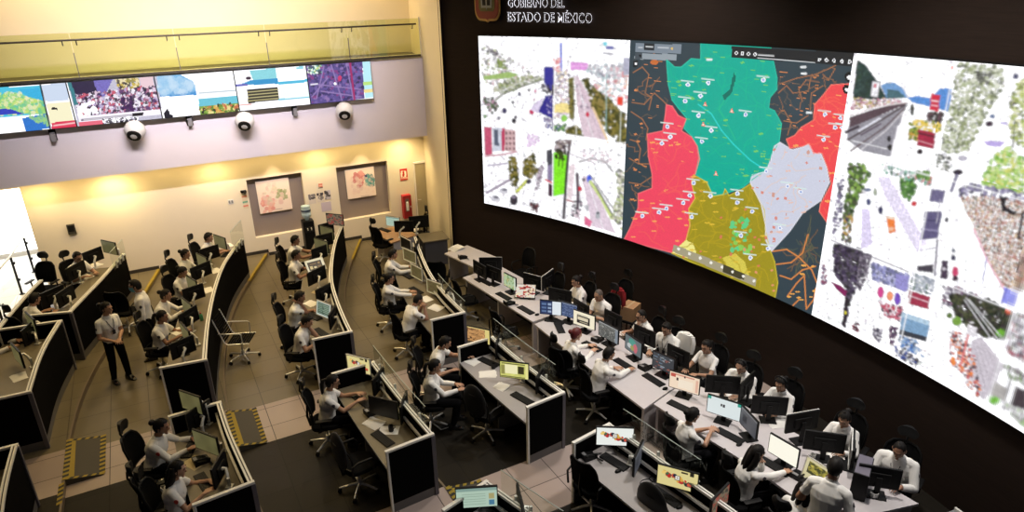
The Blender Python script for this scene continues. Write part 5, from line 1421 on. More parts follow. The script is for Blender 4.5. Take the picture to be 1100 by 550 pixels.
# ------------------------------------------------------------------ ramps over the steps, edged with hazard tape
def ramp(label, x0, x1, y0, y1, zt, zb, broad=True):
    o = thing('ramp', label, 'ramp', ((x0+x1)/2, (y0+y1)/2, 0)); cx, cy = (x0+x1)/2, (y0+y1)/2
    zz = lambda x: zt+.012+(zb-zt)*min(1, max(0, (x-x0)/(x1-x0)))
    m = MB(); A = [(x0-cx, y0-cy, zt+.012), (x1-cx, y0-cy, zb+.012), (x1-cx, y1-cy, zb+.012), (x0-cx, y1-cy, zt+.012)]; B = [(q[0], q[1], zb-.0) for q in A]
    m._add(A+B, [(0, 1, 2, 3), (0, 4, 5, 1), (1, 5, 6, 2), (2, 6, 7, 3), (3, 7, 4, 0)]); m.build('ramp_mat', M_RAMP, o)
    def tape(name, xa, xb, ya, yb, horiz):
        m = MB(); n = int(max(xb-xa, yb-ya)/.055)
        for k in range(n):
            m.mat(k % 2)
            if horiz:
                u0, u1 = xa+(xb-xa)*k/n, xa+(xb-xa)*(k+1)/n; sh = .03
                q = [(u0, ya), (u1, ya), (u1+sh, yb), (u0+sh, yb)]
            else:
                u0, u1 = ya+(yb-ya)*k/n, ya+(yb-ya)*(k+1)/n; sh = .03
                q = [(xa, u0), (xb, u0+sh), (xb, u1+sh), (xa, u1)]
            m._add([(x-cx, y-cy, zz(x)+.004) for x, y in q], [(0, 1, 2, 3)])
        m.build(name, [M_YELLOW, M_BLKTAPE], o)
    w = .058
    tape('tape_border', x0-.02, x0+w, y0, y1, False); tape('tape_border', x1-w, x1+.02, y0, y1, False)
    if broad: m = MB(); m.quad(*[(x-cx, y-cy, zz(x)+.003) for x, y in ((x0+w, y0), (x0+w+.07, y0), (x0+w+.05, y1), (x0+w, y1))]); m.build('yellow_tape', M_YELLOW, o)
    tape('tape_border', x0, x1, y0, y0+.05, True); tape('tape_border', x0, x1, y1-.05, y1, True)
ramp('grey ramp with yellow and black tape at lower left', -2.10, -1.60, 10.32, 11.42, .3, .2)
ramp('grey ramp with yellow and black tape beside the ramp desk of two women', .26, .72, 10.0, 11.12, .2, .1)
ramp('grey ramp with yellow and black tape behind the greenish form monitor', 2.86, 3.40, 6.50, 7.55, .1, 0.0)
m = MB(); 
for k in range(9): m.mat(k % 2); m.quad((-2.16, 9.75+.055*k, .306), (-2.09, 9.78+.055*k, .306), (-2.09, 9.835+.055*k, .306), (-2.16, 9.805+.055*k, .306))
tag(m.build('hazard_tape', [M_YELLOW, M_BLKTAPE]), 'short strip of hazard tape continuing below the left ramp', 'tape')

# ------------------------------------------------------------------ corridor railing
o = thing('glass_railing', 'steel posted railing before the bright corridor', 'railing', (-3.5, 17.5, .3))
for (x, y, h) in ((-3.42, 18.70, .95), (-3.64, 17.20, .95), (-3.30, 20.2, .95)):
    q = MB().cyl((x+3.5, y-17.5, 0), (x+3.5, y-17.5, h), .026, n=14).cyl((x+3.5, y-17.5, 0), (x+3.5, y-17.5, .015), .06, n=16)
    q.box((x+3.53, y-17.5, h*.4), (.05, .06, .05)).box((x+3.53, y-17.5, h*.85), (.05, .06, .05)); q.build('post', M_DKGREY, o, True)
MB().tube([(.20, 2.8, .98), (.08, 1.2, .98), (-.14, -.3, .98)], .022, 10).build('handrail', M_ALU, o, True)
m = MB(); m.box((-.03, .45, .48), (.010, 1.4, .72), math.radians(-8.5)); m.build('glass_panel', M_GLASS, o)
desk_row('low_screen', 'low dark screen standing before the bright corridor', [(-2.60, 16.55), (-2.78, 15.92), (-3.07, 14.45), (-3.2, 13.7)], T1_, h=1.02, depth=.05, near=False, far=False)['category'] = 'screen'
# ------------------------------------------------------------------ pictures shown on the large displays
# Each display is a fine grid of cells on its real surface; a cell's place is known by the photo point it projects to.
def hit(px, py, off=0.0):
    """where the sight line through a photo point meets the video wall: (degrees, z)"""
    d = ray(px, py); q = d[:2]; c = np.array(WC); R = WR-off
    a = q@q; b = -2*(q@c); cc = c@c-R*R; t = (-b+math.sqrt(b*b-4*a*cc))/(2*a)
    x = q*t-c; return math.degrees(math.atan2(x[1], x[0])), EYE[2]+t*d[2]
class Canvas:
    def __init__(self, X, Y, bg, white=1.0):
        self.X, self.Y = X, Y; self.white = white; self.A = np.ones(X.shape+(3,))*self.col(bg)
    def col(self, c):
        v = srgb(c)
        return v
    def inside(self, pts):
        X, Y = self.X, self.Y; r = np.zeros(X.shape, bool); n = len(pts)
        x = [p[0] for p in pts]; y = [p[1] for p in pts]
        for i in range(n):
            j = (i-1) % n
            if y[i] == y[j]: continue
            c = ((y[i] > Y) != (y[j] > Y)) & (X < (x[j]-x[i])*(Y-y[i])/(y[j]-y[i])+x[i]); r ^= c
        return r
    def poly(self, pts, c, noise=0.0, seed=1):
        m = self.inside(pts)
        if noise:
            rs = np.random.RandomState(seed); self.A[m] = self.col(c)*(1+noise*(rs.rand(m.sum(), 1)-.5)*2)
        else: self.A[m] = self.col(c)
        return self
    def box(self, x0, y0, x1, y1, c): return self.poly([(x0, y0), (x1, y0), (x1, y1), (x0, y1)], c)
    def line(self, pts, w, c):
        cc = self.col(c)
        for (x0, y0), (x1, y1) in zip(pts, pts[1:]):
            m = (self.X > min(x0, x1)-w) & (self.X < max(x0, x1)+w) & (self.Y > min(y0, y1)-w) & (self.Y < max(y0, y1)+w)
            if not m.any(): continue
            X, Y = self.X[m], self.Y[m]; L = (x1-x0)**2+(y1-y0)**2+1e-9
            t = np.clip(((X-x0)*(x1-x0)+(Y-y0)*(y1-y0))/L, 0, 1); d = np.hypot(X-x0-t*(x1-x0), Y-y0-t*(y1-y0))
            a = np.clip((w/2+.45-d)/.9, 0, 1)[:, None]; self.A[m] = self.A[m]*(1-a)+cc*a
        return self
    def dab(self, x, y, rx, ry, c, a=1.0):
        m = ((self.X-x)/rx)**2+((self.Y-y)/ry)**2 < 1
        self.A[m] = self.A[m]*(1-a)+self.col(c)*a; return self
    def scatter(self, pts, n, r, cols, seed=1, a=.9, asp=1.0):
        rs = np.random.RandomState(seed)
        if self.white > 1: n = int(n*2.3); r = (r[0]*.66, r[1]*.72)
        inm = self.inside(pts)
        idx = np.argwhere(inm)
        if len(idx) == 0: return self
        for _ in range(n):
            i = tuple(idx[rs.randint(len(idx))]); q = r[0]+(r[1]-r[0])*rs.rand()
            self.dab(self.X[i], self.Y[i], q, q*asp*(.6+.8*rs.rand()), cols[rs.randint(len(cols))], a)
        return self
WHT = (252, 252, 255)
def display_grid(name, parent, pts_fn, nx, ny, painter, mtl, bg=WHT, white=1.0, loc=(0, 0, 0), attr='picture', soft=0):
    """pts_fn(u, v) -> world position, u to the right and v upward; painter(Canvas)"""
    G = np.array([[pts_fn(i/nx, j/ny) for i in range(nx+1)] for j in range(ny+1)])
    Cc = (G[:-1, :-1]+G[1:, :-1]+G[:-1, 1:]+G[1:, 1:])/4
    rel = Cc-EYE; w = rel@CF; X = 550+FPX*(rel@CR)/w; Y = 275-FPX*(rel@CU)/w
    cv = Canvas(X, Y, bg, white); painter(cv)
    if soft:
        grain(cv, 7)
        for _ in range(soft):
            B = np.pad(cv.A, ((1, 1), (1, 1), (0, 0)), mode='edge'); cv.A = B[1:-1, 1:-1]*.4+(B[:-2, 1:-1]+B[2:, 1:-1]+B[1:-1, :-2]+B[1:-1, 2:])*.15
    if white > 1:
        t = np.clip((cv.A.min(-1)-.72)/.25, 0, 1); t = t*t*(3-2*t); cv.A *= (1+(white-1)*t)[..., None]
    me = bpy.data.meshes.new(name); off = np.array(loc)
    idx = lambda i, j: j*(nx+1)+i
    me.from_pydata((G.reshape(-1, 3)-off).tolist(), [], [(idx(i, j), idx(i+1, j), idx(i+1, j+1), idx(i, j+1)) for j in range(ny) for i in range(nx)])
    me.materials.append(mtl)
    at = me.color_attributes.new(attr, 'FLOAT_COLOR', 'CORNER')
    c = np.ones((nx*ny, 4, 4)); c[:, :, :3] = cv.A.reshape(-1, 1, 3); at.data.foreach_set('color', c.ravel()); me.update()
    return put(me, name, parent)

GREENS = [(96, 112, 58), (70, 86, 40), (126, 140, 76), (158, 168, 110)]
OLIVE = [(96, 92, 34), (70, 68, 24), (120, 112, 44), (58, 62, 26), (140, 126, 60)]
GREYS = [(150, 150, 160), (190, 188, 196), (110, 108, 118), (220, 216, 222)]
DARKS = [(40, 36, 46), (70, 62, 74), (96, 90, 104)]
def speckle(c, seed):
    X0, X1, Y0, Y1 = c.X.min(), c.X.max(), c.Y.min(), c.Y.max()
    c.scatter([(X0-1, Y0-1), (X1+1, Y0-1), (X1+1, Y1+1), (X0-1, Y1+1)], 260, (.9, 2.4), [(214, 206, 220), (190, 184, 196), (226, 214, 214), (170, 166, 176), (206, 216, 206)], seed, .35)
def grain(c, seed):
    rs = np.random.RandomState(seed); m = c.A.min(-1) < .85; c.A[m] *= (1+.5*(rs.rand(m.sum(), 1)-.5))
def paint_left(c):
    speckle(c, 301)
    # upper left: avenue below a hillside town
    c.scatter([(518, 45), (530, 53), (560, 68), (583, 80), (584, 84), (540, 92), (518, 88)], 110, (.8, 2.0), [(176, 172, 176), (214, 206, 208), (150, 152, 140), (226, 190, 196), (120, 116, 118), (190, 200, 160)], 3, .8)
    c.scatter([(522, 48), (536, 58), (534, 62), (524, 56)], 14, (.8, 1.6), DARKS, 4, .8)
    c.poly([(519, 82), (546, 77), (558, 80), (548, 84), (520, 86)], (160, 188, 112), .1).scatter([(534, 64), (544, 66), (543, 74), (535, 73)], 14, (1, 2.2), [(140, 156, 90), (110, 126, 70)], 8)
    c.scatter([(530, 92), (550, 84), (575, 81), (584, 84), (562, 92), (545, 100), (530, 98)], 80, (1, 2.4), [(130, 146, 96), (170, 176, 130), (110, 116, 90), (196, 196, 176)], 5)
    c.line([(584, 85), (560, 93), (540, 101), (532, 108)], 1.6, (120, 124, 104)); c.line([(584, 82), (556, 90), (536, 99)], .8, (224, 224, 224))
    c.scatter([(520, 103), (530, 106), (537, 115), (528, 122), (520, 112)], 26, (1.2, 2.6), [(90, 110, 74), (110, 116, 110), (70, 76, 66), (190, 150, 170)], 6)
    for x, y, r, cc in ((558, 101, 1.8, (86, 80, 110)), (568, 97, 1.2, (90, 84, 96)), (542, 119, 2.4, (60, 58, 96)), (551, 110, 1.2, (80, 76, 90)), (536, 127, 1.6, (120, 116, 130)), (552, 130, 2.2, (30, 30, 44)), (554, 126, 1.4, (60, 50, 70)), (571, 120, 2.4, (196, 40, 90)), (574, 107, 1.4, (210, 190, 200)), (575, 98, 1.3, (220, 110, 150)), (521, 125, 1.8, (130, 160, 120))): c.dab(x, y, r, r*1.2, cc)
    c.poly([(584, 72), (594.5, 72), (594.5, 98), (590, 97), (584, 88)], (56, 54, 150), .06).scatter([(580, 88), (594, 92), (594, 102), (584, 100)], 18, (.8, 2), DARKS, 7)
    c.poly([(586, 103), (594, 102), (594, 128), (578, 120)], (50, 44, 140), .08).scatter([(588, 104), (594, 104), (594, 124), (587, 122)], 12, (.7, 1.4), [(200, 190, 230), (90, 80, 150), (30, 26, 70)], 9)
    c.poly([(573, 112), (584, 104), (578, 122), (570, 118)], (222, 210, 236)).scatter([(584, 126), (594, 128), (594, 140), (586, 137)], 16, (.9, 2), [(80, 74, 90), (150, 140, 170), (60, 60, 150)], 10)
    # upper right: highway lined by trees
    m0 = 594.6
    c.line([(602.6, 47), (603, 77)], 2.0, (92, 112, 220)); c.scatter([(595, 64), (602, 62), (602, 78), (595, 77)], 22, (.8, 1.8), [(232, 130, 130), (236, 170, 170), (214, 90, 100), (240, 210, 210)], 11)
    c.scatter([(594.6, 78), (612, 74), (612, 128), (594.6, 128)], 90, (.8, 2.2), [(226, 200, 210), (200, 196, 204), (170, 160, 176), (240, 226, 190), (90, 80, 100), (210, 180, 200)], 12, .8)
    c.poly([(594.8, 113), (604, 110), (612, 112), (612, 121), (594.8, 121)], (246, 226, 150), .05).dab(606, 127, 3.4, 3.6, (146, 210, 86)).scatter([(595, 133), (608, 134), (607, 142), (595, 140)], 22, (1, 2.2), [(70, 130, 60), (60, 90, 120), (150, 190, 110), (70, 60, 70)], 13)
    c.dab(650, 47, 2.4, 2, (110, 214, 232)).poly([(651, 49), (659, 50), (659, 53), (651, 53)], (90, 96, 170)).line([(648, 57), (658, 58)], 1.2, (110, 110, 130))
    c.poly([(613, 67), (631, 67.5), (631, 75), (613, 75)], (228, 156, 226), .08).line([(614, 71), (630, 71)], 1, (246, 200, 244))
    c.scatter([(632, 70), (668, 68), (676, 62), (676, 84), (640, 84), (630, 78)], 90, (1, 2.4), [(170, 172, 182), (206, 206, 214), (140, 140, 156), (226, 180, 190), (190, 210, 214)], 14, .8)
    c.poly([(670, 62), (676.5, 62), (675.5, 80), (669, 80)], (176, 176, 196), .1); c.line([(669, 77), (669, 82), (675, 82)], 1, (226, 70, 70))
    c.scatter([(630, 84), (674, 84), (673, 112), (650, 106)], 70, (1, 2.4), [(236, 226, 230), (206, 196, 206), (214, 120, 130), (240, 200, 180), (170, 200, 200)], 15, .8)
    c.line([(613.5, 86), (614, 105), (614.5, 126)], 5.0, (122, 118, 74)).scatter([(611, 84), (617, 84), (617, 126), (611, 126)], 40, (.8, 1.8), OLIVE, 16)
    c.poly([(617, 82), (621, 82), (634, 105), (645, 125), (652, 152), (627, 148), (621, 120)], (222, 200, 212), .04); c.line([(619, 84), (628, 118), (638, 150)], .9, (246, 240, 246)); c.line([(620, 84), (633, 115), (646, 150)], .8, (200, 176, 190))
    c.scatter([(618, 90), (622, 90), (632, 116), (624, 118)], 16, (.8, 1.5), [(120, 110, 130), (240, 238, 244), (170, 150, 170)], 17)
    c.scatter([(625, 82), (630, 84), (640, 96), (652, 105), (668, 120), (677, 133), (674, 156), (662, 152), (650, 138), (640, 121), (632, 103)], 170, (1.6, 3.8), OLIVE, 18).scatter([(640, 100), (660, 112), (656, 120), (640, 112)], 14, (1.2, 2.4), [(160, 140, 84), (140, 124, 70)], 19)
    c.line([(637, 116), (646, 136), (653, 152)], 2.2, (238, 206, 160)); c.dab(631, 123, 1.8, 2.8, (206, 30, 70)).poly([(663, 104), (669, 104), (669, 113), (663, 113)], (236, 70, 50))
    c.scatter([(608, 138), (622, 136), (626, 147), (609, 145)], 40, (1.2, 2.6), OLIVE, 20).line([(651.5, 80), (651, 142)], .9, (150, 190, 190)).line([(667, 120), (666, 152)], .9, (220, 226, 214)).line([(619, 108), (619, 144)], .9, (240, 240, 236))
    # lower left: street with parked vehicles
    c.poly([(520, 136.5), (528, 136.5), (529, 166), (521, 167)], (196, 84, 116), .1).poly([(529, 137), (539, 137.5), (539, 162), (529, 163)], (206, 210, 224)).poly([(531, 139), (535, 139), (536, 157), (531, 156)], (88, 96, 116)).poly([(539, 138), (542, 138), (542, 162), (539, 162)], (190, 60, 96))
    c.poly([(542, 139), (554, 140), (554, 163), (542, 162)], (210, 176, 178), .05)
    for i in range(3):
        for j in range(4): c.dab(544+4*i, 143+5.6*j, 1.1, 1.6, (120, 84, 92))
    c.line([(521, 168), (540, 166), (555, 163)], 1.2, (200, 120, 140)); c.line([(524, 178), (545, 175.5)], 1.4, (176, 164, 190)).line([(523, 207), (548, 193)], 2.2, (150, 132, 156)).line([(524, 201), (549, 188)], .8, (226, 210, 226))
    c.scatter([(566, 143), (580, 146), (578, 158), (566, 158)], 22, (1, 2.2), [(226, 196, 232), (236, 216, 240)], 21)
    c.scatter([(546, 170), (553, 168), (557, 192), (553, 203), (549, 196)], 50, (1.2, 2.8), OLIVE, 22).scatter([(562, 172), (574, 164), (578, 184), (568, 192), (562, 186)], 60, (1.2, 2.8), OLIVE+[(150, 140, 110)], 23)
    c.line([(555, 206), (566, 194)], 3.0, (212, 220, 84)).scatter([(553, 203), (567, 192), (568, 195), (556, 208)], 8, (.7, 1.2), DARKS, 24)
    for x, y in ((541, 205), (532, 213)): c.dab(x, y, 4.6, 3, (206, 204, 214)).dab(x+1, y-1, 2.6, 1.2, (110, 108, 120))
    c.dab(552, 215, 4.2, 5.4, (56, 50, 60)).dab(552, 212, 2.4, 1.6, (140, 130, 150)).dab(568, 195, 2.6, 2.6, (70, 66, 80))
    c.scatter([(578, 180), (585, 174), (580, 200), (575, 205)], 30, (.8, 2), [(120, 104, 120), (206, 190, 206), (160, 146, 160)], 25); c.poly([(587, 162), (593, 160), (594, 178), (588, 178)], (74, 74, 84), .15).poly([(588, 178), (594.5, 176), (594.5, 194), (588, 196)], (142, 130, 164), .1).poly([(589, 197), (594.5, 199), (594.5, 211), (589, 210)], (70, 40, 60), .2); c.line([(586, 193), (594, 197)], 1.4, (226, 60, 60))
    c.scatter([(570, 217), (579, 220), (578, 228), (570, 226)], 18, (1, 2), [(80, 40, 50), (110, 60, 66), (50, 40, 46)], 26)
    # lower right: elevated avenue
    c.scatter([(596, 151), (614, 150), (611, 163), (597, 166)], 46, (1, 2.6), [(110, 96, 100), (70, 60, 66), (160, 146, 140), (200, 186, 190)], 27)
    c.poly([(594.6, 163), (609, 167), (606.5, 208), (594.6, 211)], (134, 236, 44), .08).scatter([(596, 160), (609, 164), (608, 172), (597, 170)], 26, (.9, 2.2), [(40, 50, 24), (70, 90, 30)], 28).line([(601, 168), (600, 178)], 1.4, (50, 70, 24)).line([(605, 168), (604, 180)], 1.2, (60, 90, 30))
    c.line([(610.5, 163), (608, 195), (605.5, 234)], 2.8, (52, 40, 52)).poly([(612, 178), (618, 176), (615, 214), (609, 214)], (236, 220, 226)).line([(609, 215), (617, 217)], 1.4, (176, 60, 70))
    c.line([(620, 187), (621, 210), (620, 232)], 3.0, (80, 62, 76)).dab(623, 203, 1.8, 2.6, (216, 50, 70)).scatter([(615, 215), (626, 215), (622, 236), (614, 232)], 20, (.8, 2), DARKS+[(220, 200, 210)], 29)
    c.poly([(625, 190), (634, 190), (661, 250), (636, 243)], (226, 208, 222), .04).line([(631, 192), (648, 246)], .9, (248, 244, 250))
    c.dab(633, 192, 2.8, 4.2, (70, 96, 226)).dab(637, 199, 2.4, 3.0, (70, 66, 110)).dab(627, 193, 1.6, 2, (110, 100, 110))
    c.line([(634, 195), (646, 213), (657, 234)], 3.2, (206, 222, 140)).line([(634, 188), (660, 226)], 1.0, (120, 116, 120)).line([(640, 200), (662, 238)], 1.4, (90, 90, 90))
    c.line([(622, 174), (635, 170), (650, 174), (658, 184)], 1.4, (150, 146, 150)).line([(612, 165), (640, 176)], .9, (190, 180, 190)).scatter([(618, 160), (650, 160), (672, 168), (668, 182), (630, 172)], 50, (.7, 1.8), [(206, 200, 206), (180, 176, 186), (226, 196, 206)], 30, .8)
    c.scatter([(662, 180), (674, 186), (671, 250), (656, 232), (664, 210)], 90, (1, 2.6), [(178, 192, 130), (206, 206, 176), (140, 146, 120), (110, 110, 110), (226, 220, 210)], 31, .85)
    c.dab(642, 231, 2.6, 4.2, (176, 180, 186)).dab(642, 229, 1.4, 1.4, (60, 66, 70)).dab(631, 223, 2, 3, (190, 190, 196)).poly([(628, 232), (636, 238), (634, 244), (628, 241)], (226, 110, 150)); c.line([(618, 240), (630, 230)], 2, (236, 230, 236))
    # white frames between the four pictures
    c.line([(597.0, 38), (594.3, 142), (593.2, 240)], 1.2, WHT); c.line([(519, 132.5), (556, 136), (594, 142), (640, 149), (675, 155)], 1.2, WHT)

TEAL = [(752.7, 44), (752.7, 64), (742.5, 63), (732, 72), (724.7, 72), (716, 64), (717, 78), (718, 91), (722, 107.4), (728.5, 116), (737.4, 126.5), (735, 138), (743.8, 147), (749, 157), (751, 170), (749.5, 176), (746.8, 187), (759, 195.5), (766, 210.5), (777, 209), (798.6, 201), (808, 193), (822.5, 183), (828, 168), (837, 152), (839.6, 133), (832, 119), (825.6, 116), (827, 105), (834.5, 96), (834.5, 83), (830.7, 65), (827, 46)]
RED1 = [(715.8, 112.5), (722, 114), (728.5, 124), (737, 128), (732, 140.5), (742.5, 147), (749, 157), (751.4, 171), (747, 186), (742.7, 195.5), (746.8, 213), (740, 224), (741.4, 242), (737, 258), (728, 273), (670, 258), (677, 244.5), (685.5, 223), (685.5, 208), (700.5, 202), (700.5, 187), (696.4, 168), (695.4, 144), (712, 140.5), (714.5, 124)]
OLV = [(745, 188), (759, 195.5), (766, 211), (777, 209), (779, 203), (783, 210), (798, 203), (806, 197.6), (812.7, 209), (821, 225.5), (822.5, 248), (826, 265), (832, 281), (835.6, 304), (832, 322), (800, 308), (760, 290), (722, 272), (737, 258), (741, 242), (740, 224), (747, 213), (743, 196)]
WHI = [(828, 172), (832, 157), (838, 153), (851, 161), (862.5, 158), (869, 154.4), (874, 164.6), (881.6, 164.6), (888, 179.6), (891, 196), (881.5, 215.6), (862, 229), (848.7, 248), (829, 269.6), (822.5, 258), (822.5, 242), (817.6, 219), (806, 196), (808, 188), (822.5, 184.5)]
RED2 = [(920, 89.5), (893, 91), (883, 103.5), (875, 112.4), (874, 129), (861, 136.6), (853.6, 145.5), (844.7, 149.4), (848.5, 159.5), (862.5, 157), (869, 154.4), (874, 164.6), (883, 164.6), (889, 180), (893, 197.6), (881.5, 219), (880, 227), (888, 238.5), (900, 240)]
def wiggle(p, q, n, amp, rs):
    out = []
    for k in range(n+1):
        t = k/n; out.append((p[0]+(q[0]-p[0])*t+(rs.rand()-.5)*amp*(0 < k < n), p[1]+(q[1]-p[1])*t+(rs.rand()-.5)*amp*(0 < k < n)))
    return out
def paint_map(c):
    rs = np.random.RandomState(11)
    c.scatter([(676, 44), (922, 56), (880, 340), (668, 256)], 60, (4, 10), [(44, 60, 70), (56, 74, 86), (50, 66, 74)], 41, .35)
    ORA = (222, 140, 84)
    # roads on the dark ground
    for pts in ([(680, 78), (690, 72), (697, 80), (693, 100), (700, 105), (697, 118)], [(679, 110), (692, 112), (703, 100), (712, 108), (716, 112)], [(678, 120), (690, 128), (696, 138), (694, 150)], [(677, 150), (684, 152), (688, 160), (686, 175), (694, 180)], [(676, 170), (686, 176), (697, 176)], [(676, 196), (688, 198), (700, 190)], [(676, 215), (684, 215)],
                [(700, 66), (703, 58), (698, 52)], [(836, 100), (845, 92), (852, 100), (868, 98), (872, 80)], [(838, 90), (856, 84), (876, 80), (890, 74), (898, 70)], [(862, 108), (858, 96), (866, 86), (880, 88)], [(870, 118), (872, 100), (884, 92)], [(842, 130), (856, 132), (868, 124)], [(846, 145), (850, 132), (842, 118)], [(884, 80), (890, 86), (897, 74), (892, 72)]): c.line(pts, .9, (176, 116, 74))
    c.scatter([(838, 75), (880, 75), (876, 110), (850, 140), (840, 120)], 26, (1.4, 2.4), [(222, 140, 84), (206, 126, 74)], 42, 1, .35); c.scatter([(680, 66), (712, 66), (714, 110), (690, 250), (676, 240)], 34, (1.4, 2.4), [(222, 140, 84), (206, 130, 80)], 43, 1, .35)
    c.dab(703, 67, 4.4, 2.6, (200, 110, 56))
    for reg, n, sd in (([(680, 68), (712, 66), (716, 112), (697, 170), (684, 240), (674, 240)], 16, 81), ([(838, 78), (910, 76), (880, 108), (860, 135), (842, 148), (834, 122)], 18, 82)):
        r2 = np.random.RandomState(sd); idx = np.argwhere(c.inside(reg))
        for _ in range(n):
            i = tuple(idx[r2.randint(len(idx))]); a = (c.X[i], c.Y[i]); t = r2.rand()*6.28; c.line(wiggle(a, (a[0]+16*math.cos(t), a[1]+16*math.sin(t)), 5, 5, r2), .7, [(150, 104, 72), (110, 92, 78)][_ % 2])
    # metropolitan road web
    for k in range(30):
        a = rs.rand()*6.28; x, y = 866+10*math.cos(a)*rs.rand(), 268+16*math.sin(a)*rs.rand(); L = 10+26*rs.rand(); b = rs.rand()*6.28
        q = (x+L*math.cos(b)*.8, y+L*math.sin(b))
        if 828 < q[0] < 888: c.line(wiggle((x, y), q, 4, 4, rs), .8, [(130, 96, 66), (96, 96, 72), (84, 92, 78)][k % 3])
    for pts in ([(830, 270), (845, 268), (858, 276), (872, 290), (880, 310)], [(834, 284), (850, 282), (862, 272), (868, 252)], [(838, 296), (850, 300), (862, 290), (876, 286)], [(846, 318), (856, 304), (864, 296), (866, 330)], [(866, 332), (874, 322), (876, 310)], [(850, 330), (858, 322)]): c.line(pts, 1.3, (226, 140, 70))
    c.scatter([(840, 280), (880, 280), (878, 330), (848, 322)], 12, (2, 3), [(232, 166, 80)], 44, 1, .4)
    c.poly(TEAL, (0, 172, 150), .04).poly(RED1, (240, 72, 98), .04).poly(OLV, (160, 146, 32), .05).poly(WHI, (206, 209, 226), .03).poly(RED2, (240, 74, 80), .04)
    for p, cc in ((TEAL, (40, 200, 170)), (RED1, (250, 120, 120)), (OLV, (214, 196, 50)), (WHI, (230, 230, 240)), (RED2, (250, 130, 110))): c.line(p+[p[0]], .9, cc)
    c.poly([(737, 258), (744, 261), (748, 270), (746, 280), (722, 271)], (240, 232, 140)); c.poly([(776, 277), (790, 272), (800, 281), (806, 300), (784, 294)], (214, 200, 80), .1)
    # borders of municipalities
    def web(poly, n, col, w, seed, step=14):
        r2 = np.random.RandomState(seed); inm = c.inside(poly); idx = np.argwhere(inm)
        for _ in range(n):
            i = tuple(idx[r2.randint(len(idx))]); p = (c.X[i], c.Y[i]); pts = [p]; a = r2.rand()*6.28
            for _k in range(6):
                a += (r2.rand()-.5)*1.8; p = (p[0]+step*.4*math.cos(a), p[1]+step*.4*math.sin(a))
                if not c.inside_pt(poly, p): break
                pts.append(p)
            if len(pts) > 1: c.line(pts, w, col)
    web(TEAL, 34, (12, 184, 146), .8, 51, 20); web(RED1, 30, (244, 96, 92), .8, 52, 16); web(OLV, 40, (184, 160, 32), .8, 53, 16); web(RED2, 16, (246, 104, 84), .8, 54, 14); web(WHI, 12, (226, 200, 190), .7, 55, 14)
    c.line([(750, 112), (764, 122), (775, 140), (788, 155), (806, 172), (824, 184)], 1.1, (50, 214, 214)); c.line([(790, 78), (788, 92), (780, 104), (772, 118), (780, 130), (790, 150)], .9, (40, 190, 140)); c.poly([(788, 78), (791, 82), (786, 100), (778, 108), (776, 103), (784, 96)], (0, 110, 96))
    def names(poly, n, col, seed): c.scatter(poly, n, (2.0, 3.2), [col], seed, .85, .28)
    names(TEAL, 60, (120, 206, 96), 61); names(RED1, 30, (250, 176, 96), 62); names(OLV, 30, (226, 190, 60), 63); names(RED2, 16, (250, 176, 96), 64); names(WHI, 18, (236, 190, 170), 65)
    c.scatter([(786, 232), (806, 236), (806, 272), (784, 268)], 46, (1.2, 3), [(96, 190, 96), (140, 206, 90), (90, 210, 140)], 66, .9); c.scatter(OLV, 24, (.9, 1.7), [(214, 120, 90), (226, 150, 110)], 67); c.scatter(WHI, 22, (.9, 1.8), [(220, 130, 110), (210, 150, 130)], 68)
    for x, y in ((739, 91), (761, 89), (752.5, 103), (736, 108.5), (750.5, 124), (764, 140), (754, 152), (717, 136), (711, 154), (720, 147), (820, 86), (801, 123), (690, 232), (708, 228), (716, 224), (734, 218), (741, 210), (745, 196.5), (763, 210.5), (792, 217.5), (743, 233), (796, 253), (886, 123), (903, 127), (885, 150), (905, 137), (897, 137), (823, 184), (846, 200), (860, 206), (838, 245), (792, 208), (808, 227), (825, 267), (806, 277)):
        c.line([(x-7, y-4.6), (x+6, y-3.0)], 1.2, (214, 236, 230)); c.dab(x, y, 2.4, 2.4, (236, 240, 250)).dab(x, y, 1.2, 1.2, (150, 170, 220))
    for x, y in ((757.5, 112), (786, 119), (755.5, 133.5), (769, 186.5)): c.poly([(x-2.4, y+2), (x, y-3.4), (x+2.4, y+2)], (236, 130, 110)).dab(x, y+.6, 1, 1, (250, 226, 210))
    # control bars
    c.poly([(683, 46.5), (732, 47.8), (731, 58), (682, 56)], (126, 138, 150)).poly([(692, 46.5), (703, 47), (703, 54), (692, 53.6)], (34, 40, 46)).poly([(682, 57), (727, 58.5), (726.5, 65), (681.5, 63.5)], (150, 160, 168)).poly([(682, 57), (690, 57.3), (690, 63.6), (681.6, 63.5)], (70, 80, 88)).dab(688, 60, 1.5, 1.5, (20, 24, 28)).poly([(680.5, 65), (685.5, 65), (685, 72), (680, 72)], (24, 28, 32)).dab(683, 68.5, 1.3, 1.3, WHT)
    c.line([(686, 51), (690, 51)], 1, (210, 214, 220)).line([(694, 50), (701, 50.4)], 1.2, (220, 224, 226)).line([(707, 51), (718, 51.5)], 1.2, (200, 206, 212)).dab(722, 52, 1.3, 1.3, (226, 190, 110))
    c.poly([(786, 50), (920, 57), (917, 71), (880, 68), (786, 62)], (30, 34, 38)).line([(814, 62.4), (875, 67)], .9, (210, 214, 216)).line([(815, 59), (831, 60)], 1.2, (226, 228, 230))
    for x, y in ((791, 57), (797.5, 57.5), (804, 58), (811, 58.5), (880, 64), (888, 64.5), (896, 65), (904.5, 66), (912.5, 66.5)): c.dab(x, y, 1.9, 2.1, (236, 238, 240)).dab(x, y, .8, .9, (90, 94, 98))
    for x, y in ((912, 82.5), (910, 96)): c.dab(x, y, 4.6, 5.2, (14, 16, 18)).dab(x, y+.6, 2.2, 2.4, WHT)
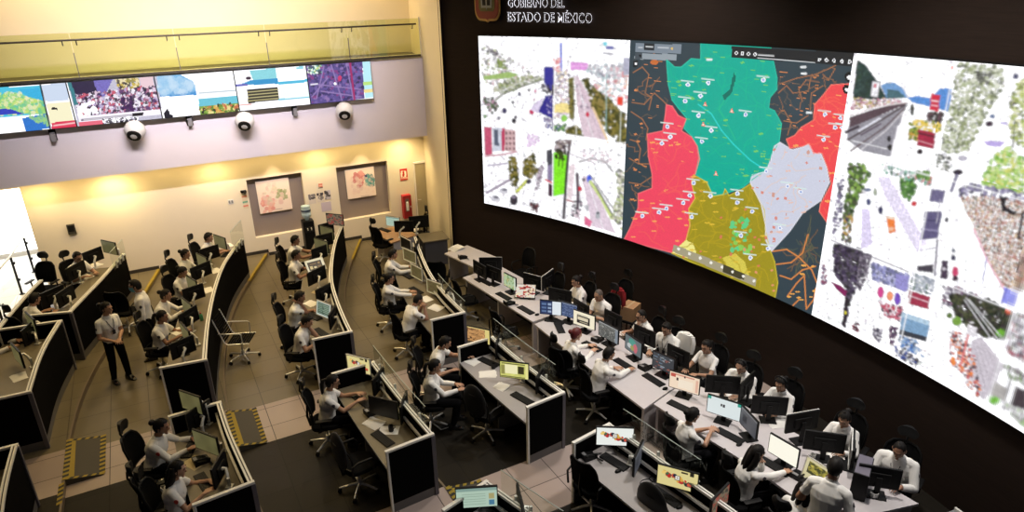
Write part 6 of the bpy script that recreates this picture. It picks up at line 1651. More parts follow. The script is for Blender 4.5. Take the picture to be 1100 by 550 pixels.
    for x, y in ((762, 64), (863, 72), (863.5, 79), (869, 121)): c.line([(x-2.2, y), (x+2.2, y)], 2.4, (232, 236, 238))
    c.poly([(724, 262.5), (770, 281), (813, 300), (811.5, 308), (722, 270)], (166, 158, 130)).poly([(777, 284), (800, 294), (799, 301), (776, 292)], (70, 66, 44))
    for k in range(8): x = 729+11.6*k; c.dab(x, 267.6+.42*(x-729)*1.0, 1.6, 1.7, (240, 238, 226))
def inside_pt(self, poly, p):
    r = False; n = len(poly)
    for i in range(n):
        a, b = poly[i], poly[i-1]
        if (a[1] > p[1]) != (b[1] > p[1]) and p[0] < (b[0]-a[0])*(p[1]-a[1])/(b[1]-a[1])+a[0]: r = not r
    return r
Canvas.inside_pt = inside_pt

def paint_right(c):
    speckle(c, 302)
    # A: motorway below wooded hills
    c.poly([(921, 64), (930, 70), (940, 84), (946, 94), (953, 106), (935, 107), (916, 105)], (40, 62, 60), .25).scatter([(921, 66), (930, 71), (942, 88), (950, 104), (918, 104)], 50, (1, 2.6), [(26, 48, 44), (58, 84, 80), (40, 66, 50)], 71)
    c.poly([(946, 92), (953, 89), (961, 89), (970, 95), (975, 105), (953, 106)], (112, 156, 206), .1).poly([(953, 96), (965, 97), (973, 105), (953, 106)], (70, 106, 116), .15)
    c.poly([(975, 105), (986, 103), (1000, 106), (1010, 95), (1023, 95), (1018, 120), (1006, 116), (980, 110)], (86, 142, 214), .1)
    c.poly([(937, 87), (945.5, 88), (943, 105), (935, 103.5)], (236, 234, 240)).line([(937, 87), (945.5, 88), (943, 105), (935, 103.5), (937, 87)], .8, (60, 60, 70)).dab(940, 92, 1.8, 2.4, (206, 120, 130))
    c.line([(939, 105), (938.5, 110)], 1, (120, 110, 110))
    c.scatter([(916, 105), (966, 106), (970, 110), (940, 116), (914, 118)], 60, (1, 2.2), [(190, 130, 150), (160, 150, 90), (226, 200, 206), (120, 90, 110), (206, 180, 120)], 72)
    c.poly([(913, 126), (940, 117), (968, 110), (976, 111), (952, 121), (912, 138)], (86, 68, 78), .15).line([(913, 124), (940, 115), (974, 110)], 1.4, (226, 214, 216))
    c.poly([(911, 138), (950, 122), (975, 112), (970, 122), (956, 168), (926, 162), (910, 150)], (150, 148, 158), .08)
    c.line([(924, 141), (945, 128.5)], 4.2, (222, 222, 234)).line([(925, 145), (946, 133)], 1.6, (80, 60, 80)).line([(911, 150), (950, 127), (972, 113)], 2.0, (74, 62, 66)).line([(914, 162), (950, 137), (972, 116)], 1.6, (96, 76, 80)).line([(921, 164), (952, 140), (970, 120)], .9, (232, 228, 232))
    c.line([(909, 142), (922, 136)], 3, (60, 48, 60)).dab(955, 149, 2, 3.2, (30, 30, 36)).dab(956, 158.5, 2.6, 3.2, (24, 24, 30)).line([(915, 151), (953, 160)], 1.2, (226, 226, 230))
    c.dab(980, 118, 2, 6.2, (44, 50, 44)).poly([(1001, 100.5), (1010, 102.5), (1008, 120), (998, 118)], (206, 36, 66), .1).line([(1001, 108), (1008, 109)], 1.4, (246, 220, 226)).line([(1001, 113), (1007, 114)], 1.4, (240, 190, 200))
    c.scatter([(996, 120), (1013, 122), (1010, 133), (996, 130)], 26, (1.2, 2.8), [(44, 44, 40), (70, 60, 60), (96, 70, 80)], 73).scatter([(976, 132), (992, 128), (1010, 134), (1010, 140), (980, 150)], 40, (1.2, 2.6), [(230, 196, 70), (206, 176, 60), (130, 140, 50), (240, 214, 120)], 74)
    c.poly([(986, 138.5), (1005, 143), (1003, 160), (985, 156)], (164, 34, 66), .12).line([(987, 143), (1004, 147)], 2.0, (96, 20, 44)).line([(986, 151), (1003, 156)], 1.2, (214, 150, 160)).scatter([(977, 140), (985, 136), (985, 152), (977, 150)], 20, (1.2, 2.6), [(110, 140, 50), (150, 160, 60), (80, 110, 40), (190, 150, 60)], 75).dab(988, 163, 3, 2.6, (40, 26, 34))
    c.poly([(964, 135), (972, 130), (972, 165), (956, 168)], (240, 238, 242)); c.dab(1023, 73, 1.3, 2.2, (240, 150, 140))
    # B: tree lined street
    c.scatter([(1029, 68), (1076, 72), (1080, 92), (1062, 118), (1046, 150), (1040, 164), (1010, 164), (1020, 120)], 420, (1.2, 3.0), [(170, 180, 140), (206, 210, 190), (120, 128, 96), (90, 98, 74), (226, 228, 214), (190, 196, 160), (146, 156, 110)], 76, .85)
    c.scatter([(1048, 76), (1066, 78), (1062, 92), (1050, 88)], 24, (1, 2.4), [(74, 76, 72), (110, 112, 104)], 77)
    c.dab(1063, 133, 4.2, 2.8, (60, 40, 60)).dab(1066, 125, 2.4, 2, (90, 110, 150)).dab(1088, 110.5, 4.2, 2.2, (60, 46, 66)).dab(1091, 82, 3, 3, (70, 74, 110)).poly([(1057, 152), (1066, 151), (1079, 153), (1074, 158), (1060, 156)], (190, 172, 232)).poly([(1075, 131), (1083, 131), (1082, 134), (1074, 133)], (206, 196, 240)).dab(1029, 185, 5, 3, (50, 40, 56)).dab(1034, 170, 5, 2.6, (190, 186, 200))
    c.scatter([(1090, 90), (1103, 84), (1103, 160), (1086, 150), (1084, 120)], 80, (1.4, 3.4), [(196, 206, 120), (160, 176, 90), (110, 120, 70), (226, 226, 180)], 78, .85); c.line([(1090, 130), (1088, 158)], 1.6, (90, 96, 76))
    c.scatter([(1058, 184), (1070, 165), (1084, 158), (1103, 174), (1103, 208), (1056, 196)], 150, (1.4, 3.6), [(150, 200, 90), (190, 216, 130), (116, 164, 66), (226, 236, 190), (206, 210, 110)], 79, .85)
    c.scatter([(1006, 165), (1022, 168), (1020, 185), (1006, 180)], 30, (1, 2.4), [(120, 126, 110), (196, 196, 190), (80, 80, 80)], 80)
    # C: wide avenue
    c.scatter([(911, 174), (926, 176), (934, 188), (928, 200), (918, 225), (911, 240), (906, 230), (912, 200)], 130, (1.5, 3.4), [(70, 96, 48), (104, 140, 60), (140, 176, 80), (50, 66, 40), (90, 90, 70)], 81).scatter([(906, 232), (916, 230), (914, 262), (904, 258)], 40, (1.2, 2.6), [(120, 130, 70), (190, 150, 80), (90, 90, 80), (70, 60, 90)], 82)
    c.scatter([(900, 196), (906, 192), (904, 240), (894, 252)], 40, (1, 2.2), [(96, 90, 120), (140, 130, 160), (60, 56, 80)], 83).scatter([(968, 190), (982, 192), (984, 206), (976, 216), (968, 206)], 60, (1.4, 3.2), [(80, 126, 60), (110, 160, 70), (60, 96, 50)], 84)
    c.scatter([(948, 176), (1002, 190), (1000, 200), (950, 186)], 50, (1, 2.4), [(110, 170, 150), (160, 200, 180), (60, 110, 90), (200, 120, 120), (206, 206, 214)], 85).scatter([(984, 184), (998, 184), (998, 194), (986, 192)], 20, (1.4, 2.6), [(110, 150, 70), (80, 120, 60)], 86)
    c.poly([(943, 190), (955, 190), (996, 262), (986, 272), (950, 210)], (232, 224, 246)).poly([(926, 224), (934, 224), (937, 262), (925, 268)], (226, 216, 246)).line([(938, 176), (942, 208), (944, 262)], .8, (226, 224, 232))
    c.poly([(952, 232), (961, 233), (962, 249), (955, 251)], (236, 128, 60), .1).dab(957, 246, 3, 2.2, (240, 190, 160)).poly([(953, 232), (961, 233), (961, 236), (953, 235)], (240, 220, 200)).dab(933, 217, 2, 3.6, (70, 76, 120)).dab(946, 226, 2.4, 4.2, (50, 50, 90)).dab(982, 219, 3, 2.6, (206, 50, 60)).dab(932, 204, 4, 1.6, (110, 120, 150)).dab(940, 206, 1.8, 4, (160, 170, 150))
    c.poly([(994, 227), (1012, 227), (1007, 256), (988, 258)], (96, 90, 128), .12).line([(992, 236), (1010, 238)], 1.2, (60, 54, 90)).line([(990, 246), (1008, 248)], 1.6, (150, 144, 180)).poly([(1000, 203), (1016, 205), (1012, 218), (998, 216)], (110, 104, 140), .12).poly([(985, 286), (1003, 284), (1002, 293), (986, 291)], (70, 64, 76), .1).line([(985, 270), (1005, 266)], 1.2, (200, 196, 210)).line([(1007, 258), (1004, 296)], 1.6, (90, 80, 110))
    # D: crowd beside a road
    c.scatter([(1032, 196), (1064, 200), (1103, 208), (1103, 220), (1060, 212), (1030, 210)], 60, (1.2, 3), [(130, 122, 160), (176, 170, 200), (90, 84, 120), (60, 56, 80)], 87)
    c.scatter([(1032, 212), (1060, 210), (1103, 218), (1103, 312), (1090, 312), (1076, 306), (1060, 276), (1045, 242)], 1300, (.8, 1.6), [(206, 176, 150), (150, 110, 90), (240, 228, 220), (96, 74, 66), (220, 190, 190), (176, 150, 140), (60, 50, 50), (232, 206, 170), (190, 110, 100), (150, 160, 150)], 88, .95)
    c.poly([(1074, 211), (1082, 212), (1080, 222), (1092, 228), (1090, 232), (1076, 226)], (40, 36, 44)).line([(1099, 228), (1094, 256)], 3, (40, 34, 44)).line([(1046, 246), (1060, 278), (1078, 310)], 1.4, (246, 176, 200)).poly([(1079, 308), (1094, 316), (1090, 330), (1076, 324)], (150, 154, 236)).line([(1081, 310), (1076, 326)], 1.4, (90, 90, 200)).line([(1060, 276), (1056, 300)], 1.0, (140, 140, 200)).line([(1056, 300), (1054, 316)], .8, (190, 190, 220))
    c.dab(1017, 236, 2, 2.4, (60, 56, 70)).dab(1024, 269, 1.8, 1.6, (80, 90, 110)).dab(1024, 277, 2.6, 2.8, (50, 50, 80)).dab(1026, 292, 3.4, 5.4, (206, 70, 110)).dab(1026, 299, 3, 3, (70, 40, 60)).poly([(1012, 280), (1018, 280), (1018, 300), (1010, 299)], (70, 56, 76), .2).dab(1014, 289, 2, 1.6, (206, 200, 210)).line([(1028, 188), (1022, 205)], 3, (110, 104, 140)).line([(1010, 214), (1006, 240)], .8, (200, 196, 210))
    # E: dark trees over a bright street
    c.scatter([(896, 262), (925, 268), (930, 284), (922, 300), (911, 330), (908, 352), (905, 350), (910, 312), (896, 292)], 210, (1.3, 3.2), [(60, 50, 76), (40, 34, 48), (80, 74, 86), (54, 56, 50), (96, 84, 110)], 89).scatter([(924, 272), (936, 274), (932, 296), (924, 312), (920, 308)], 50, (1, 2.2), [(90, 80, 96), (60, 56, 66), (140, 132, 146)], 90)
    c.poly([(893, 303), (903, 307), (910, 313), (908, 319), (898, 310)], (130, 34, 90)).scatter([(884, 285), (889, 288), (887, 306), (882, 304)], 14, (1, 2), [(140, 60, 90), (110, 90, 120)], 91).poly([(908, 318), (911, 320), (908, 352), (905, 350)], (40, 30, 40), .2).dab(908, 336, 1.4, 2, (206, 196, 60))
    c.scatter([(936, 282), (976, 296), (974, 312), (938, 300)], 90, (1.2, 2.8), [(150, 152, 206), (190, 190, 226), (120, 120, 160), (96, 100, 120)], 92).poly([(962, 294), (976, 297), (974, 314), (962, 309)], (150, 144, 206), .1)
    c.dab(946, 314, 3.4, 6, (206, 70, 140)).dab(956, 318, 3.4, 5, (236, 150, 110)).dab(964, 321, 3.4, 6.4, (120, 80, 190)).scatter([(944, 324), (970, 330), (966, 344), (950, 340)], 40, (1, 2.4), [(200, 110, 130), (226, 206, 214), (70, 56, 70), (190, 60, 90)], 93).scatter([(938, 352), (948, 354), (946, 368), (938, 364)], 24, (1, 2.4), [(70, 66, 84), (200, 196, 206), (110, 104, 120)], 94).scatter([(916, 346), (924, 348), (922, 357), (916, 354)], 12, (1, 2), [(60, 50, 60), (140, 40, 60)], 95).scatter([(956, 350), (964, 352), (960, 372), (956, 370)], 20, (1, 2.2), [(90, 60, 96), (60, 50, 70), (160, 140, 150)], 96)
    # F: market street and vehicles
    c.scatter([(980, 292), (1003, 300), (1002, 316), (978, 310)], 50, (1.2, 2.8), [(190, 196, 206), (110, 130, 120), (150, 156, 170), (226, 226, 232)], 97).poly([(977, 312), (999, 319), (997, 332), (975, 326)], (160, 52, 76), .12).line([(978, 318), (998, 325)], 1.2, (226, 190, 200))
    c.poly([(969, 335), (999, 345), (996, 362), (967, 354)], (126, 162, 196), .1).poly([(969, 335), (999, 345), (998, 350), (968, 340)], (180, 206, 226)).poly([(967, 354), (996, 362), (995, 367), (966, 359)], (56, 60, 70)).scatter([(964, 360), (984, 366), (992, 384), (968, 374)], 50, (1.2, 2.8), [(70, 120, 190), (226, 232, 240), (60, 66, 80), (140, 170, 206)], 98)
    c.scatter([(962, 372), (976, 380), (990, 388), (984, 394), (962, 382)], 30, (1, 2.4), [(50, 46, 60), (90, 84, 96), (60, 80, 150)], 99)
    c.scatter([(1012, 308), (1028, 308), (1050, 318), (1030, 330), (1014, 326)], 60, (1.1, 2.6), [(150, 140, 160), (90, 80, 96), (196, 190, 200), (130, 70, 100)], 100).scatter([(1020, 316), (1046, 318), (1062, 322), (1087, 336), (1080, 364), (1060, 362), (1042, 352), (1028, 340)], 190, (1.5, 3.4), [(40, 50, 36), (58, 60, 44), (30, 34, 26), (80, 84, 56), (70, 60, 66)], 101)
    c.dab(1028, 345, 5, 5, (120, 160, 66)).dab(1020, 339, 3, 3, (96, 120, 60)).dab(1075, 358, 5, 4.4, (110, 176, 50)).poly([(1040, 348), (1050, 352), (1048, 362), (1036, 360)], (230, 226, 232))
    for a, b in (((1036, 322), (1070, 372)), ((1038, 320), (1076, 370)), ((1041, 322), (1079, 366))): c.line([a, b], .9, (236, 236, 240))
    c.poly([(1044, 366), (1054, 362), (1078, 392), (1066, 420), (1056, 430), (1040, 402)], (206, 198, 208), .05)
    for k in range(4): c.line([(1046+5*k, 370+2*k), (1058+5*k, 414-4*k)], .7, (170, 160, 172))
    c.scatter([(1020, 356), (1034, 358), (1048, 386), (1054, 424), (1046, 428), (1034, 404), (1020, 386)], 110, (1, 2.6), [(190, 80, 80), (226, 140, 110), (120, 90, 96), (226, 214, 220), (70, 60, 70), (236, 130, 60)], 102).line([(1040, 360), (1032, 392)], 2, (226, 120, 120)).dab(1024, 388, 2.4, 5, (240, 140, 70)); c.dab(1083, 334, 2.6, 3, (240, 110, 80))
    # G: rightmost lower picture
    c.scatter([(1090, 336), (1103, 340), (1103, 390), (1080, 376)], 70, (1.2, 2.8), [(150, 140, 156), (90, 86, 96), (206, 200, 210), (170, 70, 90), (110, 120, 96)], 103).scatter([(1076, 390), (1103, 402), (1103, 414), (1084, 406)], 30, (1.2, 2.8), [(110, 96, 106), (60, 56, 60), (160, 150, 160), (110, 150, 60)], 104)
    c.poly([(1068, 410), (1084, 418), (1080, 432), (1064, 424)], (176, 172, 170), .06).poly([(1092, 416), (1103, 420), (1103, 440), (1086, 436)], (70, 60, 66), .15).dab(1068, 430, 5.5, 4.4, (116, 184, 66)).line([(1086, 404), (1078, 440)], 1.4, (120, 116, 120)).scatter([(1076, 430), (1103, 444), (1103, 460), (1076, 444)], 26, (1.2, 2.6), [(206, 202, 206), (110, 106, 110), (160, 190, 130)], 105)
    # pictures continuing to the right of the photograph
    for k in range(7):
        y0 = 80+110*(k % 4); x0 = 1112+46*(k//2)
        c.poly([(x0, y0+30), (x0+14, y0+26), (x0+40, y0+90), (x0+16, y0+96)], (222, 214, 232), .05).scatter([(x0-6, y0), (x0+12, y0-6), (x0+14, y0+30), (x0-4, y0+46)], 60, (1.5, 3.6), GREENS, 400+k).scatter([(x0+20, y0+4), (x0+42, y0+8), (x0+46, y0+46), (x0+26, y0+40)], 50, (1.4, 3.2), GREYS+DARKS+[(190, 70, 80), (110, 140, 190)], 420+k)
    # white frames
    c.line([(1026.5, 62), (1004, 182), (978, 318), (964, 384)], 1.3, WHT).line([(905, 166), (950, 176), (1004, 190), (1056, 203), (1103, 217)], 1.3, WHT).line([(889, 257), (930, 270), (980, 290), (1040, 315), (1091, 335)], 1.3, WHT).line([(1091, 329), (1058, 440)], 1.3, WHT); c.line([(893, 258), (976, 292)], .8, (90, 80, 100))

M_WALLSCREEN = mat_screen('video_wall_picture', strength=1.0)
def ztop(d): return 5.90+(26.59-d)*.0033
vw = thing('video_wall', 'huge curved display wall of traffic camera pictures around a coloured state map', 'video wall', (*wall_pt(5, .1), 1.8))
OV = np.array(vw.location)
HDR = 1.45
def wall_screen(name, d0, d1, f0, f1, nx, ny, painter, bg, white):
    def pt(u, v):
        d = d0+(d1-d0)*u; zt = ztop(d); z0, z1 = 1.8+f0*(zt-1.8), 1.8+f1*(zt-1.8)
        x, y = wall_pt(d, .09); return (x, y, z0+(z1-z0)*v)
    return display_grid(name, vw, pt, nx, ny, painter, M_WALLSCREEN, bg, white, loc=OV, soft=2 if white > 1 else 0)
for (d0, d1) in ((26.59, 19.75), (19.75, 13.10)):
    for (f0, f1) in ((.5, 1.0), (0, .5)): wall_screen('camera_picture', d0, d1, f0, f1, 84, 110, paint_left, WHT, HDR)
wall_screen('state_map', 13.10, -1.81, 0, 1, 240, 270, paint_map, (50, 66, 75), 1.0)
for (d0, d1) in ((-1.81, -6.42), (-6.42, -11.05)):
    for (f0, f1) in ((.675, 1.0), (.28, .675), (0, .28)): wall_screen('camera_picture', d0, d1, f0, f1, 100, 130 if f1-f0 > .3 else 110, paint_right, WHT, HDR)
wall_screen('camera_picture', -11.05, -15.6, 0, .34, 60, 80, paint_right, WHT, HDR)
wall_screen('camera_picture', -11.05, -15.6, .34, 1.0, 60, 80, paint_right, WHT, HDR)
m = MB(); dd = [26.75-(26.75+16)*k/70 for k in range(71)]
for za, zb in ((1.775, 1.80), (0, 0)):
    if zb: m.strip([(*(np.array(wall_pt(d, .075))-OV[:2]), za-OV[2]) for d in dd], [(*(np.array(wall_pt(d, .095))-OV[:2]), zb-OV[2]-.001) for d in dd])
m.strip([(*(np.array(wall_pt(d, .08))-OV[:2]), 1.77-OV[2]) for d in dd], [(*(np.array(wall_pt(d, .08))-OV[:2]), ztop(d)+.03-OV[2]) for d in dd])
m.build('backing_frame', M_BLACK, vw, True)

# ------------------------------------------------------------------ the row of displays below the gallery
def paint_fascia(c):
    # weather map and bulletin
    c.poly([(-60, 97), (43, 92), (52, 122), (-60, 131)], (80, 196, 226), .05).scatter([(-60, 100), (20, 100), (46, 108), (52, 121), (-60, 124)], 260, (1.5, 4), [(150, 214, 120), (206, 226, 120), (110, 200, 150), (236, 236, 190)], 111, .7).poly([(20, 96), (42, 94), (46, 108), (30, 104)], (60, 180, 226), .05).poly([(-60, 118), (10, 117), (26, 122), (-60, 128)], (56, 70, 190), .1)
    c.poly([(-60, 126), (24, 126), (27, 142), (-60, 152)], WHT).poly([(24, 127), (51, 122), (54, 138), (28, 141)], (50, 120, 206), .08).scatter([(30, 126), (50, 123), (53, 136), (42, 132)], 26, (1, 2.6), [(160, 210, 130), (120, 190, 160)], 112, .8)
    c.poly([(43, 89), (74, 86), (84, 136), (55, 140)], WHT).poly([(44, 92), (71, 88), (74, 108), (49, 109)], (206, 220, 240)).poly([(50, 111), (75, 109), (79, 130), (54, 133)], (250, 244, 206)).poly([(54, 117.5), (57, 115), (61, 116), (62, 118)], (20, 20, 20)).poly([(55, 132), (80, 129), (82, 136), (56, 138)], (226, 60, 90)).line([(58, 135), (80, 132)], 1.4, (250, 210, 210)).line([(43, 90), (54.5, 140)], 1.8, (20, 24, 34)); c.line([(-20, 95), (72, 87)], 1.2, (70, 90, 100))
    # demonstration
    c.poly([(72, 84), (168, 74), (175, 128), (84, 137)], (200, 196, 214), .1).poly([(76, 88), (100, 86), (108, 106), (84, 112)], (44, 34, 66), .2).poly([(100, 86), (122, 83), (112, 104), (106, 104)], (120, 110, 190), .15).scatter([(124, 84), (150, 81), (148, 98), (128, 98)], 50, (1.2, 3), [(206, 180, 80), (150, 140, 60), (60, 50, 50), (240, 226, 180)], 113)
    c.poly([(150, 82), (164, 80), (166, 100), (152, 100)], (236, 206, 214)).scatter([(80, 102), (168, 92), (172, 120), (86, 128)], 420, (1.2, 3.0), [(96, 60, 110), (226, 206, 226), (60, 40, 70), (240, 236, 246), (170, 110, 140), (40, 30, 50), (190, 176, 214), (206, 90, 110)], 114, .9)
    c.scatter([(84, 116), (100, 108), (106, 122), (86, 128)], 20, (2, 4), [WHT], 115).scatter([(130, 106), (142, 104), (144, 118), (132, 120)], 20, (1.6, 3), [(70, 30, 90), (50, 24, 70)], 116)
    c.poly([(84, 125), (173, 117), (174, 123), (85, 131)], (240, 236, 244)).line([(88, 129), (150, 123)], 2.0, (90, 70, 100)).line([(90, 129), (148, 123.4)], 1.0, (236, 232, 240)).poly([(142, 121.5), (154, 120.5), (154, 124), (142, 125)], (24, 20, 26)).poly([(84, 131), (110, 129), (111, 134), (85, 136)], (236, 110, 130)).scatter([(110, 128), (148, 126), (149, 133), (111, 134)], 36, (1, 2), [(30, 24, 40), WHT], 117).poly([(72, 88), (76, 87), (84, 112), (80, 113)], (60, 130, 140), .1)
    # landscapes
    c.poly([(168, 76), (250, 70), (257, 122), (175, 128)], WHT).poly([(169, 80), (190, 78), (208, 88), (211, 100), (172, 103)], (126, 188, 232), .05).poly([(171, 96), (190, 92), (211, 98), (211, 102), (172, 104)], (70, 150, 214), .05).scatter([(170, 82), (205, 88), (209, 98), (172, 100)], 60, (3, 6), [(200, 226, 246), (150, 200, 236)], 118, .45).poly([(176, 122), (180, 116), (183, 123), (186, 124), (185, 128), (177, 129)], (20, 20, 34))
    c.line([(214, 100), (254, 97)], 1.4, (190, 206, 214)).poly([(213, 106), (255, 103), (256, 112), (214, 115)], (110, 200, 220), .05).poly([(214, 114), (256, 111), (257, 122), (216, 125)], (130, 170, 70), .15).scatter([(214, 114), (256, 111), (257, 121), (216, 124)], 60, (1, 2.4), [(30, 30, 24), (226, 180, 90), (240, 226, 150), (110, 140, 50), (206, 110, 70)], 119)
    # data page
    c.poly([(250, 72), (328, 67), (335, 114), (257, 122)], WHT).poly([(268, 76), (296, 73), (298, 86), (272, 87)], (140, 216, 226), .06).poly([(270, 86), (298, 84), (299, 90), (254, 92)], (50, 150, 206), .05).poly([(298, 88), (330, 85), (331, 88), (299, 91)], (80, 190, 226)).poly([(253, 91), (266, 90), (266, 92), (253, 93)], (110, 110, 190)).dab(267, 84, 3, 1.6, (60, 40, 60))
    c.poly([(265, 96), (298, 93.5), (300, 107), (267, 111)], (26, 26, 22))
    for k in range(4): c.line([(266, 99+3.2*k), (299, 96+3.2*k)], 1.0, (206, 196, 140))
    c.line([(300, 107), (333, 104)], 1.6, (90, 200, 226)).poly([(300, 92), (332, 89), (333, 104), (301, 106)], (236, 250, 252)).line([(258, 113), (270, 112)], 1.2, (236, 170, 160)).poly([(318, 72), (326, 71), (326, 74), (318, 75)], (150, 220, 236))
    # satellite picture with a side column
    c.poly([(328, 68), (389, 66), (392, 108), (334, 112)], (92, 78, 144), .18).scatter([(329, 70), (388, 67), (391, 107), (335, 111)], 130, (1, 3), [(60, 50, 110), (120, 100, 170), (150, 120, 180), (44, 40, 80), (140, 60, 130)], 120, .8).scatter([(330, 70), (345, 70), (346, 78), (332, 80)], 26, (1, 2.4), [(200, 220, 130), (120, 190, 170), (236, 246, 236), (60, 70, 90)], 121)
    for a, b in (((348, 71), (340, 106)), ((356, 70), (368, 110)), ((334, 90), (388, 96)), ((372, 68), (380, 108)), ((335, 104), (352, 84)), ((345, 98), (388, 104))): c.line([a, b], 1.3, (150, 126, 186))
    c.line([(376, 68), (381, 108)], 2.0, (170, 40, 100)).dab(365, 84, 2, 3, (206, 60, 110)).dab(360, 90, 1.4, 1.6, WHT).line([(334, 91), (341, 90)], 1.4, (236, 232, 246)); c.poly([(389, 66), (399, 65.5), (402.5, 106), (392.5, 108)], (190, 240, 250)).poly([(390, 88), (400, 87), (400.5, 91), (390.6, 92)], (190, 230, 130)).poly([(391, 96), (401, 95), (401.5, 99), (391.5, 100)], (246, 224, 150)).line([(382, 108), (402, 105)], 1.6, WHT)
M_FASC = mat_screen('gallery_display_picture', strength=1.0)
names5 = ['wall display with a weather map and a cream bulletin, leftmost of its row', 'wall display showing a street demonstration', 'wall display with pale sky landscapes', 'white wall display with a black data block', 'wall display with purple satellite view, rightmost of its row']
for k, (x0, x1) in enumerate(((-3.10, -1.36), (-1.36, .37), (.37, 2.09), (2.09, 3.82), (3.82, 5.50))):
    y = 17.92; z0, z1 = 4.24, 5.22
    o = thing('wall_display', names5[k], 'display', ((x0+x1)/2, y, (z0+z1)/2), 0, 'row of displays below the gallery')
    MB().box((0, .05, 0), (x1-x0-.006, .09, z1-z0), 0, .004).build('housing', M_BLACK, o); MB().box((0, .14, 0), (.6, .10, .4)).build('wall_bracket', M_DKGREY, o)
    b = .012
    display_grid('picture', o, lambda u, v, x0=x0, x1=x1: (x0+b+(x1-x0-2*b)*u, y-.002, z0+b+(z1-z0-2*b)*v), 96, 54, paint_fascia, M_FASC, WHT, 1.3, loc=tuple(o.location))
# ------------------------------------------------------------------ gallery balustrade
o = thing('glass_balustrade', 'long clear glass balustrade with dark handrail along the upper gallery', 'balustrade', (0, 18.0, 5.27))
J = [-9.05, -7.05, -5.05, -3.08, -1.08, .96, 2.97, 5.0, 6.97]
for a, b in zip(J, J[1:]):
    MB().box(((a+b)/2, .04, .45), (b-a-.012, .014, 1.0)).build('glass_panel', M_GLASSB, o)
MB().tube([(-9, -.05, .81), (6.85, -.05, .81)], .022, 10).build('handrail', mat('dark_bronze_rail', (.05, .045, .035), .4, metal=.6), o, True)
for a in J[1:-1]:
    for s in (-.16, .10): MB().tube([(a+s, .03, .70), (a+s, -.03, .70), (a+s, -.05, .79)], .012, 8).build('bracket', M_DKGREY, o, True)
    MB().box((a, .02, .26), (.016, .03, .56), 0, .004).build('joint_post', M_POST, o)
MB().tube([(6.75, .03, .70), (6.75, -.03, .70), (6.75, -.05, .79)], .012, 8).build('bracket', M_DKGREY, o, True)
MB().box((6.975, .04, .48), (.03, .05, 1.0), 0, .004).build('end_post', M_ALU, o)
MB().box((-1.05, .05, -.005), (16.0, .10, .05)).build('shoe_rail', mat('dark_bronze_shoe', (.04, .034, .022), .5), o)
# ------------------------------------------------------------------ ball speakers and small brackets under the displays
for k, (px, py, lb) in enumerate(((145, 140, 'white ball speaker under the demonstration picture'), (263, 130, 'white ball speaker between the landscape and the data page displays'), (370, 119, 'white ball speaker under the purple satellite display'))):
    d = ray(px, py); t = 17.86/d[1]; x, zq = d[0]*t, 7+d[2]*t
    s = thing('ball_speaker', lb, 'speaker', (x, 17.86, zq), 0)
    MB().sphere((0, 0, 0), .225, 26, 16).build('shell', M_WHITE, s, True)
    q = Vector((-.25, -.80, -.55)).normalized()
    dd, u, v = frame_from(q); m = MB()
    m.rings([[q*h+(u*math.cos(2*PI*i/20)+v*math.sin(2*PI*i/20))*r for i in range(20)] for h, r in ((.17, .150), (.205, .140), (.212, .11))]); m.build('grille', M_BLACK, s, True)
    MB().cyl((0, .05, 0), (0, .24, .05), .06).build('mount', M_GREY, s, True)
for px, py, lb in ((57, 147, 'small grey bracket under the weather map display'), (204, 131, 'small grey bracket under the pale landscape display'), (317, 120, 'small grey bracket under the data page display')):
    d = ray(px, py); t = 18.03/d[1]; x, zq = d[0]*t, 7+d[2]*t
    s = thing('display_bracket', lb, 'bracket', (x, 18.035, zq)); MB().box((0, 0, 0), (.10, .13, .20), 0, .012).build('arm', M_GREY, s); MB().box((0, .07, .03), (.14, .02, .26), 0, .004).build('plate', M_DKGREY, s)

# ------------------------------------------------------------------ prints in the niches, notices, boxes on the back wall
def mat_print(name):
    m = bpy.data.materials.new(name); m.use_nodes = True; nt = m.node_tree; b = nt.nodes['Principled BSDF']
    at = nt.nodes.new('ShaderNodeAttribute'); at.attribute_name = 'picture'; nt.links.new(at.outputs['Color'], b.inputs['Base Color']); b.inputs['Roughness'].default_value = .85
    return m
M_PRINT = mat_print('printed_sheet')
def print_sheet(name, label, cat, x0, x1, z0, z1, y, painter, nx, ny, bg):
    o = thing(name, label, cat, ((x0+x1)/2, y, (z0+z1)/2))
    MB().box((0, .012, 0), (x1-x0, .018, z1-z0)).build('board', M_WHITE, o)
    display_grid('print', o, lambda u, v: (x0+(x1-x0)*u, y-.001, z0+(z1-z0)*v), nx, ny, painter, M_PRINT, bg, 1.0, loc=tuple(o.location)); return o
def poster1(c):
    c.scatter([(280, 214), (292, 210), (296, 224), (284, 228)], 24, (1.4, 3), [(226, 150, 140), (236, 180, 160)], 131, .8).scatter([(296, 204), (306, 202), (308, 212), (298, 214)], 30, (1.2, 2.6), [(150, 160, 110), (176, 180, 140)], 132, .8)
    c.scatter([(280, 200), (300, 196), (306, 216), (290, 222), (282, 214)], 40, (1, 2.4), [(236, 206, 190), (226, 190, 180), (214, 206, 180)], 133, .6).line([(296, 225), (303, 224)], .8, (190, 170, 160))
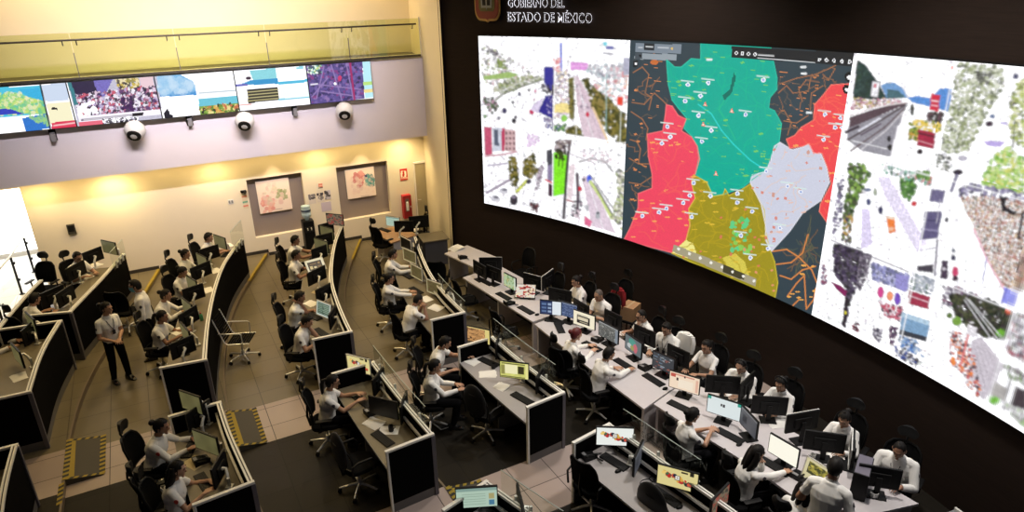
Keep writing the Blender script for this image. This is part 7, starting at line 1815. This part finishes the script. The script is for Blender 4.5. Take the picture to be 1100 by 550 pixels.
def poster2(c):
    c.scatter([(380, 188), (388, 184), (392, 192), (386, 200), (380, 196)], 30, (1.4, 3), [(206, 130, 130), (226, 160, 150)], 134, .85).scatter([(392, 190), (400, 188), (401, 198), (394, 198)], 26, (1.2, 2.6), [(100, 160, 160), (80, 140, 140), (130, 180, 170)], 135, .85).scatter([(376, 190), (400, 186), (402, 206), (380, 210)], 40, (1, 2.2), [(236, 210, 196), (226, 200, 190)], 136, .5).dab(393, 189, 1.4, 1.2, (60, 60, 110)).line([(388, 211), (396, 210)], .8, (190, 170, 160))
print_sheet('wall_map', 'pale pink map print lit in the left niche', 'map', 2.28, 3.15, 1.295, 2.20, WY+.10, poster1, 40, 40, (240, 222, 206))
print_sheet('wall_map', 'map print with a teal corner lit in the right niche', 'map', 4.73, 5.58, 1.305, 2.17, WY+.10, poster2, 40, 40, (240, 222, 206))
def fire_sign(c):
    c.box(430.6, 183.5, 436.4, 190.5, (250, 244, 226)); c.box(432.3, 184, 434.4, 190, (206, 50, 34)); c.line([(431, 191.8), (437.5, 191)], .8, (246, 220, 200))
print_sheet('fire_sign', 'red and white extinguisher sign above the red box', 'sign', 6.32, 6.55, 1.66, 2.01, WY-.02, fire_sign, 20, 30, (206, 50, 34))
def notice_red(c): c.box(342, 195, 349, 201, (206, 110, 90)); c.line([(343, 197), (348, 196.5)], 1, (236, 200, 180)); c.line([(343, 199.5), (348, 199)], 1, (236, 190, 170)); c.line([(342.5, 202), (349, 201)], 1.2, (70, 50, 40))
print_sheet('notice', 'small red notice above the paper notices between the niches', 'notice', 3.86, 4.03, 1.68, 1.93, WY-.008, notice_red, 20, 28, (226, 216, 196))
def notice_a(c): c.scatter([(331, 204), (356, 204), (356, 214), (331, 214)], 12, (.8, 1.8), [(60, 56, 60), (120, 116, 120)], 137)
print_sheet('notice', 'left white notice with dark figure above the water cooler', 'notice', 3.60, 3.80, 1.38, 1.66, WY-.008, notice_a, 16, 20, (216, 206, 196))
print_sheet('notice', 'middle white notice with dark mark above the water cooler', 'notice', 3.83, 4.02, 1.40, 1.66, WY-.008, notice_a, 16, 20, (222, 212, 200))
print_sheet('notice', 'right bluish notice above the water cooler', 'notice', 4.05, 4.22, 1.44, 1.70, WY-.008, notice_a, 16, 20, (196, 190, 200))
print_sheet('notice', 'plain lilac notice, lowest between the niches', 'notice', 3.92, 4.20, 1.10, 1.37, WY-.008, lambda c: None, 6, 6, (196, 184, 196))
def notice_l(c): c.line([(258, 212), (266, 210.5)], 1.4, (214, 120, 80)); c.line([(259, 218), (266, 216.5)], 2.0, (110, 170, 140)); c.line([(260, 222), (267, 220.5)], 1.4, (226, 110, 90))
print_sheet('notice', 'narrow notice with green and red bands left of the left niche', 'notice', 1.87, 2.0, 1.54, 1.92, WY-.008, notice_l, 14, 30, (222, 206, 176))
o = thing('small_camera', 'small black camera on the wall beside the left niche', 'camera', (1.93, WY-.06, 2.03)); MB().box((0, 0, 0), (.14, .10, .06), 0, .01).build('housing', M_BLACK, o); MB().cyl((.02, -.04, 0), (.02, -.10, -.02), .024).build('lens', M_DKGREY, o, True); MB().cyl((0, .02, 0), (0, .06, .0), .02).build('mount', M_BLACK, o, True)
o = thing('light_switch', 'pale double light switch on the wall above the tall curved desk', 'switch', (1.58, WY-.008, 1.79)); MB().box((0, 0, 0), (.14, .015, .13), 0, .004).build('plate', M_WHITE, o)
for s in (-1, 1): MB().box((s*.032, -.012, 0), (.045, .012, .075), 0, .003).build('rocker', M_GREY, o)
o = thing('wall_box', 'small dark box on the back wall above the man in glasses', 'box', (-2.08, WY-.03, 1.71)); MB().box((0, 0, 0), (.17, .06, .25), 0, .006).build('housing', mat('olive_dark_box', (.05, .045, .03), .5, vary=.1), o); MB().box((0, -.034, .02), (.12, .006, .15), 0, .002).build('front_grille', M_BLACK, o)
o = thing('extinguisher_box', 'red fire extinguisher box on the back wall above the corner desk', 'extinguisher box', (6.43, WY-.09, .86))
MB().box((0, .01, 0), (.26, .16, .72), 0, .006).build('cabinet', M_RED, o)
m = MB(); m.box((0, -.075, 0), (.24, .012, .70), 0, .003); m.build('door', mat('dark_red_door', (.30, .012, .016), .4, vary=.08), o)
MB().box((-.01, -.083, .06), (.11, .004, .40)).build('window', mat('dim_window', (.16, .12, .11), .25, vary=.2), o); MB().cyl((-.01, -.085, -.10), (-.01, -.085, .12), .042, n=14).sphere((-.01, -.085, .14), .035, 12, 8).build('cylinder', M_WHITE, o, True); MB().box((.09, -.085, 0), (.02, .012, .06), 0, .003).build('latch', M_ALU, o)

# ------------------------------------------------------------------ crest and halo lit lettering above the video wall
def on_wall(px, py, off): d, zq = hit(px, py, off); return d, zq
def wall_frame(d, z, off):
    """matrix: local x along the wall to the viewer's right, y up, z out of the wall"""
    a = math.radians(d); out = Vector((-math.cos(a), -math.sin(a), 0)); right = Vector((math.sin(a), -math.cos(a), 0))
    M = Matrix((right, (0, 0, 1), out)).transposed().to_4x4(); x, y = wall_pt(d, off); M.translation = (x, y, z); return M
M_FACE = mat('black_letter_face', (.006, .006, .008), .5)
M_HALO = mat('letter_halo_glow', (.8, .8, .85), .5, emit=(.93, .92, 1.0), es=1.5)  # LED glow on the wall round the letters, shaped as larger glowing letters
sd, sz = on_wall(590, 18, .05)
sign = thing('wall_sign', 'black halo lit letters above the left camera pictures', 'sign', (*wall_pt(sd, .05), sz))
def word(s, px0, px1, yb, yt):
    d0, z0 = hit(px0, yb, .05); d1, _ = hit(px1, yb, .05); _, z1 = hit(px0, yt, .05)
    dm = (d0+d1)/2; wd = abs(math.radians(d0-d1))*(WR-.05); cap = z1-z0
    for nm, m, dep, grow, off in (('letters', M_FACE, .008, .0, .060), ('halo_light', M_HALO, .004, .018, .048)):
        cu = bpy.data.curves.new(nm, 'FONT'); cu.body = s; cu.size = 1.0; cu.extrude = dep; cu.offset = grow; cu.align_x = 'CENTER'; cu.resolution_u = 3
        t = bpy.data.objects.new(nm, cu); COL.objects.link(t); dg = bpy.context.evaluated_depsgraph_get(); me = bpy.data.meshes.new_from_object(t.evaluated_get(dg))
        bpy.data.objects.remove(t); bpy.data.curves.remove(cu)
        v = np.empty(len(me.vertices)*3); me.vertices.foreach_get('co', v); v = v.reshape(-1, 3)
        w0 = v[:, 0].max()-v[:, 0].min(); h0 = .70
        v[:, 0] *= wd/w0; v[:, 1] *= cap/h0
        # follow the curve of the wall
        a = v[:, 0]/WR; v[:, 2] = v[:, 2]+WR*(1-np.cos(a))
        me.vertices.foreach_set('co', v.ravel()); me.materials.clear(); me.materials.append(m); me.update()
        q = put(me, nm, sign); q.matrix_local = Matrix.Translation(sign.location).inverted() @ wall_frame(dm, z0, off)
word('ESTADO DE MÉXICO', 545, 635.5, 22.6, 13.2)
word('GOBIERNO DEL', 545, 606, 7.6, -1.5)
cd, cz = hit(523.5, -2, .05); zb = hit(523.5, 23.5, .05)[1]; w2 = (hit(510, 5, .05)[0]-hit(537, 5, .05)[0])*PI/180*WR/2
crest = thing('crest', 'red and gold shield emblem at left of the lit lettering', 'emblem', (*wall_pt(cd, .04), cz))
MX = Matrix.Translation(crest.location).inverted() @ wall_frame(cd, cz, .04)
Hh = cz-zb
def shield(s): 
    w, h = w2*s, Hh*s; pts = [(-w, h*1.2), (w, h*1.2)]
    for k in range(11):
        a = -PI/2*k/10*1.0; pts.append((w*(.55+.45*math.cos(a)) if k < 10 else w*.55, -h*.45+h*.5*math.sin(a)))
    pts += [(w*.12, -h*.97), (0, -h*1.02), (-w*.12, -h*.97)]
    return pts+[(-x, y) for x, y in pts[2:-3]][::-1]
M_GOLD = mat('gold_rim', (.60, .36, .10), .35, metal=.4, vary=.1); M_CRED = mat('crest_red', (.34, .05, .02), .5, vary=.12); M_COLV = mat('crest_olive', (.18, .15, .03), .5, vary=.1); M_CSIL = mat('crest_silver', (.42, .42, .40), .4, metal=.3, vary=.1)
def plate(nm, m, z0, z1, pts): 
    q = MB().prism(pts, z0, z1).build(nm, m, crest); q.matrix_local = MX; return q
plate('rim', M_GOLD, 0, .03, shield(1.0)); plate('red_field', M_CRED, .03, .042, shield(.90)); 
iw, ih = w2*.62, Hh*.55
plate('olive_field', M_COLV, .042, .050, [(-iw, Hh*.9), (iw, Hh*.9), (iw, -ih*.75), (iw*.8, -ih), (-iw*.8, -ih), (-iw, -ih*.75)])
bw, bt = w2*.42, Hh*.30
plate('book', M_CSIL, .050, .060, [(-bw, bt), (-bw*.45, bt), (0, bt*.55), (bw*.45, bt), (bw, bt), (bw, -bt*1.35), (bw*.12, -bt*1.35), (0, -bt*1.65), (-bw*.12, -bt*1.35), (-bw, -bt*1.35)])
plate('page', M_DKGREY, .060, .064, [(-bw*.72, bt*.6), (-bw*.3, bt*.35), (-bw*.12, bt*.05), (-bw*.12, -bt), (-bw*.72, -bt)]); plate('page', M_DKGREY, .060, .064, [(bw*.72, bt*.6), (bw*.72, -bt), (bw*.12, -bt), (bw*.12, bt*.05), (bw*.3, bt*.35)])
# ------------------------------------------------------------------ light
def area(name, loc, size, energy, col, rot=(0, 0, 0), spread=180, sy=None):
    l = bpy.data.lights.new(name, 'AREA'); l.energy = energy; l.color = col; l.size = size
    if sy: l.shape = 'RECTANGLE'; l.size_y = sy
    l.spread = math.radians(spread)
    o = bpy.data.objects.new(name, l); COL.objects.link(o); o.location = loc; o.rotation_euler = rot; return o
def spot(name, loc, target, energy, col, ang=60, blend=.6, r=.05):
    l = bpy.data.lights.new(name, 'SPOT'); l.energy = energy; l.color = col; l.spot_size = math.radians(ang); l.spot_blend = blend; l.shadow_soft_size = r
    o = bpy.data.objects.new(name, l); COL.objects.link(o); o.location = loc
    o.rotation_euler = (Vector(target)-Vector(loc)).to_track_quat('-Z', 'Y').to_euler(); return o
WARM = (1.0, .72, .33); WARM2 = (1.0, .73, .34); NEUT = (1.0, .93, .84); COOL = (.90, .90, 1.0)
# gallery lamps above the upper wall
for x in (-5, -1.5, 2, 5.2): area('gallery_lamp', (x, 19.0, 8.9), .5, 105, WARM, (math.radians(12), 0, 0))
# soffit downlights under the gallery, plus an added fill strip for the wall
area('soffit_fill', (-.5, 18.36, 3.02), 13.5, 70, (1.0, .70, .27), (0, 0, 0), sy=.16)
for x, e in ((-1.0, 120), (1.3, 62), (3.95, 62), (6.4, 110), (-2.5, 60)): spot('soffit_downlight', (x, 18.22, 3.0), (x, 18.74, .9), e, (1.0, .76, .36), 150, 1.0, .12)
for x in (2.75, 5.2): spot('niche_spot', (x, 18.30, 2.98), (x, 18.86, 1.5), 34, (1.0, .72, .45), 60, .8)
# warm hall ceiling lamps; the neutral ones are fill added over desks and consoles
for (x, y, e, c) in ((-1.0, 13.5, 48, WARM2), (1.2, 16.0, 70, WARM2), (1.6, 12.2, 30, WARM2), (4.2, 15.2, 55, WARM2), (3.6, 9.5, 14, NEUT), (7.2, 9.6, 125, NEUT), (7.0, 5.0, 150, NEUT), (-.6, 8.6, 18, WARM2), (4.6, 6.6, 20, NEUT)):
    area('ceiling_lamp_and_fill', (x, y, 8.7), .6, e, c, spread=110)
# added fill light on the gallery front, helping out the screen light
area('fascia_fill', (1.5, 12.5, 8.8), 6.0, 215, (1.0, .90, .99), (math.radians(62), 0, 0), spread=70, sy=.3)
w = bpy.data.worlds.new('room_dimness'); SC.world = w; w.use_nodes = True
w.node_tree.nodes['Background'].inputs[0].default_value = (.75, .72, .80, 1); w.node_tree.nodes['Background'].inputs[1].default_value = .025
vs = SC.view_settings; vs.view_transform = 'Standard'; vs.look = 'None'; vs.exposure = 0.0; vs.gamma = 1.0; vs.use_curve_mapping = False

# repeats of one kind share a group phrase
PH = {'person': 'people working in the control room', 'chair': 'office chairs of the control room', 'monitor': 'computer monitors on the desks', 'keyboard': 'keyboards on the desks', 'mouse': 'computer mice on the desks', 'phone': 'desk phones', 'paper': 'papers lying on the desks', 'cup': 'cups on the desks', 'bottle': 'small bottles on the desks', 'desk': 'curved operator desks', 'table': 'front console tables', 'ramp': 'taped ramps over the steps', 'tape': 'safety tape on the floor', 'notice': 'notices on the back wall', 'map': 'map prints in the niches', 'jacket': 'jackets hung on chairs', 'speaker': 'ball speakers below the displays', 'bracket': 'brackets below the displays'}
for o in bpy.data.objects:
    if o.parent is None and 'category' in o and 'group' not in o and o['category'] in PH: o['group'] = PH[o['category']]
